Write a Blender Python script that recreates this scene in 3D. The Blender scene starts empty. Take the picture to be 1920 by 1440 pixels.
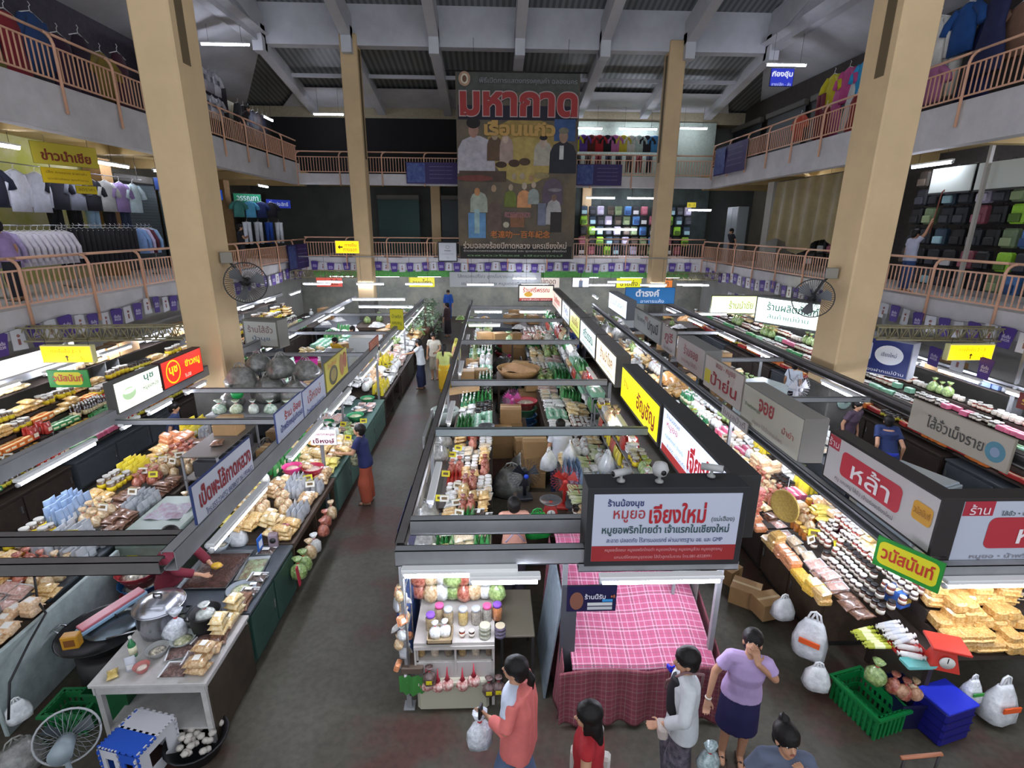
import bpy, math, random
from mathutils import Vector, Matrix, Euler
from mathutils.geometry import delaunay_2d_cdt
PI = math.pi
R_ = random.Random(7)
col = bpy.context.scene.collection
sc = bpy.context.scene
# ---------------- camera ----------------
cd = bpy.data.cameras.new('camera'); cam = bpy.data.objects.new('camera', cd); col.objects.link(cam)
sc.camera = cam
cd.sensor_width = 36; cd.lens = 977 / 1920 * 36; cd.clip_start = .1; cd.clip_end = 200
dv = Vector((925 - 960, -(425 - 720), -977)).normalized()
nv = -Vector((935 - 960, -(3900 - 720), -977)).normalized()
zv = (nv - nv.dot(dv) * dv).normalized(); xv = dv.cross(zv)
m3 = Matrix((xv, dv, zv))
cam.matrix_world = Matrix.Translation((0, 0, 5)) @ m3.to_4x4()
# ---------------- world, exposure ----------------
w = bpy.data.worlds.new('world'); sc.world = w; w.use_nodes = True
w.node_tree.nodes['Background'].inputs[0].default_value = (.70, .74, .82, 1)
w.node_tree.nodes['Background'].inputs[1].default_value = .62
sc.view_settings.view_transform = 'Standard'; sc.view_settings.look = 'None'
sc.view_settings.exposure = 1.35; sc.view_settings.gamma = 1; sc.view_settings.use_curve_mapping = False
TUBE = 22.0      # radiance of the fluorescent tubes
SIGN = .55       # radiance of backlit sign faces
sc.cycles.max_bounces = 5; sc.cycles.diffuse_bounces = 3; sc.cycles.glossy_bounces = 2
sc.cycles.transparent_max_bounces = 6; sc.cycles.transmission_bounces = 4
sc.cycles.use_denoising = True; sc.cycles.sample_clamp_indirect = 4.0
sc.cycles.use_light_tree = True; sc.cycles.caustics_reflective = False; sc.cycles.caustics_refractive = False

# ---------------- materials ----------------
def lin(c):
    if isinstance(c, str):
        c = [int(c[i:i + 2], 16) / 255 for i in (0, 2, 4)]
    return tuple(((x + .055) / 1.055) ** 2.4 if x > .04045 else x / 12.92 for x in c) + (1,)
MATS = {}
def M(hexc, rough=.6, metal=0, emit=0, var=0, vscale=8, spec=.5, c2=None, alpha=1, bump=0, bscale=40, coat=0):
    key = (hexc, rough, metal, emit, var, vscale, spec, c2, alpha, bump, bscale, coat)
    if key in MATS: return MATS[key]
    m = bpy.data.materials.new('mat_' + str(hexc)); m.use_nodes = True
    nt = m.node_tree; b = nt.nodes['Principled BSDF']
    b.inputs['Base Color'].default_value = lin(hexc)
    b.inputs['Roughness'].default_value = rough; b.inputs['Metallic'].default_value = metal
    b.inputs['Specular IOR Level'].default_value = spec
    b.inputs['Coat Weight'].default_value = coat; b.inputs['Coat Roughness'].default_value = .12
    if alpha < 1: b.inputs['Alpha'].default_value = alpha
    if emit:
        b.inputs['Emission Color'].default_value = lin(hexc); b.inputs['Emission Strength'].default_value = emit
    if var or c2:
        tc = nt.nodes.new('ShaderNodeTexCoord'); n = nt.nodes.new('ShaderNodeTexNoise')
        n.inputs['Scale'].default_value = vscale; n.inputs['Detail'].default_value = 5
        n.inputs['Roughness'].default_value = .65
        nt.links.new(tc.outputs['Object'], n.inputs['Vector'])
        rp = nt.nodes.new('ShaderNodeValToRGB'); rp.color_ramp.elements[0].position = .36; rp.color_ramp.elements[1].position = .66
        a = lin(hexc); c = lin(c2) if c2 else tuple(min(1, x * (1 + var)) for x in a[:3]) + (1,)
        if not c2: a = tuple(x * (1 - var) for x in a[:3]) + (1,)
        rp.color_ramp.elements[0].color = a; rp.color_ramp.elements[1].color = c
        nt.links.new(n.outputs['Fac'], rp.inputs['Fac']); nt.links.new(rp.outputs['Color'], b.inputs['Base Color'])
    if bump:
        tc = nt.nodes.new('ShaderNodeTexCoord'); n = nt.nodes.new('ShaderNodeTexNoise'); n.inputs['Scale'].default_value = bscale
        n.inputs['Detail'].default_value = 2
        bp = nt.nodes.new('ShaderNodeBump'); bp.inputs['Strength'].default_value = bump; bp.inputs['Distance'].default_value = .02
        nt.links.new(tc.outputs['Object'], n.inputs['Vector']); nt.links.new(n.outputs['Fac'], bp.inputs['Height'])
        nt.links.new(bp.outputs['Normal'], b.inputs['Normal'])
    MATS[key] = m
    return m
def stripes(hexa, hexb, period, axis=2, width=.5, rough=.6, metal=0):
    """two colours in bands along a local axis (roller shutters, corrugated sheet)"""
    key = ('st', hexa, hexb, period, axis, width, rough, metal)
    if key in MATS: return MATS[key]
    m = bpy.data.materials.new('striped'); m.use_nodes = True; nt = m.node_tree; b = nt.nodes['Principled BSDF']
    b.inputs['Roughness'].default_value = rough; b.inputs['Metallic'].default_value = metal
    tc = nt.nodes.new('ShaderNodeTexCoord'); sp = nt.nodes.new('ShaderNodeSeparateXYZ')
    nt.links.new(tc.outputs['Object'], sp.inputs[0])
    d = nt.nodes.new('ShaderNodeMath'); d.operation = 'DIVIDE'; d.inputs[1].default_value = period
    nt.links.new(sp.outputs[axis], d.inputs[0])
    f = nt.nodes.new('ShaderNodeMath'); f.operation = 'FRACT'; nt.links.new(d.outputs[0], f.inputs[0])
    g = nt.nodes.new('ShaderNodeMath'); g.operation = 'GREATER_THAN'; g.inputs[1].default_value = width; nt.links.new(f.outputs[0], g.inputs[0])
    mx = nt.nodes.new('ShaderNodeMix'); mx.data_type = 'RGBA'; nt.links.new(g.outputs[0], mx.inputs[0])
    mx.inputs[6].default_value = lin(hexa); mx.inputs[7].default_value = lin(hexb)
    nt.links.new(mx.outputs[2], b.inputs['Base Color'])
    MATS[key] = m; return m
def plaid(name, base, lines, per, rough=.85):
    """woven check: lines = [(offset, width, hex), ...] repeated every per metres along local X and Y"""
    m = bpy.data.materials.new(name); m.use_nodes = True; nt = m.node_tree; b = nt.nodes['Principled BSDF']
    b.inputs['Roughness'].default_value = rough
    uv = nt.nodes.new('ShaderNodeUVMap'); sp = nt.nodes.new('ShaderNodeSeparateXYZ'); nt.links.new(uv.outputs[0], sp.inputs[0])
    cur = None
    for ax in (0, 1):
        d = nt.nodes.new('ShaderNodeMath'); d.operation = 'DIVIDE'; d.inputs[1].default_value = per; nt.links.new(sp.outputs[ax], d.inputs[0])
        f = nt.nodes.new('ShaderNodeMath'); f.operation = 'FRACT'; nt.links.new(d.outputs[0], f.inputs[0])
        for off, wd, hx in lines:
            c = nt.nodes.new('ShaderNodeMath'); c.operation = 'COMPARE'; c.inputs[1].default_value = off; c.inputs[2].default_value = wd
            nt.links.new(f.outputs[0], c.inputs[0])
            s = nt.nodes.new('ShaderNodeMath'); s.operation = 'MULTIPLY'; s.inputs[1].default_value = .7; nt.links.new(c.outputs[0], s.inputs[0])
            mx = nt.nodes.new('ShaderNodeMix'); mx.data_type = 'RGBA'; nt.links.new(s.outputs[0], mx.inputs[0])
            if cur is None: mx.inputs[6].default_value = lin(base)
            else: nt.links.new(cur, mx.inputs[6])
            mx.inputs[7].default_value = lin(hx); cur = mx.outputs[2]
    nt.links.new(cur, b.inputs['Base Color'])
    return m
GREY = M('7c7b77', .55, .3); DARK = M('2c2b2a', .5); BLACK = M('141416', .5); WHITE = M('e8e8e6', .5)
STEEL = M('b9bcc0', .25, .9); WOOD = M('6b4a2e', .6, var=.25); TUBEM = M('e9eeff', .5, emit=TUBE)

def scratch_dg():
    with bpy.context.temp_override(scene=TS, view_layer=TS.view_layers[0]):
        dg = bpy.context.evaluated_depsgraph_get(); dg.update(); return dg
TS = bpy.data.scenes.new('scratch')      # small scratch scene: evaluates lettering and bodies, removed at the end
# ---------------- mesh helpers ----------------
class MB:
    def __init__(s): s.v = []; s.f = []; s.m = []; s.s = []; s.uv = None
    def add(s, vs, fs, mi=0, smooth=False, T=None):
        n = len(s.v)
        s.v += [tuple(T @ Vector(p)) for p in vs] if T else [tuple(p) for p in vs]
        for f in fs: s.f.append([n + i for i in f]); s.m.append(mi); s.s.append(smooth)
        return s
    def box(s, x0, x1, y0, y1, z0, z1, mi=0, T=None):
        v = [(x, y, z) for z in (z0, z1) for y in (y0, y1) for x in (x0, x1)]
        return s.add(v, [(0, 2, 3, 1), (4, 5, 7, 6), (0, 1, 5, 4), (2, 6, 7, 3), (0, 4, 6, 2), (1, 3, 7, 5)], mi, False, T)
    def rbox(s, x0, x1, y0, y1, z0, z1, b=.01, mi=0, T=None):
        """box with chamfered edges"""
        c = ((x0 + x1) / 2, (y0 + y1) / 2, (z0 + z1) / 2); h = ((x1 - x0) / 2, (y1 - y0) / 2, (z1 - z0) / 2)
        b = min(b, *(q * .45 for q in h)); vs = []; idx = {}
        for sx in (-1, 1):
            for sy in (-1, 1):
                for sz in (-1, 1):
                    sg = (sx, sy, sz)
                    for a in range(3):
                        p = [c[k] + sg[k] * (h[k] if k == a else h[k] - b) for k in range(3)]
                        idx[sg, a] = len(vs); vs.append(p)
        fs = []
        for a in range(3):
            u, w_ = (a + 1) % 3, (a + 2) % 3
            for sa in (-1, 1):
                q = []
                for su, sw in ((-1, -1), (1, -1), (1, 1), (-1, 1)):
                    g = [0, 0, 0]; g[a] = sa; g[u] = su; g[w_] = sw; q.append(idx[tuple(g), a])
                fs.append(q if sa > 0 else q[::-1])
            for su in (-1, 1):
                for sw in (-1, 1):
                    g1 = [0] * 3; g1[a] = -1; g1[u] = su; g1[w_] = sw; g2 = list(g1); g2[a] = 1; g1, g2 = tuple(g1), tuple(g2)
                    q = [idx[g1, u], idx[g1, w_], idx[g2, w_], idx[g2, u]]
                    fs.append(q if su * sw < 0 else q[::-1])
        for sg in {k[0] for k in idx}:
            q = [idx[sg, 0], idx[sg, 1], idx[sg, 2]]
            fs.append(q if sg[0] * sg[1] * sg[2] > 0 else q[::-1])
        return s.add(vs, fs, mi, False, T)
    def tube(s, pts, r, n=8, mi=0, cap=True, smooth=True, T=None):
        pts = [Vector(p) for p in pts]; rs = r if isinstance(r, (list, tuple)) else [r] * len(pts)
        vs = []; fs = []; up = None
        for i, p in enumerate(pts):
            d = (pts[min(i + 1, len(pts) - 1)] - pts[max(i - 1, 0)]).normalized()
            if up is None:
                up = Vector((0, 0, 1)) if abs(d.z) < .9 else Vector((1, 0, 0))
            a = d.cross(up).normalized(); b_ = a.cross(d).normalized(); up = b_
            for k in range(n):
                t = 2 * PI * k / n; vs.append(p + (a * math.cos(t) + b_ * math.sin(t)) * rs[i])
        for i in range(len(pts) - 1):
            for k in range(n):
                k2 = (k + 1) % n; fs.append((i * n + k, i * n + k2, (i + 1) * n + k2, (i + 1) * n + k))
        if cap: fs.append(tuple(range(n))[::-1]); fs.append(tuple(range((len(pts) - 1) * n, len(pts) * n)))
        return s.add(vs, fs, mi, smooth, T)
    def lathe(s, prof, n=16, c=(0, 0, 0), mi=0, smooth=True, sx=1, sy=1, T=None):
        vs = []; fs = []
        for r, z in prof:
            for k in range(n):
                t = 2 * PI * k / n; vs.append((c[0] + r * sx * math.cos(t), c[1] + r * sy * math.sin(t), c[2] + z))
        for i in range(len(prof) - 1):
            for k in range(n):
                k2 = (k + 1) % n; fs.append((i * n + k, i * n + k2, (i + 1) * n + k2, (i + 1) * n + k))
        if prof[0][0] > 1e-4: fs.append(tuple(range(n))[::-1])
        if prof[-1][0] > 1e-4: fs.append(tuple(range((len(prof) - 1) * n, len(prof) * n)))
        return s.add(vs, fs, mi, smooth, T)
    def loft(s, rings, mi=0, smooth=True, cap=True, closed=True, T=None):
        n = len(rings[0]); vs = [p for r in rings for p in r]; fs = []
        for i in range(len(rings) - 1):
            for k in range(n if closed else n - 1):
                k2 = (k + 1) % n; fs.append((i * n + k, i * n + k2, (i + 1) * n + k2, (i + 1) * n + k))
        if cap and closed: fs.append(tuple(range(n))[::-1]); fs.append(tuple(range((len(rings) - 1) * n, len(rings) * n)))
        return s.add(vs, fs, mi, smooth, T)
    def blob(s, c, r, nu=10, nv=7, noise=0, e=1, seed=0, mi=0, smooth=True, T=None, zmin=-9):
        rd = random.Random(seed); rings = []
        for i in range(nv + 1):
            ph = -PI / 2 + PI * i / nv; rg = []
            for k in range(nu):
                t = 2 * PI * k / nu; cp = math.cos(ph); q = (cp * math.cos(t), cp * math.sin(t), math.sin(ph))
                q = [math.copysign(abs(x) ** e, x) for x in q]
                f = 1 + (rd.uniform(-noise, noise) if 0 < i < nv else 0)
                rg.append((c[0] + q[0] * r[0] * f, c[1] + q[1] * r[1] * f, max(zmin, c[2] + q[2] * r[2] * f)))
            rings.append(rg)
        return s.loft(rings, mi, smooth, False, True, T)
    def grid(s, nx, ny, fn, mi=0, smooth=True, uv=None, T=None):
        vs = [fn(i / nx, j / ny) for j in range(ny + 1) for i in range(nx + 1)]
        fs = [(j * (nx + 1) + i, j * (nx + 1) + i + 1, (j + 1) * (nx + 1) + i + 1, (j + 1) * (nx + 1) + i) for j in range(ny) for i in range(nx)]
        return s.add(vs, fs, mi, smooth, T)
    def mesh(s, name, mats):
        me = bpy.data.meshes.new(name); me.from_pydata(s.v, [], s.f)
        for m_ in (mats if isinstance(mats, (list, tuple)) else [mats]): me.materials.append(m_)
        me.polygons.foreach_set('material_index', s.m); me.polygons.foreach_set('use_smooth', s.s)
        me.update(); return me
    def build(s, name, mats, parent=None, loc=(0, 0, 0), rot=(0, 0, 0)):
        return obj(name, s.mesh(name, mats), parent, loc, rot)
def obj(name, me, parent=None, loc=(0, 0, 0), rot=(0, 0, 0), scale=(1, 1, 1)):
    o = bpy.data.objects.new(name, me); col.objects.link(o); o.location = loc; o.rotation_euler = rot; o.scale = scale
    if parent: o.parent = parent
    return o
def tag(o, label=None, cat=None, group=None, kind=None):
    if label: o['label'] = label
    if cat: o['category'] = cat
    if group: o['group'] = group
    if kind: o['kind'] = kind
    return o
def thing(name, label, cat, loc=(0, 0, 0), rz=0, group=None, rot=None):
    o = bpy.data.objects.new(name, None); col.objects.link(o); o.location = loc; o.rotation_euler = rot or (0, 0, rz)
    o.empty_display_size = .1
    return tag(o, label, cat, group)
def struct(name, mb, m):
    return tag(mb.build(name, m), kind='structure')
def dup(root, loc=None, rz=None, label=None, group=None, cat=None):
    def cp(o, par):
        c = o.copy(); col.objects.link(c); c.parent = par
        for ch in o.children: cp(ch, c)
        return c
    r = cp(root, None)
    if loc is not None: r.location = loc
    if rz is not None: r.rotation_euler = (0, 0, rz)
    if label: r['label'] = label
    if group: r['group'] = group
    if cat: r['category'] = cat
    return r
def text_mesh(s, w, h, bold=0, mat=None, ext=.003, fit='both', spacing=1):
    """lettering fitted into a w x h box centred on the local origin, lying in local XY, facing +Z. The glyph outlines overlap, so they
    are filled here by winding number instead of by the curve's own fill"""
    cu = bpy.data.curves.new('lettering', 'FONT'); cu.body = s; cu.size = 1; cu.resolution_u = 3
    cu.offset = 0; cu.extrude = 0; cu.align_x = 'CENTER'; cu.space_line = .8; cu.space_character = spacing; cu.fill_mode = 'NONE'
    o = bpy.data.objects.new('lettering', cu); TS.collection.objects.link(o)
    dg = scratch_dg()
    src = bpy.data.meshes.new_from_object(o.evaluated_get(dg)); bpy.data.objects.remove(o); bpy.data.curves.remove(cu)
    P2 = [Vector((v.co.x, v.co.y)) for v in src.vertices]; nx = {}
    for e_ in src.edges:
        a, b_ = e_.vertices; nx.setdefault(a, []).append(b_); nx.setdefault(b_, []).append(a)
    seen = set(); loops = []
    for i in range(len(P2)):
        if i in seen or i not in nx: continue
        lp = [i]; seen.add(i); nb = sorted(nx[i]); c = i + 1 if i + 1 in nb else nb[0]
        while c not in seen:
            lp.append(c); seen.add(c); f = [q for q in nx[c] if q not in seen]
            if not f: break
            c = f[0]
        if len(lp) > 2: loops.append(lp)
    bpy.data.meshes.remove(src); A = lambda lp: sum(P2[lp[k]].x * P2[lp[(k + 1) % len(lp)]].y - P2[lp[(k + 1) % len(lp)]].x * P2[lp[k]].y for k in range(len(lp)))
    sd = 1 if sum(A(lp) for lp in loops) > 0 else -1; want = abs(sum(A(lp) for lp in loops)) / 2; P0 = P2
    for fac in (1, .5, .2, 0):      # embolden: push every outline outwards, less where the outlines would tangle
        amt = (bold + .006) * fac; Q = [v.copy() for v in P0]; faces = []; sgn = []
        for lp in loops:
            for k in range(len(lp)):
                a, b_, c = P0[lp[k - 1]], P0[lp[k]], P0[lp[(k + 1) % len(lp)]]; n1 = (b_ - a); n2 = (c - b_)
                if n1.length > 1e-6 and n2.length > 1e-6:
                    n1.normalize(); n2.normalize(); t = (n1 + n2)
                    if t.length > .3: t.normalize(); Q[lp[k]] = b_ + Vector((t.y, -t.x)) * sd * amt / max(.5, t.dot(n1))
        P2 = Q
        for lp in loops:
            ar = A(lp); sgn.append(1 if ar > 0 else -1); faces.append(lp if ar > 0 else lp[::-1])
        vs, _e, fs, _ov, _oe, of = delaunay_2d_cdt(P2, [], faces, 1, 1e-5, True)
        keep = [f for f, q in zip(fs, of) if sum(sgn[k] for k in q) != 0]
        got = sum(abs(sum(vs[f[k]].x * vs[f[(k + 1) % len(f)]].y - vs[f[(k + 1) % len(f)]].x * vs[f[k]].y for k in range(len(f)))) / 2 for f in keep)
        if got < want * (1.25 + 25 * amt): break
    xs = [v.x for v in vs]; ys = [v.y for v in vs]
    bx, by = max(xs) - min(xs), max(ys) - min(ys); cx, cy = (max(xs) + min(xs)) / 2, (max(ys) + min(ys)) / 2
    k = min(w / bx, h / by); kx, ky = (w / bx, h / by) if fit == 'both' else (k, k)
    me = bpy.data.meshes.new('lettering'); me.from_pydata([((v.x - cx) * kx, (v.y - cy) * ky, 0) for v in vs], [], [tuple(f) for f in keep])
    me.materials.append(mat or BLACK); me.update(); return me
def face_rot(d):
    """rotation that stands local XY up, facing world direction d: '-y', '+x', '-x', '+y'"""
    rz = {'-y': 0, '+x': PI / 2, '+y': PI, '-x': -PI / 2}[d] if isinstance(d, str) else d
    return Euler((PI / 2, 0, rz))
ORD = ('first second third fourth fifth sixth seventh eighth ninth tenth eleventh twelfth thirteenth fourteenth fifteenth sixteenth seventeenth eighteenth nineteenth twentieth '
       'twenty-first twenty-second twenty-third twenty-fourth twenty-fifth twenty-sixth twenty-seventh twenty-eighth twenty-ninth thirtieth thirty-first thirty-second thirty-third thirty-fourth thirty-fifth').split()
# ---------------- building shell ----------------
LX, RX, BY = -9.2, 10.6, 26.7        # inner faces of the balconies
CONC = M('c6c3c4', .8, var=.10, vscale=1.3); SOFF = M('b99f6c', .8, var=.1, vscale=1)
YEL = M('d2b68c', .75, var=.07, vscale=.8); ROOF = stripes('8a8d8f', '65686a', .25, 0, .5, .5, .3)
CEIL = M('c4c5cc', .85, var=.10, vscale=.7)
# floor: worn concrete with reddish wear bands
fm = bpy.data.materials.new('worn_concrete'); fm.use_nodes = True; nt = fm.node_tree; b = nt.nodes['Principled BSDF']
tc = nt.nodes.new('ShaderNodeTexCoord')
n1 = nt.nodes.new('ShaderNodeTexNoise'); n1.inputs['Scale'].default_value = .55; n1.inputs['Detail'].default_value = 7; n1.inputs['Roughness'].default_value = .6
r1 = nt.nodes.new('ShaderNodeValToRGB'); e = r1.color_ramp.elements
e[0].position = .32; e[0].color = lin('43382f'); e[1].position = .7; e[1].color = lin('5e5b50')
x = e.new(.5); x.color = lin('4c483d'); x = e.new(.41); x.color = lin('50352e')
nt.links.new(tc.outputs['Object'], n1.inputs['Vector']); nt.links.new(n1.outputs['Fac'], r1.inputs['Fac'])
n2 = nt.nodes.new('ShaderNodeTexNoise'); n2.inputs['Scale'].default_value = 14; n2.inputs['Detail'].default_value = 4
nt.links.new(tc.outputs['Object'], n2.inputs['Vector'])
mx = nt.nodes.new('ShaderNodeMix'); mx.data_type = 'RGBA'; mx.blend_type = 'MULTIPLY'; mx.inputs[0].default_value = .45
r2 = nt.nodes.new('ShaderNodeValToRGB'); r2.color_ramp.elements[0].position = .35; r2.color_ramp.elements[0].color = (.5, .5, .5, 1); r2.color_ramp.elements[1].position = .6
nt.links.new(n2.outputs['Fac'], r2.inputs['Fac']); nt.links.new(r1.outputs['Color'], mx.inputs[6]); nt.links.new(r2.outputs['Color'], mx.inputs[7])
nt.links.new(mx.outputs[2], b.inputs['Base Color'])
b.inputs['Roughness'].default_value = .5; b.inputs['Specular IOR Level'].default_value = .35
struct('floor', MB().box(-14, 15.5, -3, 33, -.2, 0), fm)
def slab(n, x0, x1, y0, y1, z0, z1, m=CONC): struct(n, MB().box(x0, x1, y0, y1, z0, z1), m)
WALLP = M('8f8a7c', .85, var=.12, vscale=.8)
slab('wall_left', -13.9, -13.6, -3, 33, 0, 11.4, WALLP); slab('wall_right', 15.1, 15.4, -3, 33, 0, 11.4, WALLP)
slab('wall_back', -13.9, 15.4, 31.6, 31.9, 0, 10.6, M('5d5f5c', .85, var=.15, vscale=.7))
# floor slabs of the two galleries with fascia beams
struct('trim_1', MB().box(-13.6, LX, -3, BY + .35, 2.85, 3.4), CONC)
struct('trim_2', MB().box(RX, 15.1, -3, BY + .35, 2.85, 3.4), CONC)
struct('trim_3', MB().box(LX, RX, BY, 31.6, 2.9, 3.5), CONC)
struct('trim_4', MB().box(LX - .35, LX, -3, BY + .35, 6.87, 7.8), CONC)
struct('trim_5', MB().box(RX, RX + .35, -3, BY + .35, 6.87, 7.8), CONC)
struct('trim_6', MB().box(LX, RX, BY, BY + .3, 6.85, 7.35), CONC)
struct('ceiling_gallery_left', MB().box(-13.6, LX - .35, -3, 31.6, 7.2, 7.6), SOFF)
struct('ceiling_gallery_right', MB().box(RX + .35, 15.1, -3, 31.6, 7.2, 7.6), SOFF)
struct('ceiling_gallery_back', MB().box(LX - .35, RX + .35, BY + .3, 31.6, 7.1, 7.3), SOFF)
# soffit ribs under the upper gallery
for i in range(7):
    y = 4.5 + i * 4
    slab('beam', -13.6, LX - .35, y, y + .3, 6.9, 7.2, SOFF); slab('beam', RX + .35, 15.1, y, y + .3, 6.9, 7.2, SOFF)
# yellow columns with grey plinths and a dark strip painting a slot's shade high on the inner face
def column(x0, x1, y0, y1, zt, inner, n):
    b = MB().rbox(x0, x1, y0, y1, 1.7, zt, .03)
    struct('pillar_%d' % n, b, YEL)
    struct('pillar_%d_plinth' % n, MB().rbox(x0 - .02, x1 + .02, y0 - .02, y1 + .02, 0, 1.7, .03), M('5c5a56', .8, var=.2, vscale=3))
    struct('pillar_%d_groove_shade' % n, MB().box(inner - .012, inner + .012, y0 + .2, y0 + .45, 7.75, zt - .5), M('66563c', .8))
column(-6.2, -5.5, 10.5, 11.4, 13.5, -5.5, 1); column(7.27, 8.0, 10.5, 11.4, 13.5, 7.27, 2)
column(-6.2, -5.5, 24.3, 25.0, 12.4, -5.5, 3); column(7.3, 8.0, 24.3, 25.0, 12.4, 7.3, 4)
for i, x in enumerate((-3.4, 4.9)):
    struct('pillar_%d' % (5 + i), MB().box(x, x + .5, 30.2, 30.7, 3.5, 7.1), YEL)
struct('pillar_7', MB().box(RX + 1.2, RX + 1.7, 23, 23.5, 3.4, 6.9), M('a9a69c', .8))
for i, y in enumerate((9.4, 17)):
    struct('pillar_%d' % (8 + i), MB().box(-12.4, -11.9, y + 8, y + 8.5, 3.4, 6.9), M('8a6a42', .8, var=.1))
# roof: deep ring beam, ribs running over it, corrugated sheets
struct('beam_back', MB().box(-9.4, 11.5, 24.4, 24.9, 12.0, 13.5), CEIL)
struct('beam_left', MB().box(-9.7, -9.3, -3, 24.9, 12.0, 13.5), CEIL)
struct('beam_right', MB().box(11.4, 11.8, -3, 24.9, 12.0, 13.5), CEIL)
RIB = M('cbccd2', .85, var=.06, vscale=1)
for i, x in enumerate((-9.33, -5.85, -2.37, 1.1, 4.58, 8.06, 11.54)):
    b = MB()
    def seg(y0, z0, y1, z1, d=.75, w_=.2):
        vs = [(x + s * w_, y, z - q) for y, z in ((y0, z0), (y1, z1)) for q in (0, d) for s in (-1, 1)]
        b.add(vs, [(0, 1, 5, 4), (2, 6, 7, 3), (0, 4, 6, 2), (1, 3, 7, 5), (0, 2, 3, 1), (4, 5, 7, 6)])
    seg(24.3, 12.3, 31.6, 10.95, .55); seg(5, 17.7, 24.6, 13.0, .9)
    b.box(x - .2, x + .2, 24.0, 24.5, 11.65, 12.6)
    struct('beam_rib_%d' % (i + 1), b, RIB)
struct('beam_lintel', MB().box(-13.6, 15.1, 30.6, 31.6, 10.35, 10.95), M('9a9078', .85, var=.1))
b = MB(); b.add([(-9.4, 24.6, 12.2), (11.6, 24.6, 12.2), (15.1, 31.6, 10.9), (-13.6, 31.6, 10.9)], [(0, 1, 2, 3)])
struct('roof_back', b, ROOF)
b = MB(); b.add([(-9.4, 28.4, 11.35), (11.6, 28.4, 11.35), (13.1, 31.5, 10.75), (-11.6, 31.5, 10.75)], [(0, 1, 2, 3)]); b.box(-9.4, 11.6, 27, 27.14, 11.45, 11.6)
struct('roof_eave', b, CEIL)
b = MB(); b.add([(-9.5, 24.6, 13.4), (11.6, 24.6, 13.4), (11.6, 5, 18.1), (-9.5, 5, 18.1)], [(0, 3, 2, 1)])
struct('roof_middle', b, ROOF)
struct('roof_left', MB().add([(-9.0, -3, 12.3), (-9.0, 24.6, 12.32), (-13.2, 31.6, 10.95), (-13.7, -3, 10.9)], [(0, 1, 2, 3)]), CEIL)
struct('roof_right', MB().add([(11.1, -3, 12.3), (11.1, 24.6, 12.32), (14.7, 31.6, 10.95), (15.2, -3, 10.9)], [(0, 3, 2, 1)]), CEIL)

# ---------------- gallery railings: one thing per bay ----------------
RAILM = M('d8a78a', .45); 
def rail_bay(L, side):
    """one bay of length L along local +X, outside face towards local -Y"""
    r = thing('balcony_railing', 'x', 'railing')
    post = MB(); post.tube([(.0, -.03, -.55), (0, -.03, .76), (.03 * side, -.02, .86), (.10 * side, 0, .93), (.2 * side, 0, .95)], .032, 8); post.build('post', RAILM, r)
    MB().tube([(0, 0, .95), (L, 0, .95)], .03, 8).build('handrail', RAILM, r)
    MB().box(0, L, -.015, .015, .70, .735).build('upper_rail', RAILM, r)
    MB().box(0, L, -.015, .015, .06, .095).build('lower_rail', RAILM, r)
    bl = MB(); n = int(L / .13)
    for i in range(1, n): bl.box(i * L / n - .011, i * L / n + .011, -.011, .011, .09, .71)
    bl.build('balusters', RAILM, r)
    return r
def rail_run(p, q, z, bays, where, side=1, name=None):
    p, q = Vector(p), Vector(q); L = (q - p).length / bays; a = math.atan2(q.y - p.y, q.x - p.x)
    base = rail_bay(L, side)
    for i in range(bays):
        o = base if i == 0 else dup(base)
        c = p + (q - p) * (i / bays); o.location = (c.x, c.y, z); o.rotation_euler = (0, 0, a)
        tag(o, 'salmon pink steel railing bay on %s, %s from the %s end' % (where, ORD[i if side < 0 or q.x != p.x else bays - 1 - i], 'west' if q.x != p.x else 'near'), 'railing', 'railing bays on ' + where)
rail_run((LX + .03, 5.2), (LX + .03, 26.7), 3.4, 12, 'the lower west gallery', -1)
rail_run((RX - .03, 26.7), (RX - .03, 5.2), 3.4, 12, 'the lower east gallery')
rail_run((LX + .03, 7.5), (LX + .03, 26.7), 7.8, 11, 'the upper west gallery', -1)
rail_run((RX - .03, 26.7), (RX - .03, 7.5), 7.8, 11, 'the upper east gallery')
rail_run((LX, BY - .03), (RX, BY - .03), 3.5, 10, 'the lower far gallery')
rail_run((LX, BY - .03), (RX, BY - .03), 7.35, 10, 'the upper far gallery')

# ---------------- fluorescent tube fixtures ----------------
def make_tube(L=1.2, r=.02):
    r *= 1.25
    t = thing('tube_light', 'x', 'tube light')
    MB().rbox(-L / 2 - .03, L / 2 + .03, -.045, .045, .035, .08, .008).build('housing', WHITE, t)
    MB().tube([(-L / 2, 0, 0), (L / 2, 0, 0)], r, 8).build('tube', TUBEM, t)
    e_ = MB(); e_.tube([(-L / 2 - .03, 0, 0), (-L / 2, 0, 0)], r * 1.1, 8).build('end_cap', M('c9c9c9', .4), t)
    return t
TUBES = {}
def tube(x, y, z, ang=PI / 2, L=1.2, r=.02, label='', group=None):
    k = (L, r)
    if k in TUBES: o = dup(TUBES[k])
    else: o = TUBES[k] = make_tube(L, r)
    o.location = (x, y, z); o.rotation_euler = (0, 0, ang)
    return tag(o, label, 'tube light', group)
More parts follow.
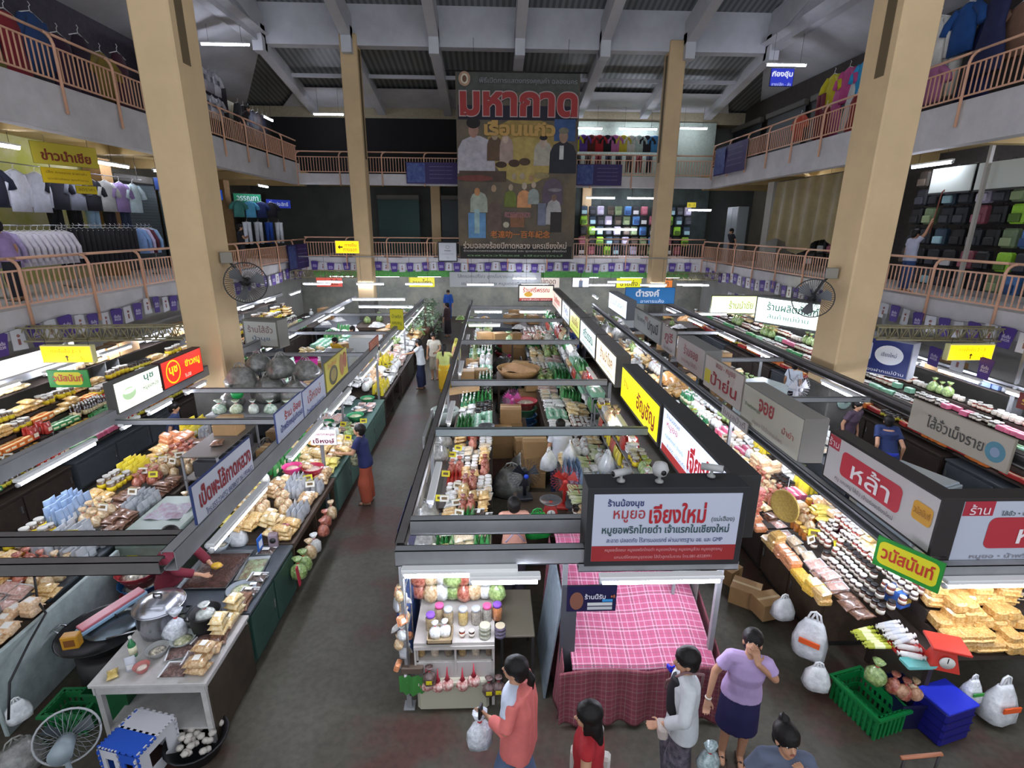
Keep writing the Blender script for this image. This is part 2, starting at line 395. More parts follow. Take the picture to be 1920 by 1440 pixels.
# ---------------- stall frames: header beams, posts, tubes ----------------
BEAM = M('8b8c8e', .5, .1, var=.12, vscale=2); BEAMD = M('686462', .6, .1, var=.15, vscale=2)
def beam(p, q, h=.16, d=.07, label='', name='header_beam', m=BEAM, group=None):
    """a channel-shaped steel header between two points (z = underside)"""
    p, q = Vector(p), Vector(q); L = (q - p).length
    b = MB(); t = .008
    b.box(0, L, -d / 2, d / 2, h - t, h); b.box(0, L, -d / 2, -d / 2 + t, 0, h); b.box(0, L, -d / 2, d / 2, 0, t)
    b.box(0, L, d / 2 - t, d / 2, h - .03, h); b.box(0, L, d / 2 - t, d / 2, 0, .03)
    o = b.build(name, m, None, p, (0, 0, math.atan2(q.y - p.y, q.x - p.x)))
    return tag(o, label, 'beam', group)
def post(x, y, h, label, w_=.05, m=BEAM):
    o = thing('stall_post', label, 'post', (x, y, 0))
    MB().box(-w_ / 2, w_ / 2, -w_ / 2, w_ / 2, 0, h).build('shaft', m, o); MB().rbox(-.06, .06, -.06, .06, 0, .02, .004).build('foot_plate', m, o)
    return o
# left block (x -6 .. -2.9)
beam((-2.9, 4.1, 2.02), (-2.9, 12.6, 2.02), .2, .12, 'long grey steel header over the left block counter beside the main aisle')
beam((-2.9, 12.9, 2.0), (-2.9, 21.6, 2.0), .16, .1, 'far grey steel header over the left block counter beyond the orange board')
beam((-5.9, 4.5, 2.05), (-5.9, 13, 2.05), .2, .14, 'near dark steel header over the outer side of the left block')
beam((-5.9, 13.1, 2.0), (-5.9, 22.5, 2.0), .16, .12, 'far grey steel header over the outer side of the left block')
beam((-6.4, 4.12, 2.0), (-2.98, 4.12, 2.0), .13, .1, 'nearest dark cross beam closing the left block above the white table', m=BEAMD)
beam((-6.4, 4.55, 2.02), (-2.98, 4.55, 2.02), .11, .1, 'second dark cross beam just behind the nearest one of the left block', m=BEAMD)
for i, (y, z) in enumerate(((7.75, 2.02), (9.6, 1.95), (12.2, 2.02), (14.9, 2.0), (18.2, 2.0))):
    beam((-5.85, y, z), (-2.98, y, z), .09, .06, 'thin grey cross beam over the left block, %s one behind the duck shop board' % ORD[i])
# middle block (x -0.9 .. 2.35)
beam((-.92, 4.45, 1.95), (-.92, 21.9, 1.95), .1, .1, 'grey header along the west side of the middle block', m=BEAMD)
beam((-.95, 4.38, 1.86), (1.0, 4.38, 1.86), .17, .1, 'front header of the middle block above the jar cabinet')
beam((-.85, 4.72, 1.98), (.92, 4.72, 1.98), .17, .1, 'second header close behind the front header of the middle block')
beam((.82, 4.36, 1.78), (2.4, 4.36, 1.78), .1, .1, 'pale header under the red and white front sign')
for i, (y, z) in enumerate(((7.15, 2.05), (10.0, 1.95), (13.6, 2.0), (17.0, 2.0), (19.8, 2.0))):
    beam((-.85, y, z), (2.28, y, z), .12, .08, 'grey cross beam over the middle block, %s one behind the front sign' % ORD[i], m=M('7d8686', .5, .3) if i == 0 else BEAM)
# right blocks
beam((4.15, 4.15, 1.8), (4.15, 21.8, 1.8), .14, .1, 'long grey header under the boards of the east block')
beam((4.2, 4.2, 1.78), (7.0, 4.2, 1.78), .12, .1, 'front header of the east block beneath its corner sign')
beam((7.0, 4.3, 2.0), (7.0, 22, 2.0), .18, .14, 'dark header along the outer side of the east block', m=BEAMD)
for i, y in enumerate((8.9, 11.9, 15.2, 18.6)):
    beam((4.2, y, 1.95), (6.93, y, 1.95), .1, .06, 'thin grey cross beam over the east block, %s one behind the front sign' % ORD[i])
beam((10.2, 5.5, 2.0), (10.2, 23, 2.0), .12, .08, 'grey header over the jar display beneath the lower east gallery')
beam((-9.35, 6.5, 2.0), (-9.35, 23.5, 2.0), .14, .08, 'grey header over the snack display beneath the lower west gallery')
for x, y, h, wh in ((-2.93, 8.3, 2.0, 'left block beside the navy shirted woman'), (-2.93, 12.75, 2.0, 'left block at the orange board'), (-2.93, 17.0, 2.0, 'left block past two shoppers'),
                (-2.93, 21.6, 2.0, 'left block at its far corner'), (-5.9, 13.05, 2.0, 'outer west side of the left block, midway'),
                (-5.35, 4.85, 2.0, 'near corner of the left block by the plank'), (-.92, 4.45, 1.95, 'front west corner of the middle block'), (.72, 4.5, 1.9, 'gap between jar cabinet and pink cloth'),
                (-.92, 7.15, 2.0, 'middle block by its pale cross beam'), (-.92, 10.0, 2.0, 'middle block by the bin'), (-.92, 13.6, 2.0, 'middle block by the yellow apron'),
                (2.3, 4.45, 1.8, 'front east corner of the middle block'), (2.35, 10.0, 2.0, 'middle block under the yellow sign end'), (2.35, 16.0, 2.0, 'middle block under the lit boxes'),
                (4.15, 8.4, 1.8, 'east block between two painted boards'), (4.15, 12.3, 1.8, 'east block by the far painted boards'), (6.98, 4.35, 2.0, 'front outer corner of the east block'), (7.0, 13.0, 2.0, 'outer side of the east block'),
                (10.2, 9.4, 2.9, 'east gallery display, nearer one'), (10.2, 13.2, 2.9, 'east gallery display, farther one'), (-9.35, 11.5, 2.9, 'west gallery display')):
    post(x, y, h, 'grey square steel post at the ' + wh)
GA, GB, GC, GD, GE = ('tubes over the left block counter', 'tubes over the outer left block', 'tubes over the east block boards', 'tubes in the middle block', 'tubes under the galleries')
for i, (y0, y1) in enumerate(((4.55, 5.8), (6.6, 7.95), (8.4, 9.7), (10.55, 12.0), (12.8, 14.1), (14.75, 16.2), (16.4, 17.7), (17.9, 19.2), (19.4, 20.7))):
    tube(-2.78, (y0 + y1) / 2, 1.93, PI / 2, round(y1 - y0, 2) if i < 4 else 1.3, label='lit white tube lamp under the left block header, %s from the near end' % ORD[i], group=GA)
for i, (y0, y1) in enumerate(((5.9, 7.15), (7.74, 8.1), (8.4, 9.0), (9.5, 10.15), (13.1, 14.4), (14.6, 15.2), (17.2, 18.4), (19.0, 20.2))):
    tube(-5.76, (y0 + y1) / 2, 1.96, PI / 2, round(y1 - y0, 2), label='lit white tube lamp over the outer left block, %s from the near end' % ORD[i], group=GB)
for i, (y0, y1) in enumerate(((4.65, 5.95), (6.5, 7.3), (7.3, 8.3), (8.95, 10.25), (10.35, 11.65), (13.0, 14.2), (15.4, 16.6), (18, 19.2))):
    tube(4.28, (y0 + y1) / 2, 1.74, PI / 2, round(y1 - y0, 2), label='lit white tube lamp under the east block boards, %s from the near end' % ORD[i], group=GC)
tube(-.33, 4.28, 1.8, 0, 1.05, .024, 'brilliant white tube lamp over the jar cabinet, west one'); tube(.1, 4.22, 1.76, 0, .62, .024, 'brilliant white tube lamp over the jar cabinet, east one')
tube(1.62, 4.25, 1.71, 0, 1.15, .022, 'white tube lamp over the pink checked cloth'); tube(4.95, 4.1, 1.72, 0, 1.2, .022, 'white tube lamp over the golden snack pile at the east corner')
for i, (x, y, z, a) in enumerate(((2.2, 5.6, 1.75, PI / 2), (-.75, 6.0, 1.85, PI / 2), (2.2, 8.1, 1.75, PI / 2), (-.75, 8.6, 1.85, PI / 2), (2.2, 11.2, 1.8, PI / 2), (-.75, 11.6, 1.85, PI / 2), (2.2, 14.2, 1.8, PI / 2), (-.75, 14.8, 1.85, PI / 2), (2.2, 18, 1.8, PI / 2),
                                 (-.2, 19.7, 1.9, 0), (1.5, 19.7, 1.9, 0), (-.3, 16.9, 1.9, 0), (2.2, 5.0, 1.75, PI / 2))):
    tube(x, y, z, a, 1.0, label='lit tube lamp inside the middle block, %s by distance' % ORD[i], group=GD)
for i, (x, y, z, a) in enumerate(((6.8, 9.5, 1.95, PI / 2), (6.8, 14.8, 1.95, PI / 2), (6.8, 12.8, 1.95, PI / 2), (6.8, 17.2, 1.95, PI / 2), (6.8, 19.6, 1.95, PI / 2))):
    tube(x, y, z, a, 1.2, label='lit tube lamp on the outer side of the east block, %s by distance' % ORD[i], group='tubes on the outer east block')
k = 0
for y in (7.2, 8.8, 10.4, 12, 13.6, 15.2, 17, 19, 21):
    tube(9.95, y, 2.0, PI / 2, 1.0, label='tube lamp over the east gallery display, %s by distance' % ORD[k], group=GE)
    tube(-9.1, y + .6, 2.05, PI / 2, 1.0, label='tube lamp over the west gallery display, %s by distance' % ORD[k], group=GE + ' west'); k += 1
k = 0
for x in (-8.0, -5.6, -3.4, -.6, 1.9, 5.0, 7.4, 9.4):  # added tube lamps that brighten the dark far end
    for y in (24.2, 28.2):
        o = tube(x, y, 2.45, 0, 1.2, label='added hanging tube lamp brightening the far cross stalls, %s from the west' % ORD[k // 2] + (' rear row' if y > 26 else ' front row')); k += 1
        for q in (-.4, .4): MB().tube([(q, 0, .07), (q, 0, .45 if y > 26 else 1.2)], .006, 4).build('hanger_rod', DARK, o)
        if y < 26: MB().box(-.7, .7, -.02, .02, 1.2, 1.24).build('hanging_bar', BEAM, o)
for i, (x, y, z, a) in enumerate(((-5.2, 21.6, 2.1, 0), (-4.2, 21.6, 2.1, 0), (-4.6, 20.2, 2.0, 0), (-3.6, 20.2, 2.0, 0), (1.5, 25.6, 2.6, 0), (6.0, 25, 2.5, 0), (9, 24, 2.5, 0), (-7.5, 24.5, 2.5, 0), (4.4, 22.5, 2.1, PI / 2), (7.9, 18.6, 2.0, 0), (-8.2, 22, 2.3, PI / 2))):
    tube(x, y, z, a, 1.1, label='tube lamp at the far end of the hall, %s listed by depth' % ORD[i], group='far hall tubes')
# gallery tubes (lower gallery shops and upper gallery), each with its hanger rods up to the soffit
def gtube(x, y, z, a, L, n, zc):
    o = tube(x, y, z, a, L, .026, 'white tube lamp in the ' + n)
    for q in (-L * .35, L * .35): MB().tube([(q, 0, .07), (q, 0, zc - z)], .006, 4).build('hanger_rod', DARK, o)
for x, y, z, a, L, n in ((-10.6, 12.3, 6.6, PI / 2, 1.5, 'west clothing shop, nearest'), (-10.8, 15.9, 6.6, PI / 2, 1.2, 'west clothing shop behind the yellow board'), (-11.5, 17.6, 6.7, PI / 2, 1.0, 'west clothing shop by the light grey top'),
        (-11.6, 20.0, 6.75, PI / 2, .9, 'west gallery by the navy sign'), (-11.6, 22.5, 6.2, PI / 2, 1.0, 'west gallery shutters'), (-10.6, 26, 6.7, PI / 2, 1.0, 'west gallery far corner'),
        (5.7, 29.2, 6.5, 0, 1.5, 'far gallery shop, west one'), (7.9, 29.2, 6.5, 0, 1.5, 'far gallery shop, east one'), (10.8, 28.4, 5.9, 0, 1.2, 'far east corner shop'), (12.0, 20.0, 6.75, PI / 2, 1.5, 'east bag shop behind the column'), (11.6, 14.5, 6.65, PI / 2, 1.3, 'east bag shop by the pole'),
        (12.6, 11.6, 6.75, PI / 2, 1.4, 'east shop behind the white awning'), (6.5, 29.0, 4.9, 0, 2.4, 'far gallery shop, low one')):
    gtube(x, y, z, a, L, n, 7.15 if y < 27 else 7.1)
for x, y, z, a, L, n, zc in ((-9.7, 22, 11.25, 0, 1.7, 'upper west gallery, nearest', 11.9), (-7.9, 28, 10.1, 0, 1.4, 'upper west gallery far corner', 11.4), (-10.4, 27, 9.7, PI / 2, 1.0, 'upper west gallery among dark garments', 11.6),
        (4.9, 29.8, 9.95, 0, 1.6, 'upper far gallery, west one', 11.0), (7.6, 29.8, 9.95, 0, 2.0, 'upper far gallery, middle one', 11.0), (10.4, 29.4, 9.95, 0, 1.4, 'upper far gallery, east one', 11.0), (11.1, 22, 10.93, 0, 1.5, 'upper east gallery over the blue sign', 12.0)):
    gtube(x, y, z, a, L, n, zc)
# ---------------- goods: one prototype of each kind and colour, then copies ----------------
def food(c, c2=None, sc_=28): return M(c, .4, c2=c2 or 'f0e6cc', vscale=sc_, coat=.9, bump=.5, bscale=22)  # paler second colour paints highlights into the mottled food tone
PROTO = {}
def pr_pillow(w, d, h, c, c2, lab=None):
    b = MB(); rings = []
    for i in range(9):
        t = i / 8; e_ = 1 if 0 < i < 8 else 0; f = math.sin(PI * min(max(t, .04), .96)) ** .45
        hw = w / 2 * (1 if i in (0, 8) else .86 + .14 * (1 - f)); hh = max(.003, h / 2 * f * (1 if e_ else .05))
        rd = random.Random(i * 7 + int(w * 1000)); rg = []
        for k in range(10):
            a = 2 * PI * k / 10; ca, sa = math.cos(a), math.sin(a); j = 1 + e_ * rd.uniform(-.1, .1)
            rg.append((math.copysign(abs(ca) ** .6, ca) * hw * j, (t - .5) * d, h / 2 + math.copysign(abs(sa) ** .8, sa) * hh * j))
        rings.append(rg)
    b.loft(rings)
    parts = [('packet', b, food(c, c2))]
    if lab: parts.append(('label', MB().box(-w * .22, w * .22, -d * .2, d * .12, h * .99, h * 1.02), M(lab, .6)))
    return parts
def pr_brick(w, d, h, c, c2, lab=None):
    b = MB(); b.rbox(-w / 2, w / 2, -d / 2, d / 2, 0, h, .025)
    b.add([(-w / 2 * 1.02, -d / 2, h * .55), (w / 2 * 1.02, -d / 2, h * .55), (w / 2 * .9, -d / 2 - .02, h * .5), (-w / 2 * .9, -d / 2 - .02, h * .5)], [(0, 1, 2, 3)])
    parts = [('packet', b, food(c, c2, 45))]
    if lab: parts.append(('label', MB().box(-w * .25, w * .25, -d * .25, d * .25, h, h + .003), M(lab, .6)))
    return parts
def pr_tied(w, d, h, c, c2, lab=None):
    b = MB(); rd = random.Random(int(h * 999))
    prof = [(.3, 0), (.46, .04), (.5, .25), (.45, .48), (.28, .62), (.08, .72), (.07, .76), (.2, .86), (.3, 1.0), (.02, .9)]
    rings = []
    for r, z in prof:
        rings.append([((r * w * (1 + rd.uniform(-.12, .12)) * math.cos(2 * PI * k / 9)), (r * d * (1 + rd.uniform(-.12, .12)) * math.sin(2 * PI * k / 9)), z * h) for k in range(9)])
    b.loft(rings)
    parts = [('bag', b, food(c, c2)), ('tie', MB().lathe([(.085 * w, .715 * h), (.09 * w, .735 * h), (.085 * w, .755 * h)], 8), M('c22f35', .5))]
    if lab: parts.append(('label', MB().box(-w * .2, w * .2, -d * .52, -d * .5, h * .2, h * .42), M(lab, .6)))
    return parts
def pr_jar(w, d, h, c, lid, lab=None):
    r = w / 2
    parts = [('jar', MB().lathe([(r * .86, 0), (r, .01), (r, h * .72), (r * .8, h * .82), (r * .8, h * .84)], 12), M(c, .18, var=.3, vscale=40, coat=1)),
             ('lid', MB().lathe([(r * .86, h * .83), (r * .88, h * .99), (r * .84, h), (0, h)], 12), M(lid, .35))]
    if lab: parts.append(('label', MB().lathe([(r * 1.02, h * .18), (r * 1.02, h * .6)], 12), M(lab, .5)))
    return parts
def pr_bottle(w, d, h, c, lid, lab=None):
    r = w / 2
    parts = [('bottle', MB().lathe([(r * .9, 0), (r, .01), (r, h * .6), (r * .45, h * .78), (r * .35, h * .9)], 10), M(c, .15, coat=1)),
             ('cap', MB().lathe([(r * .42, h * .88), (r * .42, h), (0, h)], 10), M(lid, .4))]
    if lab: parts.append(('label', MB().lathe([(r * 1.02, h * .15), (r * 1.02, h * .5)], 10), M(lab, .5)))
    return parts
def pr_box(w, d, h, c, c2, lab=None):
    b = MB(); b.rbox(-w / 2, w / 2, -d / 2, d / 2, 0, h, .004)
    parts = [('carton', b, M(c, .6, var=.08, vscale=5)), ('flap_tape', MB().box(-w / 2 * .98, w / 2 * .98, -.02, .02, h, h + .002), M(c2, .4))]
    if lab: parts.append(('label', MB().box(-w * .3, w * .3, -d / 2 - .002, -d / 2, h * .3, h * .7), M(lab, .6)))
    return parts
def pr_roll(w, d, h, c, c2, lab=None):
    r = h / 2; L = d
    b = MB().tube([(0, -L / 2, r), (0, -L / 2 + .02, r), (0, -L / 2 + .03, r), (0, L / 2 - .03, r), (0, L / 2 - .02, r), (0, L / 2, r)], [r * .9, r * .25, r, r, r * .25, r * .9], 10)
    return [('roll', b, M(c, .35, coat=.6)), ('paper_band', MB().tube([(0, -L * .18, r), (0, L * .18, r)], r * 1.05, 10, cap=False), M(c2, .5))]
def pr_tray(w, d, h, c, c2, lab=None):
    b = MB(); z = .02
    b.add([(-w / 2, -d / 2, z), (w / 2, -d / 2, z), (w / 2, d / 2, z), (-w / 2, d / 2, z), (-w * .42, -d * .42, 0), (w * .42, -d * .42, 0), (w * .42, d * .42, 0), (-w * .42, d * .42, 0)],
          [(7, 6, 5, 4), (4, 5, 1, 0), (5, 6, 2, 1), (6, 7, 3, 2), (7, 4, 0, 3)])
    f = MB(); f.grid(6, 6, lambda u, v: ((u - .5) * w * .9, (v - .5) * d * .9, .012 + (h - .012) * (math.sin(PI * u) * math.sin(PI * v)) ** .5 * (.75 + .25 * math.sin(u * 17 + v * 23))))
    parts = [('filling', f, food(c, c2, 40)), ('tray', b, M('e9ecec', .5))]
    if lab: parts.append(('label', MB().box(-w * .2, w * .2, -d * .2, d * .1, h, h + .003), M(lab, .6)))
    return parts
def pr_pouch(w, d, h, c, c2, lab=None):
    b = MB(); rings = []
    for z, t in ((0, .8), (.03, 1), (.4, .85), (.75, .5), (.95, .08), (1, .06)):
        rings.append([(x * w / 2, y * d / 2 * t, z * h) for x, y in ((-1, -.2), (-.8, -1), (0, -1.1), (.8, -1), (1, -.2), (1, .2), (.8, 1), (0, 1.1), (-.8, 1), (-1, .2))])
    b.loft(rings)
    return [('pouch', b, M(c, .3, coat=1, bump=.4, bscale=18)), ('label', MB().box(-w * .3, w * .3, -d * .52, -d * .49, h * .2, h * .55), M(lab or c2, .5))]
def pr_bundle(w, d, h, c, c2, lab=None):
    b = MB(); rd = random.Random(3)
    for i in range(9):
        x = (i % 5 - 2) * w * .18; z = .012 + (i // 5) * .02; l_ = d * rd.uniform(.8, 1)
        b.tube([(x, -l_ / 2, z), (x * 1.1 + rd.uniform(-.01, .01), 0, z), (x * 1.5 + rd.uniform(-.03, .03), l_ / 2, z + rd.uniform(0, .03))], [.011, .011, .02], 5)
    return [('stalks', b, M(c, .6, c2=c2, vscale=9)), ('rubber_band', MB().box(-w * .42, w * .42, -d * .2, -d * .17, .002, .05), M('d8433a', .5))]
def pr_carrier(w, d, h, c, c2, lab=None):
    b = MB(); rd = random.Random(int(h * 777)); rings = []
    for z, s, t in ((0, .8, .9), (.05, .98, 1.05), (.3, 1, 1), (.55, .86, .7), (.72, .62, .35), (.8, .5, .22)):
        rings.append([(math.copysign(abs(math.cos(a)) ** .6, math.cos(a)) * w / 2 * s * rd.uniform(.93, 1.07), math.copysign(abs(math.sin(a)) ** .8, math.sin(a)) * d / 2 * t * rd.uniform(.9, 1.1), z * h) for a in [2 * PI * k / 14 for k in range(14)]])
    b.loft(rings)
    hs = MB()
    for s in (-1, 1): hs.tube([(s * w * .2, .005 * s, h * .78), (s * w * .13, 0, h * .95), (0, 0, h), (s * w * .03, 0, h * .93), (s * w * .1, 0, h * .78)], .012, 5)
    return [('bag', b, M(c, .35, c2=c2, vscale=7, coat=.7, bump=.6, bscale=14)), ('handles', hs, M(c2, .4))]
def pr_basin(w, d, h, c, c2, lab=None):
    r = w / 2
    return [('basin', MB().lathe([(r * .5, 0), (r * .6, 0), (r * .95, h * .9), (r, h), (r * .97, h), (r * .9, h * .8), (r * .55, .01), (0, .01)], 16), M('b4b8bc', .25, .9) if c2 == 'steel' else M(c2, .4)),
            ('contents', MB().lathe([(r * .85, h * .6), (r * .5, h * .85), (0, h * .95)], 12), food(c, None, 30))]
def pr_heap(w, d, h, c, c2, lab=None):
    f = MB(); f.grid(8, 8, lambda u, v: ((u - .5) * w, (v - .5) * d, h * (max(0, math.sin(PI * u)) * max(0, math.sin(PI * v))) ** .6 * (.8 + .2 * math.sin(u * 21) * math.sin(v * 19))))
    return [('heap', f, food(c, c2, 16))]
KINDF = dict(pillow=pr_pillow, brick=pr_brick, tied=pr_tied, jar=pr_jar, bottle=pr_bottle, box=pr_box, carrier=pr_carrier, roll=pr_roll, tray=pr_tray, pouch=pr_pouch, bundle=pr_bundle, basin=pr_basin, heap=pr_heap)
def P(kind, name, desc, cat, w, d, h, c, c2, lab=None):
    key = (kind, name, w, d, h, c, c2, lab)
    if key in PROTO: return PROTO[key]
    parts = KINDF[kind](w, d, h, c, c2, lab)
    ms = [(n, b.mesh(n, m)) for n, b, m in parts]
    lo = MB(); mats = []
    for i, (n, b, m) in enumerate(parts):
        k = len(lo.v); lo.v += b.v; lo.f += [[k + q for q in f] for f in b.f]; lo.m += [i] * len(b.f); lo.s += b.s; mats.append(m)
    PROTO[key] = dict(name=name, desc=desc, cat=cat, w=w, d=d, h=h, ms=ms, lo=lo.mesh(name, mats), kind=kind)
    return PROTO[key]
def put(p, loc, rot=(0, 0, 0), s=1, label='', group=None, detail=True):
    o = obj(p['name'], p['ms'][0][1] if detail else p['lo'], None, loc, rot, (s, s, s))
    tag(o, label, p['cat'], group)
    if detail:
        for n, me in p['ms'][1:]: obj(n, me, o)
    return o
# palette: (kind, name, description, category, w, d, h, colour, colour 2, label colour)
G = lambda *a: P(*a)
def gold(c='c98f3e', c2='f3dca0', s=1, d_='golden snack bag'): return ('pillow', 'snack_bag', d_, 'snack bag', .17 * s, .22 * s, .08 * s, c, c2, None)
PAL = dict(jarq=('jar', 'larger_red_paste_jar', 'larger reddish jar', 'jar', .095, .095, .11, '8a3826', 'e6e2da', 'efe0cc'), jarz=('jar', 'larger_black_lid_jar', 'brown jar with dark lid', 'jar', .1, .1, .13, '4c3a28', '22201e', 'd8cc40'), goldb=('brick', 'pastry_packet', 'clear packet of golden pastry', 'snack packet', .2, .15, .13, 'b98236', 'e8c582', None),  # jarq and jarz repeat the red paste and black lid jars slightly larger
 gold=gold(), gold2=('pillow', 'cracker_bag', 'pale golden cracker bag', 'snack bag', .16, .2, .09, 'd9b063', 'fbeec4', 'f4f0e0'),
 tan=('pillow', 'crisp_bag', 'tan crisp bag', 'snack bag', .16, .2, .09, 'a8743f', 'e9cfa0', 'f7f5ee'), brown=('pillow', 'dried_food_bag', 'dark brown dried food bag', 'food bag', .17, .22, .06, '4c2d22', '9a7056', None),
 yel=('pillow', 'noodle_bag', 'bright yellow noodle bag', 'food bag', .16, .24, .07, 'd9c024', 'f8f09a', None), white=('pillow', 'flour_bag', 'whitish packet', 'food bag', .15, .2, .07, 'cfcfc8', 'ffffff', None),
 brick=('brick', 'rind_packet', 'square packet of golden rinds', 'snack packet', .17, .17, .1, 'c68a35', 'f0cf8a', None), brickp=('brick', 'biscuit_packet', 'clear packet of pale biscuits', 'snack packet', .15, .16, .1, 'd7a877', 'f6dfc0', 'f5f2ea'),
 bricky=('brick', 'yellow_block_packet', 'square yellow packet', 'snack packet', .17, .18, .09, 'e2a81e', 'ffd968', None), bricko=('brick', 'orange_packet', 'square orange packet', 'snack packet', .16, .16, .09, 'd9763a', 'f4b98c', 'f5efe0'),
 tied=('tied', 'tied_bag', 'tied clear bag of tan food', 'food bag', .17, .15, .26, 'b98c55', 'ecdcb8', None), tiedw=('tied', 'tied_white_bag', 'tied clear bag of white food', 'food bag', .18, .16, .25, 'c9ccc6', 'ffffff', None),
 tiedg=('tied', 'tied_greens_bag', 'tied clear bag of greens', 'food bag', .2, .17, .26, '5e7d3c', 'b9cf86', None), tiedr=('tied', 'tied_chilli_bag', 'tied clear bag of reddish food', 'food bag', .16, .15, .24, '8c3a28', 'd9917a', None),
 jarb=('jar', 'dark_jar', 'dark jar with white lid label', 'jar', .085, .085, .1, '3a1f18', 'e8e6e2', 'd8cfc2'), jarr=('jar', 'red_paste_jar', 'reddish jar with pale lid', 'jar', .085, .085, .11, '7d2f20', 'dddad4', 'e9dcc9'),
 jary=('jar', 'pickle_jar', 'jar with yellow label', 'jar', .12, .12, .17, '6d5136', 'b9b6ae', 'd8c020'), jarg=('jar', 'honey_jar', 'amber jar with gold lid', 'jar', .1, .1, .14, 'b06a1e', 'c9a24a', None),
 jark=('jar', 'black_lid_jar', 'jar with black lid', 'jar', .09, .09, .12, '55382a', '1b1b1d', 'e8e2d4'), jarw=('jar', 'white_tub', 'white capped tub', 'tub', .12, .12, .09, 'd9cfc0', 'f2f2ee', None),
 botd=('bottle', 'sauce_bottle', 'dark sauce bottle', 'bottle', .07, .07, .24, '30170f', 'd8d5cf', 'd9c79e'), botg=('bottle', 'green_bottle', 'green bottle', 'bottle', .07, .07, .24, '2f7d4d', 'e4e4dc', 'e8e4c0'),
 boxr=('box', 'red_box', 'red snack box', 'box', .2, .13, .07, 'a8261f', 'e6d9b5', 'f2e4c0'), boxw=('box', 'white_box', 'white paper box', 'box', .2, .15, .09, 'dcdcd6', 'b8c0c8', None), boxk=('box', 'cardboard_carton', 'brown cardboard carton', 'carton', .34, .28, .24, 'a58257', 'cbb58c', None),
 boxg=('box', 'green_box', 'green packet box', 'box', .15, .1, .08, '3d8f54', 'e0f0d0', 'f2f0c0'), boxo=('box', 'orange_box', 'orange packet box', 'box', .15, .1, .09, 'd9762b', 'f8e0a0', 'f6e8c8'), boxp=('box', 'pink_box', 'pink packet box', 'box', .14, .1, .08, 'd96a8a', 'f8e0e8', None),
 boxc=('box', 'mint_box', 'mint green packet', 'box', .16, .12, .1, '8fc4a4', 'e8f6ea', 'f6f8f0'), boxb=('box', 'blue_packet', 'blue printed packet', 'box', .2, .2, .12, '7d92c4', 'e0e6f4', 'f0c050'),
 rollw=('roll', 'white_roll', 'white wrapped sausage roll', 'sausage roll', .06, .26, .05, 'e4e2de', 'c9ccd2'), rollg=('roll', 'lime_roll', 'yellow green wrapped roll', 'sausage roll', .045, .26, .04, 'b9bf3e', 'e8ecb0'),
 tray=('tray', 'food_tray', 'foam tray of pale food', 'food tray', .2, .15, .05, 'd8b98e', 'f6ead2', None), trayd=('tray', 'dark_food_tray', 'foam tray of dark food', 'food tray', .2, .15, .05, '2c2320', '6b5a50', 'f0f0ea'), trayp=('tray', 'pink_food_tray', 'foam tray of pinkish food', 'food tray', .22, .16, .05, 'c98d7c', 'f2d9cf', None),
 pouch=('pouch', 'silver_pouch', 'silver foil pouch', 'pouch', .14, .07, .2, 'b9bcc0', 'e8e8e8', 'c8ccd0'), pouchr=('pouch', 'red_pouch', 'red and white pouch', 'pouch', .14, .07, .2, 'b93a2e', 'f0e8d8', 'f4ead0'), pouchg=('pouch', 'green_pouch', 'green pouch', 'pouch', .14, .07, .2, '3f8f4c', 'f0f4d0', 'f4f2c8'),
 pouchy=('pouch', 'yellow_pouch', 'yellow pouch', 'pouch', .15, .07, .2, 'e3cf3a', 'f6f4d8', 'f8f4d0'), pouchb=('pouch', 'blue_pouch', 'pale blue pouch', 'pouch', .1, .07, .3, '8fa6c4', 'd5e0ee', 'dfe8f2'),
 leek=('bundle', 'leek_bundle', 'pale green vegetable bundle', 'vegetable bundle', .2, .34, .05, 'c9d98a', 'f2f4dc'), herb=('bundle', 'herb_bundle', 'dark green herb bundle', 'vegetable bundle', .2, .3, .05, '3f6b2c', '8fae58'),
 basin=('basin', 'steel_basin', 'round steel basin of food', 'basin', .42, .42, .14, 'a86f3a', 'steel'), basinw=('basin', 'steel_bowl', 'steel basin of pale food', 'basin', .38, .38, .13, 'd8d2c4', 'steel'), basing=('basin', 'green_basin', 'green plastic basin', 'basin', .4, .4, .15, '7d9a48', '2f8f5a'),
 basinp=('basin', 'pink_basin', 'bright pink plastic basket', 'basket', .36, .36, .2, 'd8a090', 'e0408a'), heapo=('heap', 'fried_food_heap', 'heap of golden fried food', 'food heap', .42, .36, .16, 'c77f32', 'f3c987'), heapg=('heap', 'leaf_heap', 'heap of green leaves', 'food heap', .4, .36, .15, '4f7a34', 'a9c46c'),
 heapw=('heap', 'white_food_heap', 'heap of whitish food', 'food heap', .36, .32, .12, 'c9c8bc', 'ffffff'), sack=('carrier', 'grey_bin_bag', 'grey plastic bag', 'plastic bag', .55, .48, .46, '4c4b47', '8b8a84', None), sackw=('carrier', 'white_carrier_bag', 'white plastic carrier bag', 'carrier bag', .3, .22, .36, 'c9cdcf', 'f2f4f4', None),
)
def pal(k): return P(*PAL[k])
NITEM = 0
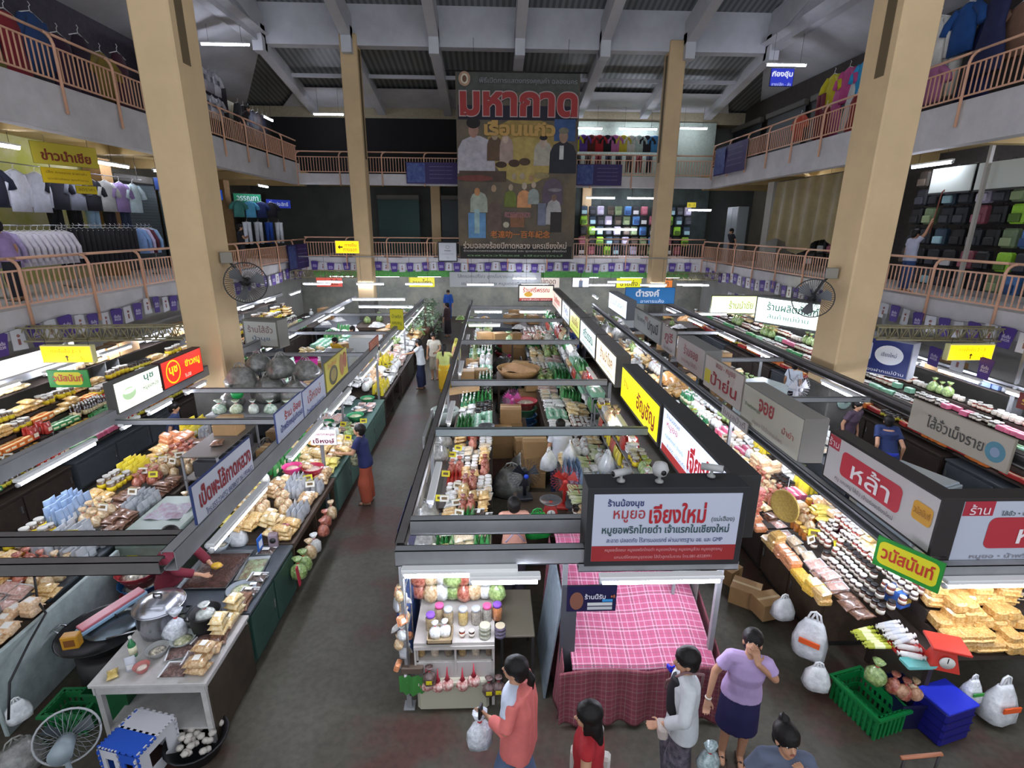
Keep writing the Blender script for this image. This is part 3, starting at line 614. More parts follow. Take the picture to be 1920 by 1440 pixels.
def shelf(where, O, U, V, tiers, length, keys, seed, s0=1.0, det=9.0, clen=(.45, .8), dens=1.0, fill=.93, tiern=None, grow=.045, gap=1.0):
    """stock a counter: clusters of equal goods side by side. O = near corner at the front edge, U = along, V = across (2-D unit vectors),
    tiers = [(across0, across1, z0, z1)]"""
    global NITEM
    rd = random.Random(seed); U = Vector(U); V = Vector(V); ang = math.atan2(U.y, U.x)
    names = tiern or (['front tier', 'second tier', 'third tier', 'fourth tier', 'top tier', 'highest tier', 'rear tier'] if len(tiers) > 1 else [''])
    for ti, (v0, v1, z0, z1) in enumerate(tiers):
        t = 0; ci = 0; last = None
        while t < length - .08:
            y = O[1] + U.y * t; s = s0 * (1 + max(0, y - 7) * grow)
            ks = keys(y, ti) if callable(keys) else keys
            k = rd.choice([q for q in ks if q != last] or ks); last = k; p = pal(k)
            cl = min(rd.uniform(*clen) * (1 + max(0, y - 8) * .05), length - t)
            flat = p['kind'] in ('pillow', 'brick', 'tray')
            yaw = rd.choice((0, PI / 2)) if flat else 0
            w, d = (p['w'], p['d']) if yaw == 0 else (p['d'], p['w'])
            w *= s * (.86 if flat else .97) * gap; d *= s * (.86 if flat else .97) * gap; nu = max(1, int(cl / w + .3)); nv = max(1, int((v1 - v0) / d + .35)); cl = nu * w
            label = '%s%s, %s cluster%s' % (p['desc'], ' on ' + where, ORD[min(ci, 34)], ' in ' + names[ti] if names[ti] else '')
            grp = '%s, %s cluster %s' % (where, ORD[min(ci, 34)], names[ti])
            if rd.random() < dens:
                for a in range(nu):
                    for c in range(nv):
                        layers = 1 + (rd.choice((0, 0, 1, 1, 2)) if p['kind'] in ('pillow', 'brick', 'tray') and dens > .9 else 0)
                        for l in range(layers):
                            if rd.random() > fill: continue
                            q = (c + .5) / nv; v = v0 + (v1 - v0) * q; zz = z0 + (z1 - z0) * q
                            u = t + (a + .5) * w + rd.uniform(-.1, .1) * w; v += rd.uniform(-.08, .08) * d
                            pos = Vector((O[0], O[1])) + U * u + V * v
                            tilt = math.atan2(z1 - z0, v1 - v0) if abs(z1 - z0) > .02 else 0
                            e = Euler((0, 0, 0))
                            m = Matrix.Rotation(ang + yaw + rd.uniform(-.2, .2), 3, 'Z')
                            if flat or p['kind'] in ('roll', 'bundle', 'heap'):
                                ax = Vector((V.y, -V.x, 0)); m = Matrix.Rotation(-tilt if False else tilt, 3, ax) @ m
                                m = Matrix.Rotation(rd.uniform(-.12, .12), 3, 'X') @ m
                            put(p, (pos.x, pos.y, zz + l * p['h'] * s * .8), m.to_euler(), s * rd.uniform(.9, 1.08), label, grp, y < det); NITEM += 1
            t += cl + .015; ci += 1
# ---------------- counters ----------------
def counter(name, label, x0, x1, y0, y1, h, m, top=None, side='+x', doors=2, legs=False):
    """a shop counter: cabinet or legged table with a worktop"""
    o = thing(name, label, 'counter', ((x0 + x1) / 2, (y0 + y1) / 2, 0)); cx, cy = (x0 + x1) / 2, (y0 + y1) / 2; a, b_ = x0 - cx, x1 - cx; c, d = y0 - cy, y1 - cy
    MB().rbox(a - .02, b_ + .02, c - .01, d + .01, h - .04, h, .006).build('worktop', top or m, o)
    if legs:
        for X in (a + .04, b_ - .04):
            for Y in ((c + .04, d - .04) if d - c < 1.3 else (c + .04, 0, d - .04)):
                MB().box(X - .025, X + .025, Y - .025, Y + .025, 0, h - .04).build('leg', m, o)
        ap = MB(); ap.box(a, b_, c + .01, c + .03, h - .13, h - .04); ap.box(a, b_, d - .03, d - .01, h - .13, h - .04); ap.box(b_ - .03, b_ - .01, c, d, h - .13, h - .04); ap.box(a + .01, a + .03, c, d, h - .13, h - .04)
        ap.build('apron', m, o)
        MB().box(a + .02, b_ - .02, c + .02, d - .02, .2, .225).build('lower_shelf', m, o)
    else:
        MB().box(a + .02, b_ - .02, c + .005, d - .005, .08, h - .04).build('cabinet', m, o)
        MB().box(a + .05, b_ - .05, c + .02, d - .02, 0, .08).build('plinth', DARK, o)
        for i in range(doors):
            q0 = c + (d - c) * i / doors + .02; q1 = c + (d - c) * (i + 1) / doors - .02; X = b_ if side == '+x' else a; e_ = .012 if side == '+x' else -.012
            dr = MB().rbox(min(X - .02 * (1 if e_ > 0 else -1), X + e_), max(X - .02 * (1 if e_ > 0 else -1), X + e_), q0, q1, .12, h - .08, .004).build('door', m, o)
            MB().box(min(X + e_, X + e_ * 2.5), max(X + e_, X + e_ * 2.5), q1 - .08, q1 - .05, h * .5, h * .5 + .12).build('handle', STEEL, dr)
    return o
GRN = M('2c4a40', .5, var=.15); BRN = M('4a3b2e', .6, var=.2); CRM = M('b3b4a4', .6, var=.08); SLT = M('4c5258', .5, var=.1); DKW = M('3b3029', .6, var=.2); TEAL = M('4d6b62', .55, var=.12); WHTP = M('b9b6b2', .55, var=.1)
LAc = [(4.05, 4.95, WHTP, 1, 'white painted wooden table at the near end of the main aisle'), (5.0, 6.3, GRN, 0, 'dark green cabinet counter with the black meat tray'), (6.35, 8.3, BRN, 1, 'wooden counter of yellow noodle bags beside the main aisle'),
       (8.35, 10.2, TEAL, 0, 'teal cabinet counter beside the navy shirted woman'), (10.25, 12.6, TEAL, 0, 'teal cabinet counter of steel basins'), (12.8, 15.0, DKW, 1, 'dark counter of pale packets where two shoppers stand'),
       (15.05, 17.6, DKW, 0, 'dark counter beyond the two shoppers in white'), (17.7, 19.8, DKW, 1, 'dark counter near the far end of the main aisle'), (19.9, 22, BRN, 0, 'last counter of the left block in the main aisle')]
for y0, y1, m, lg, lb in LAc: counter('shop_counter', lb, -3.85, -2.78, y0, y1, .8, m, SLT if m is GRN else None, '+x', 2, bool(lg))
for i, (y0, y1) in enumerate(((5.2, 7.6), (7.7, 10.1), (12.0, 14.6), (14.7, 17.5), (17.6, 20.4))):
    counter('shop_counter', 'dark counter on the outer side of the left block, %s from its near end' % ORD[i], -6.0, -5.15, y0, y1, .85, DKW if i % 2 else SLT, None, '-x', 2, False)
for i, (y0, y1) in enumerate(((5.1, 7.1), (7.25, 9.9), (10.1, 13.5), (13.7, 16.9), (17.1, 19.7), (19.9, 21.8))):
    counter('shop_counter', 'counter on the west side of the middle block, %s from its near end' % ORD[i], -.85, -.05, y0, y1, .8, (SLT, DKW, BRN)[i % 3], None, '-x', 2, False)
    counter('shop_counter', 'counter on the east side of the middle block, %s from its near end' % ORD[i], 1.15, 2.2, max(y0, 6.0), y1, .8, (DKW, SLT, BRN)[i % 3], None, '+x', 2, False)
for i, (y0, y1) in enumerate(((5.15, 6.6), (6.65, 8.6), (8.7, 11.9), (12.0, 15.0), (15.1, 18.4), (18.5, 21.6))):
    counter('shop_counter', 'counter under the boards of the east block, %s from its near end' % ORD[i], 4.0, 4.95, y0, y1, .75, (BRN, DKW, SLT)[i % 3], None, '-x', 2, False)
for i, (y0, y1) in enumerate(((5.3, 7.9), (8.0, 10.4), (11.5, 15.0), (15.1, 18.5))):
    counter('shop_counter', 'pale counter on the outer side of the east block, %s from its near end' % ORD[i], 6.15, 6.95, y0, y1, .8, (CRM, SLT)[i % 2], None, '+x', 2, False)
for i, (y0, y1) in enumerate(((6.0, 9.2), (9.3, 12.6), (12.7, 16), (16.1, 19.5), (19.6, 23))):
    counter('shop_counter', 'stepped display base beneath the east gallery, %s from its near end' % ORD[i], 9.0, 10.1, y0, y1, .65, (SLT, DKW)[i % 2], None, '-x', 3, False)
    counter('shop_counter', 'stepped display base beneath the west gallery, %s from its near end' % ORD[i], -9.2, -7.95, y0, y1, .65, (DKW, SLT)[i % 2], None, '+x', 3, False)
def riser(x0, x1, y0, y1, zs, label, m=DKW):
    """stepped stand on a counter; zs = step heights"""
    b = MB(); n = len(zs); 
    for i, z in enumerate(zs):
        a = x0 + (x1 - x0) * i / n; c = x0 + (x1 - x0) * (i + 1) / n
        b.box(min(a, c), max(a, c), y0, y1, zs[0] - .03 if i == 0 else .66, z)
    return tag(b.build('stepped_stand', m), label, 'display stand')
# ---------------- stepped stands and stock ----------------
for i in range(5):
    y0 = 6.0 + i * 3.4
    riser(9.1, 10.15, y0, y0 + 3.2, (.78, .95, 1.12, 1.29, 1.46), 'stepped stand of jars under the east gallery, %s from its near end' % ORD[i])
    riser(-8.05, -9.25, y0, y0 + 3.2, (.78, .95, 1.12, 1.29, 1.46), 'stepped stand of jars under the west gallery, %s from its near end' % ORD[i])
def step_tiers(n, w_, z0, dz): return [(i * w_, (i + 1) * w_, z0 + i * dz, z0 + i * dz) for i in range(n)]
# main aisle, left block
shelf('left aisle table', (-2.8, 4.12), (0, 1), (-1, 0), [(0, .2, .8, .8)], .85, ['tan', 'brown'], 1, clen=(.25, .4), gap=.9)
shelf('left aisle table', (-2.8, 4.55), (0, 1), (-1, 0), [(0, .2, .85, .87)], .5, ['gold', 'gold2'], 11, clen=(.4, .45), gap=.9, tiern=['raised row'])
shelf('green cabinet', (-2.8, 5.03), (0, 1), (-1, 0), [(0, .2, .8, .8)], .6, ['brown', 'trayd', 'tray'], 2, clen=(.3, .4))
shelf('left wooden counter', (-2.8, 6.32), (0, 1), (-1, 0), [(0, .24, .82, .86), (.24, .5, .88, .95), (.5, .78, .96, 1.02), (.78, 1.05, 1.02, 1.1)], 2.0,
      lambda y, t: (['gold', 'tan', 'pouch'] if t == 0 else ['gold', 'gold2', 'tied', 'yel'] if y < 7.2 else ['yel', 'tan', 'gold2', 'tiedr', 'pouch'] if t < 3 else ['pouchg', 'boxp', 'white', 'tiedw']), 3, clen=(.35, .6))
shelf('left teal counter', (-2.82, 8.4), (0, 1), (-1, 0), [(0, .3, .82, .86), (.3, .62, .88, .95), (.62, 1.0, .96, 1.05)], 1.8, ['gold', 'tied', 'tiedw', 'yel', 'pouchg', 'tan', 'gold2', 'tiedg'], 4, clen=(.3, .55))
shelf('basin counter', (-2.85, 10.35), (0, 1), (-1, 0), [(0, .45, .82, .84), (.5, .95, .86, .9)], 2.2, ['basin', 'basinw', 'heapw', 'basing', 'trayp'], 5, s0=.9, clen=(.4, .5), grow=.0)
shelf('pale packet counter', (-2.82, 12.8), (0, 1), (-1, 0), [(0, .3, .82, .86), (.3, .62, .9, .97), (.62, 1.0, 1.0, 1.12)], 4.8, ['white', 'trayp', 'brickp', 'gold2', 'white', 'tiedw', 'pouchy'], 6, clen=(.5, .9))
shelf('far aisle counters', (-2.82, 17.7), (0, 1), (-1, 0), [(0, .5, .82, .9), (.5, 1.0, .95, 1.1)], 4.2, ['tiedg', 'heapg', 'white', 'gold', 'tiedg', 'sack'], 7, clen=(.6, 1.1))
# inside and outer side of the left block
shelf('outer left counter', (-5.2, 5.3), (0, 1), (-1, 0), [(0, .27, .85, .9), (.27, .55, .95, 1.0), (.55, .82, 1.05, 1.15)], 4.8, lambda y, t: ['brown', 'tied', 'pouch', 'brown', 'tiedr'] if t < 2 else ['gold', 'bricko', 'jary', 'pouchy', 'pouchb'], 8, clen=(.4, .7))
shelf('outer left far counters', (-5.2, 12.0), (0, 1), (-1, 0), [(0, .4, .87, .9), (.4, .85, .95, 1.1)], 8.4, ['white', 'tiedw', 'gold2', 'boxc', 'tiedg', 'pouchg', 'jarw', 'basinw'], 9, clen=(.6, 1.0))
# west gallery display (jars with yellow labels above, packets below)
shelf('west gallery display', (-8.05, 6.3), (0, 1), (-1, 0), step_tiers(5, .23, .8, .17), 16.5,
      lambda y, t: [['jarg', 'boxg', 'boxp', 'jarz', 'pouchr'], ['jarg', 'botd', 'boxg', 'jarz', 'pouchg'], ['botd', 'boxg', 'boxo', 'pouchr', 'jarb'], ['jary', 'jary', 'boxo', 'gold'], ['jary', 'jary', 'gold', 'jarz']][t], 10, det=9.5, clen=(.4, .8))
shelf('west gallery display shelf', (-9.3, 6.4), (0, 1), (-1, 0), [(0, .3, 1.85, 1.85)], 14, ['pouch', 'white', 'tied', 'gold2', 'boxk'], 12, clen=(.5, 1.0), tiern=['shelf'], dens=.8)
# middle block
shelf('middle block west counter', (-.8, 5.15), (0, 1), (1, 0), [(0, .26, .8, .85), (.26, .52, .87, .9), (.52, .76, .9, .93)], 4.7, lambda y, t: ['gold', 'boxw', 'pouchg', 'trayd', 'tray', 'pouch', 'yel', 'trayp'] if y < 6.6 else ['trayd', 'gold', 'jarw', 'tiedr', 'tray', 'white', 'pouchr'], 13, clen=(.3, .5))
shelf('middle block west counters', (-.8, 10.15), (0, 1), (1, 0), [(0, .38, .8, .85), (.38, .76, .87, .93)], 11.3, ['white', 'pouchg', 'tiedw', 'jark', 'tray', 'botg', 'tiedg', 'boxc'], 14, clen=(.5, .8))
shelf('middle block east counter', (2.15, 6.1), (0, 1), (-1, 0), [(0, .3, .82, .88), (.3, .6, .85, .88), (.6, .95, .82, .82)], 1.0, ['jarb', 'jark', 'jarg', 'tied', 'jary'], 15, clen=(.3, .5))
shelf('vegetable counter', (2.15, 7.3), (0, 1), (-1, 0), [(.02, .3, .85, .85), (.32, .62, .83, .83), (.64, .95, .82, .82)], 2.55, lambda y, t: (['pouchb', 'leek', 'white'] if y < 8.1 and t > 0 else ['leek', 'leek', 'tiedw', 'gold2', 'jarr']), 16, clen=(.5, .6))
shelf('middle block east counters', (2.15, 10.15), (0, 1), (-1, 0), [(0, .48, .85, .92), (.48, .95, .82, .84)], 11.3, ['gold2', 'tray', 'tiedg', 'white', 'trayp', 'pouchg', 'boxc', 'herb', 'jarr'], 17, clen=(.5, .8))
def wall_rack(x, y0, y1, zs, label):
    o = thing('hanging_shelf', label, 'shelf', (x, y0, 0)); L = y1 - y0
    for z in zs: MB().box(-.3, 0, 0, L, z - .025, z).build('board', BEAM, o)
    MB().box(-.015, .0, 0, L, .1, zs[-1] + .05).build('back_panel', M('6c6a66', .6, var=.15), o)
    for yy in (.0, L - .03): MB().box(-.3, -.27, yy, yy + .03, .8, zs[-1]).build('upright', BEAM, o)
wall_rack(2.33, 4.95, 9.9, (1.25, 1.6), 'two tier hanging shelf below the lit boxes on the east side of the middle block'); wall_rack(2.33, 10.15, 21.5, (1.3, 1.62), 'farther two tier hanging shelf on the east side of the middle block')
shelf('lit box shelf', (2.3, 5.0), (0, 1), (-1, 0), [(0, .26, 1.25, 1.25), (0, .26, 1.6, 1.6)], 4.8, ['tiedw', 'jarb', 'tiedg', 'pouchr', 'boxw', 'tied', 'jary', 'white', 'pouchy'], 61, clen=(.3, .5), tiern=['lower board', 'upper board'])
shelf('farther hanging shelf', (2.3, 10.2), (0, 1), (-1, 0), [(0, .28, 1.3, 1.3), (0, .28, 1.62, 1.62)], 11.2, ['tiedw', 'boxw', 'pouchg', 'gold', 'tied', 'pouchr', 'white', 'boxc'], 62, clen=(.4, .7), tiern=['lower board', 'upper board'])
# east block under the boards
shelf('near east display', (3.72, 4.75), (0, 1), (1, 0), [(0, .2, .82, .84)], 2.1, ['brick', 'brick', 'bricky', 'bricko'], 18, clen=(.35, .6))
shelf('near east display', (3.95, 4.55), (0, 1), (1, 0), [(0, .2, .9, .93), (.2, .31, .98, .98), (.31, .42, 1.04, 1.04), (.42, .53, 1.1, 1.1), (.53, .64, 1.16, 1.16), (.64, .78, 1.22, 1.22)], 2.1,
      lambda y, t: (['tray', 'trayp', 'brown'] if t == 0 else ['jarb', 'jarb', 'jarr', 'jark'] if y < 5.8 else ['jarg', 'yel', 'tied', 'boxw', 'brickp']) if t < 5 else ['brickp', 'gold2', 'jarr'], 19, clen=(.4, .6), tiern=['second tier', 'third tier', 'fourth tier', 'fifth tier', 'sixth tier', 'top tier'])
shelf('east corner roll tray', (3.85, 4.22), (0, 1), (1, 0), [(0, .25, .84, .86), (.25, .5, .9, .95)], .3, ['rollg', 'rollw'], 20, clen=(.3, .35), gap=.8)
shelf('east block counter', (4.0, 6.95), (0, 1), (1, 0), [(0, .25, .77, .84), (.25, .5, .88, .95), (.5, .75, 1.0, 1.06), (.75, 1.0, 1.1, 1.16)], 4.9,
      lambda y, t: (['tied', 'gold2', 'tan', 'tiedr', 'bricko'] if t < 2 and y < 9 else ['jarw', 'white', 'boxp', 'brickp', 'jark', 'tiedw', 'pouchy'] if y < 9.4 else ['jarw', 'tiedw', 'tiedg', 'herb', 'botg', 'white']), 21, clen=(.3, .55), gap=.95)
shelf('far east block counters', (4.0, 12), (0, 1), (1, 0), [(0, .5, .8, .95), (.5, 1.0, 1.0, 1.2)], 9.5, lambda y, t: ['heapo', 'gold', 'heapo', 'tiedw', 'brick'] if y < 16 else ['sack', 'tied', 'tiedg', 'boxk', 'jarw'], 22, clen=(.5, .9))
# golden packets stacked at the east corner, facing the camera side
shelf('east corner stack', (4.62, 4.15), (1, 0), (0, 1), [(0, .15, .84, .84), (.15, .3, 1.0, 1.0), (.3, .45, 1.15, 1.15), (.45, .6, 1.3, 1.3), (.6, .75, 1.43, 1.43)], 1.0, ['goldb', 'goldb'], 23, clen=(.5, .6), gap=.9, fill=1)
shelf('farther east corner stack', (5.55, 4.15), (1, 0), (0, 1), [(0, .2, .84, .84), (.2, .4, 1.0, 1.0), (.4, .6, 1.1, 1.1)], 1.2, ['trayp', 'tray', 'brickp'], 24, clen=(.5, .6))
# outer side of the east block
shelf('pale outer counter', (6.2, 5.4), (0, 1), (1, 0), [(0, .36, .82, .86), (.36, .72, .9, 1.0)], 4.8, ['white', 'trayp', 'boxw', 'tiedw', 'tray', 'rollw'], 25, clen=(.4, .7), dens=.85)
shelf('far outer counter', (6.2, 11.6), (0, 1), (1, 0), [(0, .36, .82, .86), (.36, .72, .9, 1.0)], 9, ['white', 'tiedw', 'boxk', 'gold2', 'tiedg', 'basinw'], 26, clen=(.5, .9))
# east gallery display
shelf('east gallery display', (9.1, 6.2), (0, 1), (1, 0), step_tiers(5, .21, .8, .17), 16.8,
      lambda y, t: [['boxr', 'boxr', 'boxo', 'jarz'], ['jarb', 'boxr', 'boxb', 'boxc', 'jarq'], ['jarq', 'jarb', 'boxc', 'boxg'], ['jarq', 'tiedg', 'boxc', 'jarb', 'boxp'], ['jarw', 'tiedg', 'jarq', 'gold2']][t], 27, det=9.5, clen=(.4, .7))
shelf('east gallery display shelf', (10.3, 6.4), (0, 1), (1, 0), [(0, .3, 1.85, 1.85)], 15, ['boxb', 'pouch', 'tiedw', 'boxk', 'gold2'], 28, clen=(.5, 1.0), tiern=['shelf'], dens=.8)
o = thing('corner_table', 'table with a tiered rack under the golden packets at the east corner', 'table', (5.6, 4.55, 0)); MB().box(-1.15, 1.15, -.42, .4, .78, .83).build('tabletop', DKW, o); st = MB()
for i in range(4): st.box(-1.0, 1.0, -.25 + i * .15, .38, .83 + i * .145, .97 + i * .145 if i < 1 else .98 + i * .14)
st.build('tiered_rack', DKW, o)
for a in (-1.1, 1.1):
    for b_ in (-.38, .36): MB().box(a - .025, a + .025, b_ - .025, b_ + .025, 0, .78).build('leg', DKW, o)
def fill_inside(x0, x1, y0, y1, where, seed):
    rd = random.Random(seed); y = y0
    while y < y1:
        x = rd.uniform(x0, x1); t = rd.random(); k = 1.2 + .02 * y
        if t < .45:
            for j in range(rd.choice((1, 2, 3))): put(pal('boxk'), (x, y, j * .24 * k), (0, 0, rd.uniform(-.2, .2)), k, 'brown carton stacked in the inner passage of the ' + where, 'cartons in the passage of the ' + where, y < 9)
        elif t < .6: put(pal('sack'), (x, y, 0), (0, 0, y), k, 'grey plastic bag on the passage floor of the ' + where, 'grey bags in the passage of the ' + where)
        elif t < .75: put(pal('sackw'), (x, y, 0), (0, 0, y), k * 1.2, 'white carrier bag on the passage floor of the ' + where, 'white bags in the passage of the ' + where)
        elif t < .88:
            for j in range(rd.choice((2, 3, 4))): put(P('basin', 'stacked_basin', 'basin', 'basin', .42, .42, .16, '5c5c58', rd.choice(('2f6fae', 'b83c44', '3c8a5c'))), (x, y, j * .13 * k), (0, 0, 0), k, 'coloured plastic basin stacked in the passage of the ' + where, 'basins in the passage of the ' + where, False)
        else: put(pal('basinp'), (x, y, 0), (0, 0, 0), k, 'pink basket on the passage floor of the ' + where, 'pink baskets in the passage of the ' + where)
        y += rd.uniform(.3, .6)
fill_inside(.15, .95, 9.2, 21.5, 'middle block', 51); fill_inside(-4.9, -4.15, 9.2, 21.5, 'left block', 52); fill_inside(-4.9, -4.5, 5.6, 6.0, 'left block', 55); fill_inside(5.2, 6.0, 7.6, 21.5, 'east block', 53)
for i, (x, s_) in enumerate(((-9.5, -1), (10.45, 1))):
    for j in range(5):
        y0 = 6 + j * 3.4
        o = thing('wall_shelf', 'narrow shelf behind the %s gallery display, %s from the near end' % ('west' if s_ < 0 else 'east', ORD[j]), 'shelf', (x, y0, 1.82))
        MB().box(-.18, .2, 0, 3.2, 0, .025).build('board', DKW, o); br = MB()
        for yy in (.1, 3.05): br.box(-.16, .16, yy, yy + .03, -1.8, 0)
        br.build('bracket', BEAM, o)
print('items', NITEM)
# ---------------- signboards ----------------
def board(name, label, cat, loc, facing, w_, h, face='e9eaf0', depth=.03, case='3a3838', lines=(), emit=0, border=.02, panels=(), group=None, tilt=0):
    """a sign: case + face + lettering. lines = [(text, x, y, w, h, colour, bold)], panels = [(x0,x1,y0,y1,colour)] in face units (centre origin)"""
    o = thing(name, label, cat, loc, 0, group, rot=(Euler((0, 0, face_rot(facing).z + 0)).to_matrix() @ Euler((PI / 2, 0, 0)).to_matrix() @ Euler((0, 0, tilt)).to_matrix()).to_euler())
    MB().rbox(-w_ / 2, w_ / 2, -h / 2, h / 2, -depth, 0, .004).build('case', M(case, .6), o)
    MB().box(-w_ / 2 + border, w_ / 2 - border, -h / 2 + border, h / 2 - border, -.002, .004).build('face', M(face, .4, emit=emit), o)
    for i, p in enumerate(panels):
        x0, x1, y0, y1, c = p[:5]; b = MB(); pz = .006 + i * .0015
        if len(p) > 5 and p[5] == 'round':
            rr = min(x1 - x0, y1 - y0) * .22; vs = []
            for qx, qy, a0 in ((x1 - rr, y1 - rr, 0), (x0 + rr, y1 - rr, 90), (x0 + rr, y0 + rr, 180), (x1 - rr, y0 + rr, 270)):
                for a in range(0, 91, 18): vs.append((qx + rr * math.cos(math.radians(a0 + a)), qy + rr * math.sin(math.radians(a0 + a)), pz))
            b.add(vs, [tuple(range(len(vs)))])
        elif len(p) > 5 and p[5] in ('disc', 'ring'):
            cx, cy, rx, ry = (x0 + x1) / 2, (y0 + y1) / 2, (x1 - x0) / 2, (y1 - y0) / 2
            vs = [(cx + rx * math.cos(t * PI / 12), cy + ry * math.sin(t * PI / 12), pz) for t in range(24)]
            if p[5] == 'disc': b.add(vs, [tuple(range(24))])
            else:
                vs += [(cx + (v[0] - cx) * .86, cy + (v[1] - cy) * .86, pz) for v in vs]; b.add(vs, [(t, (t + 1) % 24, 24 + (t + 1) % 24, 24 + t) for t in range(24)])
        else: b.add([(x0, y0, pz), (x1, y0, pz), (x1, y1, pz), (x0, y1, pz)], [(0, 1, 2, 3)])
        b.build('printed_panel', M(c, .5, emit=emit * .6), o)
    for L in lines:
        s, x, y, lw, lh, c = L[:6]; bd = L[6] if len(L) > 6 else 0
        me = text_mesh(s, lw, lh, bd, M(c, .5, emit=emit * .5 if emit else 0)); obj('lettering', me, o, (x, y, .009 + len(panels) * .0015))
    return o
NAVY, RED, BLK = '24306b', 'b3202c', '1c1c20'
LM = lambda t, x, y, w_, h, c, b=0: (t, x, y, w_, h, c, b)
# front corner of the middle block
nl = [LM('ร้านน้องนุช', -.40, .265, .34, .10, NAVY, .01), LM('หมูยอ', -.36, .13, .30, .13, 'a8323a'), LM('เจียงใหม่', .1, .16, .54, .22, RED, .02), LM('(แม่เฮือง)', .54, .09, .22, .07, '243c3a', .01),
      LM('หมูยอพริกไทยดำ เจ้าแรกในเชียงใหม่', 0, -.02, 1.22, .12, '2b4a4c', .01), LM('สะอาด ปลอดภัย ไร้สารบอแรกซ์ ผ่านมาตรฐาน อย. และ GMP', 0, -.13, 1.12, .065, NAVY, .01),
      LM('หมูยอเจ็ดชนะ หมูยอพริกไทยดำ หมูยอหนังหมู หมูยอหมูล้วน หมูยอสูตรหมู', 0, -.235, 1.14, .05, 'd99a9c'), LM('แหนมซี่โครงหมูชุดซอย ไส้อั่วสูตรโบราณ โทร.081-8328991', 0, -.315, .95, .05, 'd99a9c')]
board('shop_sign', 'big white sign with red lettering and red footer over the pink checked cloth', 'sign', (1.63, 4.3, 2.27), '-y', 1.52, .84, 'c3c8d8', .3, '252528', nl, 0, .06, [(-.70, .70, -.36, -.19, '9c2a2c')])
def lightbox(label, y0, y1, z0, z1, face, lines, panels=(), emit=.5, case='2d2c2d', x=2.35, facing='-x', depth=.28):
    return board('light_box', label, 'light box sign', (x, (y0 + y1) / 2, (z0 + z1) / 2), facing, y1 - y0, z1 - z0, face, depth, case, lines, emit * SIGN, .05, panels)
lightbox('black cased light box lit white blue with slanted red lettering beside the middle block', 4.55, 6.75, 1.98, 2.68, 'cfdcf2',
         [LM('เจียงใหม่', .42, .05, .95, .36, RED, .03), LM('ร้านน้องนุช', -.65, .24, .5, .09, NAVY), LM('หมูยอ', -.66, .12, .42, .1, 'b04050'), LM('หมูยอพริกไทยดำ เจ้าแรกใน', -.55, -.03, .7, .08, '4a7078'), LM('สะอาด ปลอดภัย ไร้สาร', -.3, -.14, 1.0, .07, '5560a0')],
         [(-1.02, 1.02, -.30, -.19, '9c2a2c')], .9)
lightbox('black cased light box with bright yellow face and maroon lettering', 6.85, 9.15, 1.98, 2.62, 'f4ea0e', [LM('อัญชัญ', .45, -.02, 1.0, .34, '8c2a1a', .02), LM('ร้าน', -.75, .06, .3, .14, '9a3a20')], (), .75)
FB = [(9.6, 11.6, 'f2e6cf', 'warm white', 'ร้านนำโชค', '8a6a4a', 1.0), (11.7, 13.9, 'dfe9ee', 'cool white', 'ศรีวรรณ', '2f6b58', .8), (14.0, 15.9, 'd8e07a', 'yellow green', 'ขนมจีน', '8a5a20', .6), (16.0, 17.8, 'd2dbe0', 'pale grey', 'น้ำพริก', '4a5a80', .6), (18.0, 20.8, 'e6cfc4', 'pinkish', 'ร้านศรีพรรณ', 'b03a30', .6)]
for y0, y1, f, d_, t, c, e_ in FB:
    lightbox('%s light box on the middle block beyond the yellow one' % d_, y0, y1, 2.02, 2.66, f, [LM(t, .1, .08, (y1 - y0) * .6, .26, c, .02), LM('ไส้อั่ว แคบหมู น้ำพริกหนุ่ม', .1, -.17, (y1 - y0) * .7, .09, c)], (), e_, '57534c')
board('shop_sign', 'white sign with red footer facing the camera over the far middle stall', 'sign', (1.78, 21.9, 2.35), '-y', 1.5, .7, 'e6dcc8', .1, '444444', [LM('ร้านศรีพรรณ', 0, .15, 1.1, .22, RED, .01), LM('อาหารพื้นเมือง ของฝาก', 0, -.26, 1.2, .08, 'f0e0d8')], .35, .05, [(-.7, .7, -.31, -.2, 'a83a34'), (-.5, -.15, -.15, .05, 'd0a030', 'disc')])
# east block boards
board('shop_sign', 'white board with red rounded panel, nearest of the east block boards', 'sign', (4.15, 5.0, 2.32), '-x', 1.7, .62, 'c9c4c0', .2, '2a2422', [LM('หล้า', -.05, .03, .6, .24, 'f2eeea', .004), LM('ร้าน', -.72, .2, .18, .1, 'f0dede'), LM('หมู แคบหมู ไส้อั่ว เจ้าอร่อยเชียงใหม่', -.12, -.2, .95, .07, '6b6468'), LM('วนัสนันท์', .67, .06, .2, .08, 'a06a1a')], 0, .03,
      [(-.82, -.62, .12, .28, 'b8323e'), (-.55, .4, -.13, .17, 'bd3440', 'round'), (.55, .79, -.05, .15, 'd9a02c', 'round')])
board('shop_sign', 'white board with red rounded panel facing the camera at the east corner', 'sign', (5.3, 4.25, 2.2), '-y', 1.75, .74, 'bfc4d2', .2, '2a2422', [LM('หล้า', .02, 0, .5, .24, 'f2e6e8', .004), LM('ร้าน', -.68, .26, .2, .11, 'f0d8dc'), LM('ไส้อั่ว • แคบหมู', -.25, .21, .42, .07, '3c4a48'), LM('หมูยอ • น้ำพริก • ของฝาก', -.1, -.26, 1.1, .07, '8a8890')], 0, .03,
      [(-.84, -.54, .19, .345, 'b22a3c'), (-.55, .6, -.17, .17, 'b8303c', 'round')])
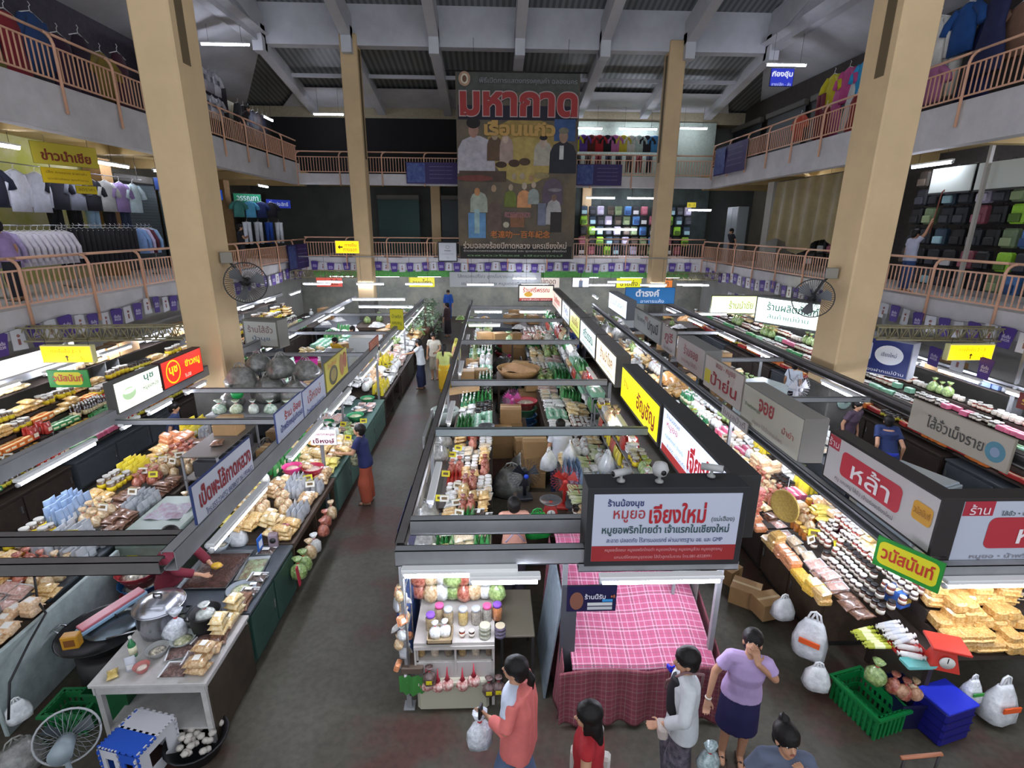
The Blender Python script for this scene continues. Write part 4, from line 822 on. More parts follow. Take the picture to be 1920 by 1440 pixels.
board('shop_sign', 'cream board with faded red and green lettering in a grey box on the east block', 'sign', (4.15, 7.25, 2.25), '-x', 1.75, .64, 'c6c2b0', .34, '85827c', [LM('จอย', -.1, .12, .45, .2, 'a83c3c', .02), LM('น้ำพริกหนุ่ม', -.5, .0, .5, .08, '5d7a50'), LM('น้ำยำ', .55, -.02, .3, .1, 'b05048'), LM('หมูยอ ไส้อั่วสมุนไพร', 0, -.2, .9, .1, 'a89890')], 0, .02)
board('shop_sign', 'white board with large dark red lettering and yellow square on the east block', 'sign', (4.13, 8.92, 2.36), '-x', 1.6, .62, 'c9bdb4', .03, '8a8078', [LM('ป้าย่น', .08, -.05, 1.1, .26, 'a02c34', .01), LM('ขนม - หมูยอ', .1, .2, .8, .12, 'a04a48')], 0, .01, [(-.76, -.5, -.2, .05, 'd8c832')])
board('shop_sign', 'small white board hanging under the dark red lettered one', 'sign', (4.09, 8.2, 1.9), '-x', 1.0, .2, 'bdb8b4', .02, '77706a', [LM('ใบมูลป้าตี๋', 0, 0, .85, .15, '7c6a6a')], 0, .01)
board('shop_sign', 'pinkish grey boxed board with faded red lettering on the east block', 'sign', (4.15, 10.6, 2.4), '-x', 1.55, .6, 'b9aaa4', .34, '7b7a76', [LM('ร้านจอย', .05, .1, .8, .22, 'a04048', .01), LM('แคบหมู ไส้อั่ว', .0, -.15, .9, .12, 'a0605c')], 0, .01)
board('shop_sign', 'white board with dark lettering leaning back on the east block', 'sign', (4.15, 12.0, 2.45), '-x', 1.0, .6, 'bfb4ae', .03, '777370', [LM('ภูรี', 0, .05, .6, .3, '98323c', .02), LM('โทร. 053-234', 0, -.2, .6, .08, '444444')], 0, .01)
board('shop_sign', 'long grey board with black lettering by the east column', 'sign', (4.15, 13.9, 2.48), '-x', 2.5, .6, 'a9aaa6', .05, '6e6d6a', [LM('ปทุมมี', .6, 0, .9, .36, '222226', .02), LM('ร้าน แคบหมู', -.5, .05, .8, .2, '555c60'), LM('พญา', 0, .15, .3, .14, '9c3038')], 0, .02)
board('light_box', 'lit white box sign on the far east block before the blue sign', 'light box sign', (4.1, 17.2, 2.55), '-x', 2.6, .6, 'd5e0f4', .3, '5e6268', [LM('ร้านวันดี ของฝาก', 0, .05, 1.9, .2, '5a6a90')], .7, .04)
board('shop_sign', 'blue sign with white lettering at the far end of the east block', 'sign', (5.9, 19.6, 2.55), '-y', 1.9, .62, '1f6fae', .05, '1d4c78', [LM('ดำรงค์', -.1, .1, .9, .28, 'f0f4f8', .03), LM('อาหารแห้ง', .1, -.2, .9, .14, 'dce8f0')], .1, .02)
board('light_box', 'yellow green light box beside the far east column', 'light box sign', (9.3, 19.0, 2.3), '-y', 2.6, .7, 'e0e6a0', .1, '666a5c', [LM('ร้านนำชัย ผักสด', .2, 0, 1.6, .3, '5c7a40')], .8, .04)
board('light_box', 'bright white light box with dark green lettering near the east gallery', 'light box sign', (8.9, 15.4, 2.55), -PI / 3, 2.2, .85, 'dff0ec', .4, '6d706c', [LM('ร้านผลิตภัณฑ์', .1, .15, 1.6, .26, '24584c', .01), LM('สินค้าแม่บ้าน', 0, -.15, 1.3, .16, '3a7064')], .9, .05)
board('shop_sign', 'white board with dark lettering in a black box toward the east gallery', 'sign', (8.7, 12.6, 2.35), -PI / 3, 1.1, .75, 'b8c0c0', .3, '26262a', [LM('เฮือนเพ็ญศรี', 0, .08, .9, .22, '343a40', .01), LM('ของฝาก', 0, -.2, .5, .12, '555c60')], 0, .03)
board('shop_sign', 'navy sign with round white emblem toward the east gallery', 'sign', (8.6, 10.9, 2.3), -PI / 3, 1.05, .8, '27346e', .3, 'a8aab4', [LM('เชียงใหม่', .1, .08, .3, .1, '27346e'), LM('ของฝากแม่บ้าน', .05, -.3, .8, .08, 'e8ecf4')], .1, .02, [(-.18, .38, -.15, .28, 'e8ecf6', 'disc'), (-.45, -.25, -.1, .3, 'd8dcee', 'round')])
board('shop_sign', 'faded tan board with rounded ends and blue disc on the outer east block', 'sign', (6.86, 6.98, 2.12), '-x', 1.75, .5, '9c9384', .03, '8c8374', [LM('ไส้อั่วเม็งราย', -.02, 0, 1.0, .2, '35312c', .005)], 0, .01, [(.5, .8, -.17, .12, '3f7484', 'disc'), (.58, .72, -.1, .04, '7a88a0', 'disc')])
board('shop_sign', 'dark red sign with gold lettering beneath the east gallery', 'sign', (9.7, 8.3, 2.02), -PI / 2.2, .95, .3, '7a1c14', .03, '5c1812', [LM('ร้านอรุณี', 0, 0, .8, .2, 'd8a83c', .01)], 0, .01)
# green and yellow shop plates
VP = [(-.25, .25, -.12, .13, 'e8e02c', 'round')]
board('shop_sign', 'green and yellow plate with orange lettering hung above the near east jars', 'sign', (4.0, 4.2, 1.9), -PI / 2 + .55, .56, .33, '2f9a3c', .02, '2a8036', [LM('วนัสนันท์', 0, .02, .44, .15, 'c8402c', .02)], 0, .005, VP)
board('shop_sign', 'green and yellow plate with orange lettering beneath the west gallery', 'sign', (-8.0, 9.7, 2.2), '-y', .75, .34, '2f9a3c', .02, '2a8036', [LM('วนัสนันท์', 0, .02, .56, .14, 'c8402c', .02)], 0, .005, VP)
# left block boards (facing the main aisle)
board('shop_sign', 'white board with dark red lettering and phone number, nearest on the main aisle', 'sign', (-2.86, 5.14, 2.42), '+x', 1.24, .42, 'c4c8d2', .025, '2a3a6a', [LM('เป็ดพะโล้กาดหลวง', .02, .04, 1.1, .22, '8c1f28', .025), LM('โทร.053-234752 8438657 06-1954653', .06, -.15, 1.02, .075, '34406c', .015)], 0, .012)
board('shop_sign', 'white board with red name above blue lettering, second on the main aisle', 'sign', (-2.86, 6.98, 2.38), '+x', .98, .52, 'bcc2d4', .02, '3c4c80', [LM('ร้าน อ้อย', .1, .13, .6, .13, 'b03a3c', .01), LM('น้ำพริกหนุ่มทิดรส', .04, -.02, .82, .14, '2c3a80', .01), LM('โทร. 081-9982516', 0, -.18, .8, .08, 'b04a58')], 0, .01)
board('shop_sign', 'white board with slanted red name joined beyond the second main aisle board', 'sign', (-2.86, 8.02, 2.36), '+x', 1.05, .52, 'bcc2d4', .02, '3c4c80', [LM('เจ๊หงษ์', -.02, .1, .62, .18, 'a8584c'), LM('น้ำพริกหนุ่มหวาน', .0, -.12, .85, .13, '4a5a94', .005)], 0, .01)
board('poster_board', 'yellow food poster board with a noodle bowl picture on the main aisle', 'poster', (-2.86, 9.3, 2.5), '+x', 1.35, .52, 'cfc24a', .02, '7c7634', [LM('ร้านเจ๊หงษ์', -.3, .17, .5, .09, 'c0602c')], 0, .01, [(-.5, .0, -.22, .12, '4c4a2c', 'disc'), (-.42, -.08, -.16, .07, '9c8c4c', 'disc'), (.15, .4, -.2, .2, 'b0764a', 'disc'), (.38, .6, -.1, .2, 'a85c3c', 'disc')])
board('shop_sign', 'small orange board on the left block past the noodle poster', 'sign', (-2.86, 12.35, 2.27), '+x', .95, .3, 'b0583c', .02, '8a4630', [LM('ร้านป้าแดง', 0, .03, .7, .14, 'd09a80')], 0, .01)
board('shop_sign', 'narrow yellow board above the far main aisle counter', 'sign', (-2.86, 15.4, 2.35), -.2, .42, .62, 'd0c828', .02, '8a8428', [LM('น้ำพริก', 0, .1, .3, .12, '5a6428'), LM('แคบหมู', 0, -.12, .3, .12, '5a6428')], 0, .01)
board('price_sign', 'small white board with dark red lettering hung over the green bags', 'sign', (-2.75, 7.9, 1.72), '-y', .42, .26, 'd9d4d2', .012, 'a8a4a2', [LM('น้ำพริกหนุ่ม', 0, .06, .36, .07, '6c2430', .01), LM('เจ๊หงษ์', 0, -.05, .34, .09, '5c1c28', .02)], 0, .005)
board('light_box', 'white green light box with a green bowl picture on the outer left block', 'light box sign', (-5.8, 8.36, 2.42), '+x', 1.14, .5, 'e4ecd4', .15, '55534e', [LM('นุช', .25, .13, .25, .12, '2c5a50', .02), LM('หมูยอหนัง', .27, -.02, .4, .1, '3a4a44', .01)], .75, .02, [(-.42, -.1, -.1, .1, '9cb890', 'disc'), (-.4, -.12, .0, .08, 'dce6d0', 'disc'), (.52, .55, -.16, -.13, '7c6a3c', 'disc')])
board('light_box', 'red light box with yellow ring and lettering beside the west column', 'light box sign', (-5.8, 9.62, 2.44), '+x', 1.3, .5, 'c0281c', .15, '4a2c28', [LM('นุช', -.32, .02, .26, .17, 'f4e020', .03), LM('ข้าวหมู', .3, .05, .5, .2, 'f4d81c', .03), LM('ไม่ชี', .1, -.16, .2, .07, 'f0e0d0')], .6, .02, [(-.54, -.1, -.21, .22, 'f0c818', 'ring')])
board('light_box', 'grey boxed sign with faded lettering on the far outer left block', 'light box sign', (-5.8, 13.0, 2.4), -.25, 1.0, .7, '9a9c98', .4, '77766c', [LM('ร้านไส้อั่ว', 0, .12, .7, .18, '6c4c48'), LM('ป้านุช', 0, -.12, .5, .14, '46607c')], .1, .05)
board('light_box', 'narrow lit sign with green lettering right behind the west column', 'light box sign', (-6.3, 12.1, 2.3), .35, .5, .75, 'dfe8c8', .08, '6a6c60', [LM('ช', 0, .2, .2, .15, '2a5048', .02), LM('หมูยอ', 0, -.02, .36, .12, '33504c'), LM('ไส้อั่ว', 0, -.2, .34, .12, '33504c')], .7, .02)
# payment board with portrait patch at the pink stall
board('payment_sign', 'dark blue board with white lettering and small portrait print by the pink cloth', 'sign', (.93, 4.15, 1.6), '-y', .48, .29, '1f1c48', .02, '15132e', [LM('ร้านนี้รับ', .03, .035, .2, .06, 'e8e8f4', .01), LM('QR', .2, .03, .05, .04, 'd0743c', .01)], 0, .003, [(-.21, -.08, -.12, .08, '8a5a48', 'disc'), (-.04, .2, -.075, -.04, 'd8dcdc'), (-.04, .2, -.12, -.085, 'c8ccd0'), (.1, .2, -.03, 0, '3c9ad8')])
# yellow direction signs (lit), trusses, fans
for n, x, y, z in (('west', -8.17, 10.0, 2.6), ('east', 9.7, 10.0, 2.62)):
    o = board('direction_sign', 'lit yellow direction sign with an upward arrow under the %s truss' % n, 'sign', (x, y, z), '-y', .95, .34, 'f4c40c', .12, 'e8e2a0', [LM('ทางขึ้นชั้น 2 - 3', 0, .07, .55, .08, '4a3c10', .01), LM('ขึ้น', .28, -.08, .07, .07, '4a3c10')], .85, .02)
    MB().add([(-.012, -.13, .01), (.012, -.13, .01), (.012, -.06, .01), (.045, -.06, .01), (0, -.015, .01), (-.045, -.06, .01), (-.012, -.06, .01)], [(0, 1, 2, 3, 4, 5, 6)]).build('arrow', M('4a3c10', .5), o)
    hg = MB(); hg.tube([(-.4, .17, -.06), (-.4, .3, -.06)], .006, 5); hg.build('hanger', DARK, o)
    hg = MB(); hg.tube([(.4, .17, -.06), (.4, .3, -.06)], .006, 5); hg.build('hanger', DARK, o)
o = board('direction_sign', 'lit yellow direction sign with a left pointing arrow on the west railing corner', 'sign', (-6.5, 24.2, 4.08), '-y', 1.05, .55, 'f0b80c', .1, 'e8d890', [LM('ทางขึ้น', .15, .1, .5, .16, '5a4a10', .01), LM('ทางออก', .12, -.12, .6, .14, '5a4a10', .01)], .8, .02)
MB().add([(-.42, .0, .01), (-.32, .1, .01), (-.32, .03, .01), (-.2, .03, .01), (-.2, -.03, .01), (-.32, -.03, .01), (-.32, -.1, .01)], [(0, 6, 5, 4, 3, 2, 1)]).build('arrow', M('3a3010', .5), o)
MB().tube([(0, 0, -.1), (0, 0, -.5)], .02, 6).build('bracket', DARK, o)
TRM = M('8a8262', .5, .3, var=.1)
def truss(p, q, h, label):
    o = thing('steel_truss', label, 'truss', p); L = (Vector(q) - Vector(p)).length; o.rotation_euler = (0, 0, math.atan2(q[1] - p[1], q[0] - p[0]))
    for yy in (-.12, .12):
        for zz, nm in ((0, 'lower_chord'), (h, 'upper_chord')):
            MB().box(0, L, yy - .015, yy + .015, zz - .015, zz + .015).build(nm, TRM, o)
        n = max(2, int(L / (h * .9))); b = MB()
        for i in range(n):
            a, c = i * L / n, (i + 1) * L / n
            b.tube([(a, yy, 0), ((a + c) / 2, yy, h)], .012, 4); b.tube([((a + c) / 2, yy, h), (c, yy, 0)], .012, 4); b.tube([(a, yy, 0), (a, yy, h)], .01, 4)
        b.build('web', TRM, o)
    return o
truss((-9.2, 10.35, 2.8), (-6.2, 10.55, 2.8), .26, 'olive steel lattice truss from the west gallery to the near west column')
truss((8.0, 10.55, 2.8), (10.6, 10.35, 2.8), .26, 'olive steel lattice truss from the near east column to the east gallery')
truss((-9.2, 24.3, 2.75), (-6.2, 24.3, 2.75), .3, 'olive steel lattice truss beside the far west column')
truss((8.0, 24.3, 2.7), (10.6, 24.3, 2.7), .3, 'olive steel lattice truss beside the far east column')
# ---------------- giant hanging banner ----------------
bn = thing('hanging_banner', 'giant dark theatre banner with red Thai title hanging from the back beam', 'banner', (1.03, 24.0, 7.32), 0, None, rot=(PI / 2, 0, 0))
W_, H_ = 5.12, 7.4
MB().box(-W_ / 2, W_ / 2, -H_ / 2, H_ / 2, -.01, .0).build('vinyl_sheet', M('453c33', .6, c2='6a5c44', vscale=.55), bn)
MB().tube([(-W_ / 2 - .4, H_ / 2 + .03, 0), (W_ / 2 + .3, H_ / 2 + .03, 0)], .03, 6).build('hanging_pole', BLACK, bn)
MB().tube([(-1.8, H_ / 2, 0), (-1.8, H_ / 2 + 1.1, .4)], .008, 4).build('rope', DARK, bn); MB().tube([(2, H_ / 2, 0), (2, H_ / 2 + 1.1, .4)], .008, 4).build('rope', DARK, bn)
def bp(px, py): return ((px - 971) * .02235, (310 - py) * .0211)
def flat(pts, z, mat, name='printed_figure', par=bn):
    b = MB(); b.add([(x, y, z) for x, y in pts], [tuple(range(len(pts)))][::1]); return b.build(name, mat, par)
def ell(cx, cy, rx, ry, n=16): return [(cx + rx * math.cos(2 * PI * i / n), cy + ry * math.sin(2 * PI * i / n)) for i in range(n)]
zz = [.004]
def patch(kind, px, py, w, h, c):
    x, y = bp(px, py); w *= .02235; h *= .0211; zz[0] += .0012
    if kind == 'e': p = ell(x, y, w / 2, h / 2)
    elif kind == 'r': p = [(x - w / 2, y - h / 2), (x + w / 2, y - h / 2), (x + w / 2, y + h / 2), (x - w / 2, y + h / 2)]
    elif kind == 'b': p = [(x - w / 2, y - h / 2), (x + w / 2, y - h / 2), (x + w * .48, y + h * .15), (x + w * .36, y + h * .38), (x + w * .1, y + h * .5), (x - w * .1, y + h * .5), (x - w * .36, y + h * .38), (x - w * .48, y + h * .15)]
    flat(p, zz[0], M(c, .7, var=.18, vscale=3))
for a in (('r', 971, 152, 225, 34, '4c4f48'), ('e', 985, 268, 150, 110, '9a8144'), ('e', 985, 292, 110, 90, 'a89352'), ('r', 971, 205, 222, 26, '1f1a2c'), ('r', 1060, 235, 40, 40, '35507c'),
          ('b', 893, 282, 72, 70, 'aaa4aa'), ('e', 888, 236, 19, 30, 'a07a68'), ('e', 888, 224, 26, 20, '1c1412'), ('b', 928, 270, 30, 46, '5c4632'), ('e', 928, 246, 12, 17, 'a08c74'), ('b', 950, 272, 26, 50, 'a08a80'), ('e', 948, 251, 12, 18, 'b8a08e'),
          ('b', 1020, 278, 36, 46, 'a8a090'), ('e', 1020, 258, 14, 20, 'b09a88'), ('e', 1020, 249, 15, 10, '1a1614'), ('b', 1058, 285, 52, 60, '22222a'), ('r', 1055, 276, 8, 26, 'c0c0bc'), ('e', 1058, 246, 17, 26, '9a7c66'), ('e', 1058, 236, 19, 12, '77705f'),
          ('e', 940, 300, 22, 12, '3c2a1c'), ('e', 965, 297, 22, 14, '453020'), ('e', 985, 294, 22, 14, '4c3826'), ('r', 905, 322, 90, 20, '4a3a2c'), ('e', 890, 326, 70, 12, '6c3830'),
          ('b', 897, 372, 34, 40, '9aa090'), ('e', 894, 352, 11, 16, 'b07c50'), ('r', 893, 418, 34, 50, '5c86ac'), ('r', 893, 410, 10, 48, '8ea8a8'), ('b', 927, 400, 28, 60, '5c4a40'), ('e', 926, 345, 10, 14, 'a08468'),
          ('b', 958, 365, 24, 32, '66702c'), ('e', 959, 343, 9, 13, 'a8957c'), ('b', 985, 365, 28, 34, 'c48a5c'), ('e', 985, 340, 10, 14, 'b0a08c'), ('b', 1003, 360, 22, 30, '8c948c'), ('e', 1003, 338, 9, 12, 'b09c88'),
          ('e', 965, 322, 9, 12, 'a09078'), ('e', 981, 321, 10, 13, '9c8c74'), ('e', 998, 325, 9, 11, '9c7858'), ('e', 1018, 320, 30, 12, '8a7a54'), ('b', 1040, 350, 40, 50, '594c58'), ('e', 1044, 347, 26, 7, '7c7478'), ('b', 1043, 390, 30, 50, 'a4a09c'), ('e', 1043, 362, 10, 13, '7c6050'), ('r', 1048, 410, 22, 40, '2c2622'), ('r', 1020, 395, 16, 44, '6c7080'),
          ('r', 972, 408, 28, 26, '7c5438'), ('e', 950, 416, 12, 12, 'b0a890'), ('r', 970, 472, 222, 26, '1e1a16'), ('e', 873, 147, 22, 26, 'b08c74'), ('e', 873, 147, 14, 18, 'd0c8b0'), ('e', 873, 147, 8, 12, '6c4c38')): patch(*a)
def btext(t, px, py, w, h, c, b=.02):
    zz[0] += .002; x, y = bp(px, py); obj('lettering', text_mesh(t, w * .02235, h * .0211, b, M(c, .6)), bn, (x, y, zz[0]))
btext('มหากาด', 973, 190, 222, 48, 'b09a98', .055); btext('มหากาด', 973, 190, 218, 44, '9c2826', .034); btext('เรือนแก้ว', 975, 232, 134, 30, 'b8904a', .04)
btext('พิธีเปิดการแสดงทรงคุณค่า ฉลองนคร', 990, 150, 180, 13, '8c8a90', .0); btext('ศตวรรษกาดหลวง', 972, 396, 50, 11, 'a06a6c'); btext('老達叻一百年紀念', 978, 435, 118, 15, 'c0702c', .02)
btext('ร่วมฉลองร้อยปีกาดหลวง นครเชียงใหม่', 968, 457, 205, 14, 'c8b4a0', .01); btext('ร่วมเฉลิมฉลองและชมภาพยนตร์ และ ชุมชนกาดหลวง เชียงใหม่', 968, 469, 205, 6, 'a09890'); btext('ตลาดวโรรส เชียงใหม่', 968, 478, 190, 4, '6c8a60')
# ---------------- bunting ----------------
STR = M('3a3a3c', .6)
def flag(purple):
    o = thing('bunting_flag', 'x', 'bunting flag')
    b = MB(); w = .17; rings = []
    if purple: pts = [(-.19, 0), (-.13, .03), (.13, .03), (.19, 0), (.17, -.12), (.14, -.42), (-.14, -.42), (-.17, -.12)]
    else: pts = [(-.14, .02), (.14, .02), (.16, -.4), (-.16, -.4)]
    b.add([(x, -.004, z) for x, z in pts] + [(x, .004, z) for x, z in pts], [tuple(range(len(pts))), tuple(range(2 * len(pts) - 1, len(pts) - 1, -1))])
    b.build('cloth', M('4b3384' if purple else 'c9c9cf', .7), o)
    if purple: obj('printed_text', text_mesh('เริ่มต้น\nสะดวก', .2, .15, .02, M('cfc8e0', .6)), o, (0, -.008, -.2), (PI / 2, 0, 0))
    else:
        MB().box(-.03, .03, -.006, -.005, -.3, -.18).lathe([(0, -.15), (.03, -.13), (.03, -.1), (0, -.08)], 8, (0, -.004, 0)).build('printed_figure', M('8c5a54', .6), o)
    return o
fp, fw = flag(True), flag(False); first = {True: True, False: True}
def bunting(p, q, n, z, ang, where, sag=.12):
    pts = []
    for i in range(n):
        t = (i + .5) / n; x = p[0] + (q[0] - p[0]) * t; y = p[1] + (q[1] - p[1]) * t; zs = z - sag * math.sin(PI * ((t * n / 8) % 1)) + R_.uniform(-.02, .02); pts.append((x, y, zs + .02))
        pu = i % 2 == 0; src = fp if pu else fw
        o = src if first[pu] else dup(src); first[pu] = False
        o.location = (x, y, zs); o.rotation_euler = (R_.uniform(-.06, .06), R_.uniform(-.08, .08), ang + R_.uniform(-.15, .15)); s = .95; o.scale = (s, s, s)
        tag(o, ('purple bunting flag with white lettering' if pu else 'white bunting flag with a small printed figure') + ' along ' + where, 'bunting flag', ('purple' if pu else 'white') + ' bunting along ' + where)
    tag(MB().tube(pts, .004, 4).build('bunting_string', STR), 'thin dark string carrying the bunting flags along ' + where, 'string')
bunting((-9.12, 8.0), (-9.12, 26.0), 46, 3.12, PI / 2, 'the west gallery beam'); bunting((10.52, 26.0), (10.52, 8.0), 46, 3.12, -PI / 2, 'the east gallery beam')
bunting((-9.0, 26.62), (10.4, 26.62), 50, 3.32, 0, 'the far gallery beam'); bunting((9.9, 9.5), (9.9, 22), 20, 2.55, -PI / 2, 'the east display header')
# ---------------- banners tied to railings ----------------
def cloth_banner(label, loc, ang, w, h, c='33235e', c2='54659c', lines=(('ประเพณีสงกรานต์', .9),)):
    o = thing('cloth_banner', label, 'banner', loc, 0, None, rot=(PI / 2, 0, ang))
    MB().grid(10, 4, lambda u, v: ((u - .5) * w, (v - .5) * h, .02 * math.sin(u * 19 + v * 5))).build('cloth', M(c, .6), o)
    MB().grid(4, 4, lambda u, v: (-w * .48 + u * w * .35, (v - .5) * h * .9, .03 + .01 * math.sin(u * 9 + v * 7))).build('printed_picture', M(c2, .6, c2='2c3c80', vscale=5), o)
    for i in range(4): obj('lettering', text_mesh('สุขสันต์วันปีใหม่เมือง เชียงใหม่', w * .45, h * .06, 0, M('8f86b4', .6)), o, (w * .18, h * (.3 - i * .18), .035))
    MB().tube([(-w * .5, h * .5, 0), (-w * .5, h * .5, -.08)], .006, 4).tube([(w * .5, h * .5, 0), (w * .5, h * .5, -.08)], .006, 4).build('tie', WHITE, o)
    return o
cloth_banner('purple printed cloth banner on the upper far railing beside the giant banner, west side', (-2.9, 26.55, 7.4), 0, 2.4, .95)
cloth_banner('purple printed cloth banner on the upper far railing beside the giant banner, east side', (5.05, 26.55, 7.4), 0, 2.2, .95)
cloth_banner('crumpled purple banner on the upper east railing', (10.45, 24.6, 7.95), -PI / 2, 3.2, 1.2); cloth_banner('purple banner on the lower west railing near the corner', (-9.05, 25.2, 3.6), PI / 2, 2.6, 1.1)
board('notice_board', 'white framed notice with a dark diamond emblem on the lower far railing', 'notice', (-2.25, 26.5, 3.8), '-y', .95, .95, 'c9ccd0', .03, '1c1c20', [LM('กาดหลวง', 0, .05, .3, .06, '2c3440', .01), LM('ประชาสัมพันธ์ตลาดวโรรส', 0, -.1, .6, .04, '6c7078')], 0, .05, [(-.09, .09, .14, .3, '2a3048', 'ring'), (-.05, .05, -.32, -.24, '444c60', 'ring')])
# ---------------- gallery shops ----------------
def shutter(n, label, x0, x1, y, z0, z1, ang, c='3c4347', c2='2a3034'):
    o = thing('roller_shutter', label, 'shutter', (x0, y, z0), ang)
    w = x1 - x0; h = z1 - z0; MB().box(0, w, 0, .03, 0, h - .25).build('curtain', stripes(c, c2, .1, 2, .8, .5, .4), o)
    MB().rbox(-.03, w + .03, -.12, .12, h - .25, h, .03).build('roller_box', M('55524c', .6), o); MB().box(0, w, -.02, .05, 0, .06).build('bottom_bar', BEAM, o)
for i, (x0, x1, c) in enumerate(((-6.2, -4.0, '24403c'), (-2.8, -.6, '2c3234'), (-.4, 1.8, '2f3436'), (1.9, 4.3, '2c3234'))):
    shutter(0, 'dark roller shutter on the lower far gallery, %s from the west' % ORD[i], x0, x1, 29.8, 3.5, 6.6, 0, c)
for i, (y0, L_) in enumerate(((18.6, 2.2), (21.0, 2.4), (23.6, 1.6), (28.0, 2.4))):
    shutter(0, 'grey roller shutter on the lower west gallery, %s from the near end' % ORD[i], 0, L_, 0, 3.4, 6.6, PI / 2, '4a565a', '353f42')
    o = [q for q in col.objects if q.name.startswith('roller_shutter')][-1]; o.location = (-12.4, y0, 3.4)
for i, (y0, L_) in enumerate(((20.5, 3.2), (24.2, 3.2), (28, 3.2))):
    shutter(0, 'dark roller shutter on the upper east gallery, %s from the near end' % ORD[i], 0, L_, 0, 7.8, 10.3, -PI / 2, '2b3033', '1e2224')
    o = [q for q in col.objects if q.name.startswith('roller_shutter')][-1]; o.location = (13.3, y0 + L_, 7.8)
slab('wall_upper_far_painted_shade', -13, 3.5, 30.4, 30.5, 7.3, 10.4, M('0f0f11', .9)); slab('wall_upper_far_shop', 3.7, 12, 30.4, 30.5, 7.3, 10.4, M('9aa69a', .8, var=.1))  # first wall near black: shade of the dark opening put into its colour
slab('wall_lower_far', 4.5, 12, 30.4, 30.5, 3.5, 7.1, M('3c4644', .8, var=.3, vscale=2)); slab('wall_shop_west', -12.7, -12.6, 9, 18, 3.4, 7.2, M('dcd4ac', .8, c2='b8ba50', vscale=.8))
slab('wall_shop_east', 13.4, 13.5, 8, 19.6, 3.4, 7.2, M('34302c', .8, var=.2)); slab('wall_upper_west', -12.7, -12.6, 9, 28, 7.8, 11.2, M('4b4650', .8, var=.2)); slab('wall_upper_east', 13.6, 13.7, 8, 31, 7.8, 11.2, M('3a3430', .8, var=.2))
# garments
def garment(kind, c, c2=None):
    o = thing('hanging_garment', 'x', 'garment')
    b = MB(); m = M(c, .85, var=.12, vscale=6)
    def sil(rows, cx=0):
        rings = []
        for z, hw, t in rows:
            rings.append([(cx + hw * math.cos(a), t * math.sin(a) * (1 + .25 * math.sin(a * 3 + z * 9)), z) for a in [2 * PI * k / 12 for k in range(12)]])
        b.loft(rings)
    if kind == 'shirt':
        sil([(-.68, .25, .05), (-.4, .24, .06), (-.12, .24, .06), (-.03, .2, .05), (.02, .07, .03)])
        for s in (-1, 1): b.tube([(s * .16, 0, -.05), (s * .32, 0, -.2), (s * .36, 0, -.34)], [.07, .08, .085], 8)
    elif kind == 'long':
        sil([(-.75, .24, .05), (-.4, .22, .06), (-.12, .23, .06), (-.03, .18, .05), (.02, .06, .03)])
        for s in (-1, 1): b.tube([(s * .16, 0, -.05), (s * .28, .02, -.35), (s * .27, .03, -.65)], [.06, .055, .045], 8)
    elif kind == 'pants':
        for s in (-1, 1): b.tube([(s * .08, 0, 0), (s * .1, 0, -.45), (s * .11, 0, -.95)], [.11, .09, .07], 8)
        b.box(-.18, .18, -.05, .05, -.06, .02)
    else:
        sil([(-1.1, .32, .09), (-.8, .27, .08), (-.45, .17, .07), (-.15, .2, .06), (0, .12, .04)])
    b.build('fabric', m, o)
    h = MB(); h.tube([(-.2, 0, -.03), (0, 0, .05), (.2, 0, -.03)], .008, 5); h.tube([(0, 0, .05), (0, 0, .1), (.03, 0, .13), (0, 0, .16)], .005, 5); h.build('hanger', WHITE, o)
    if c2: MB().box(-.07, .07, -.075, -.068, -.35, -.2).build('print', M(c2, .7), o)
    return o
GAR = {}
def hang(kind, c, loc, ang, label, group, c2=None, s=1):
    k = (kind, c, c2)
    if k in GAR: o = dup(GAR[k])
    else: o = GAR[k] = garment(kind, c, c2)
    o.location = loc; o.rotation_euler = (0, 0, ang); o.scale = (s, s, s)
    return tag(o, label, 'garment', group)
def rack(x, y0, y1, z, label):
    o = thing('clothes_rail', label, 'clothes rail', (x, y0, 3.4)); L = y1 - y0
    MB().tube([(0, 0, z - 3.4), (0, L, z - 3.4)], .015, 6).build('bar', STEEL, o)
    for yy in (0, L):
        MB().tube([(0, yy, 0), (0, yy, z - 3.4)], .015, 6).build('leg', STEEL, o); MB().tube([(-.25, yy, .02), (.25, yy, .02)], .015, 6).build('foot', STEEL, o)
rack(-10.7, 11.9, 14.0, 4.95, 'low clothes rail of white shirts behind the west railing'); rack(-11.2, 14.4, 18.2, 4.95, 'low clothes rail of black trousers behind the west railing')
for i in range(11): hang('long', 'd9d4de' if i > 1 else 'b3a4cc', (-10.7, 12.05 + i * .18, 4.8), .25, 'white long sleeved shirt on the low rail' if i > 1 else 'lilac long sleeved shirt at the near end of the low rail', 'white shirts on the west rail' if i > 1 else 'lilac shirts on the west rail')
for i in range(14): hang('pants', '1b1b20', (-11.2, 14.5 + i * .2, 4.85), .3, 'black trousers hanging on the low rail behind the west railing', 'black trousers on the west rail')
for i in range(4): hang('long', ('7f9fd0', 'c8c0e0', '5c2434', '94b4dc')[i], (-11.2, 17.5 + i * .2, 4.85), .3, ('light blue', 'pale lilac', 'maroon', 'sky blue')[i] + ' shirt at the far end of the west low rail', None)
WS = [('shirt', '6f7890', 'slate blue'), ('shirt', '1d2030', 'black'), ('shirt', '23253a', 'navy'), ('long', 'd9dbe8', 'white'), ('long', 'cfd2e2', 'off white'), ('shirt', '202230', 'charcoal'), ('shirt', '7e8290', 'mid grey'), ('shirt', '1b1c26', 'jet black'), ('shirt', 'a9aaa8', 'light grey'), ('shirt', '8a76a4', 'mauve'), ('shirt', 'b8ccd4', 'pale blue')]
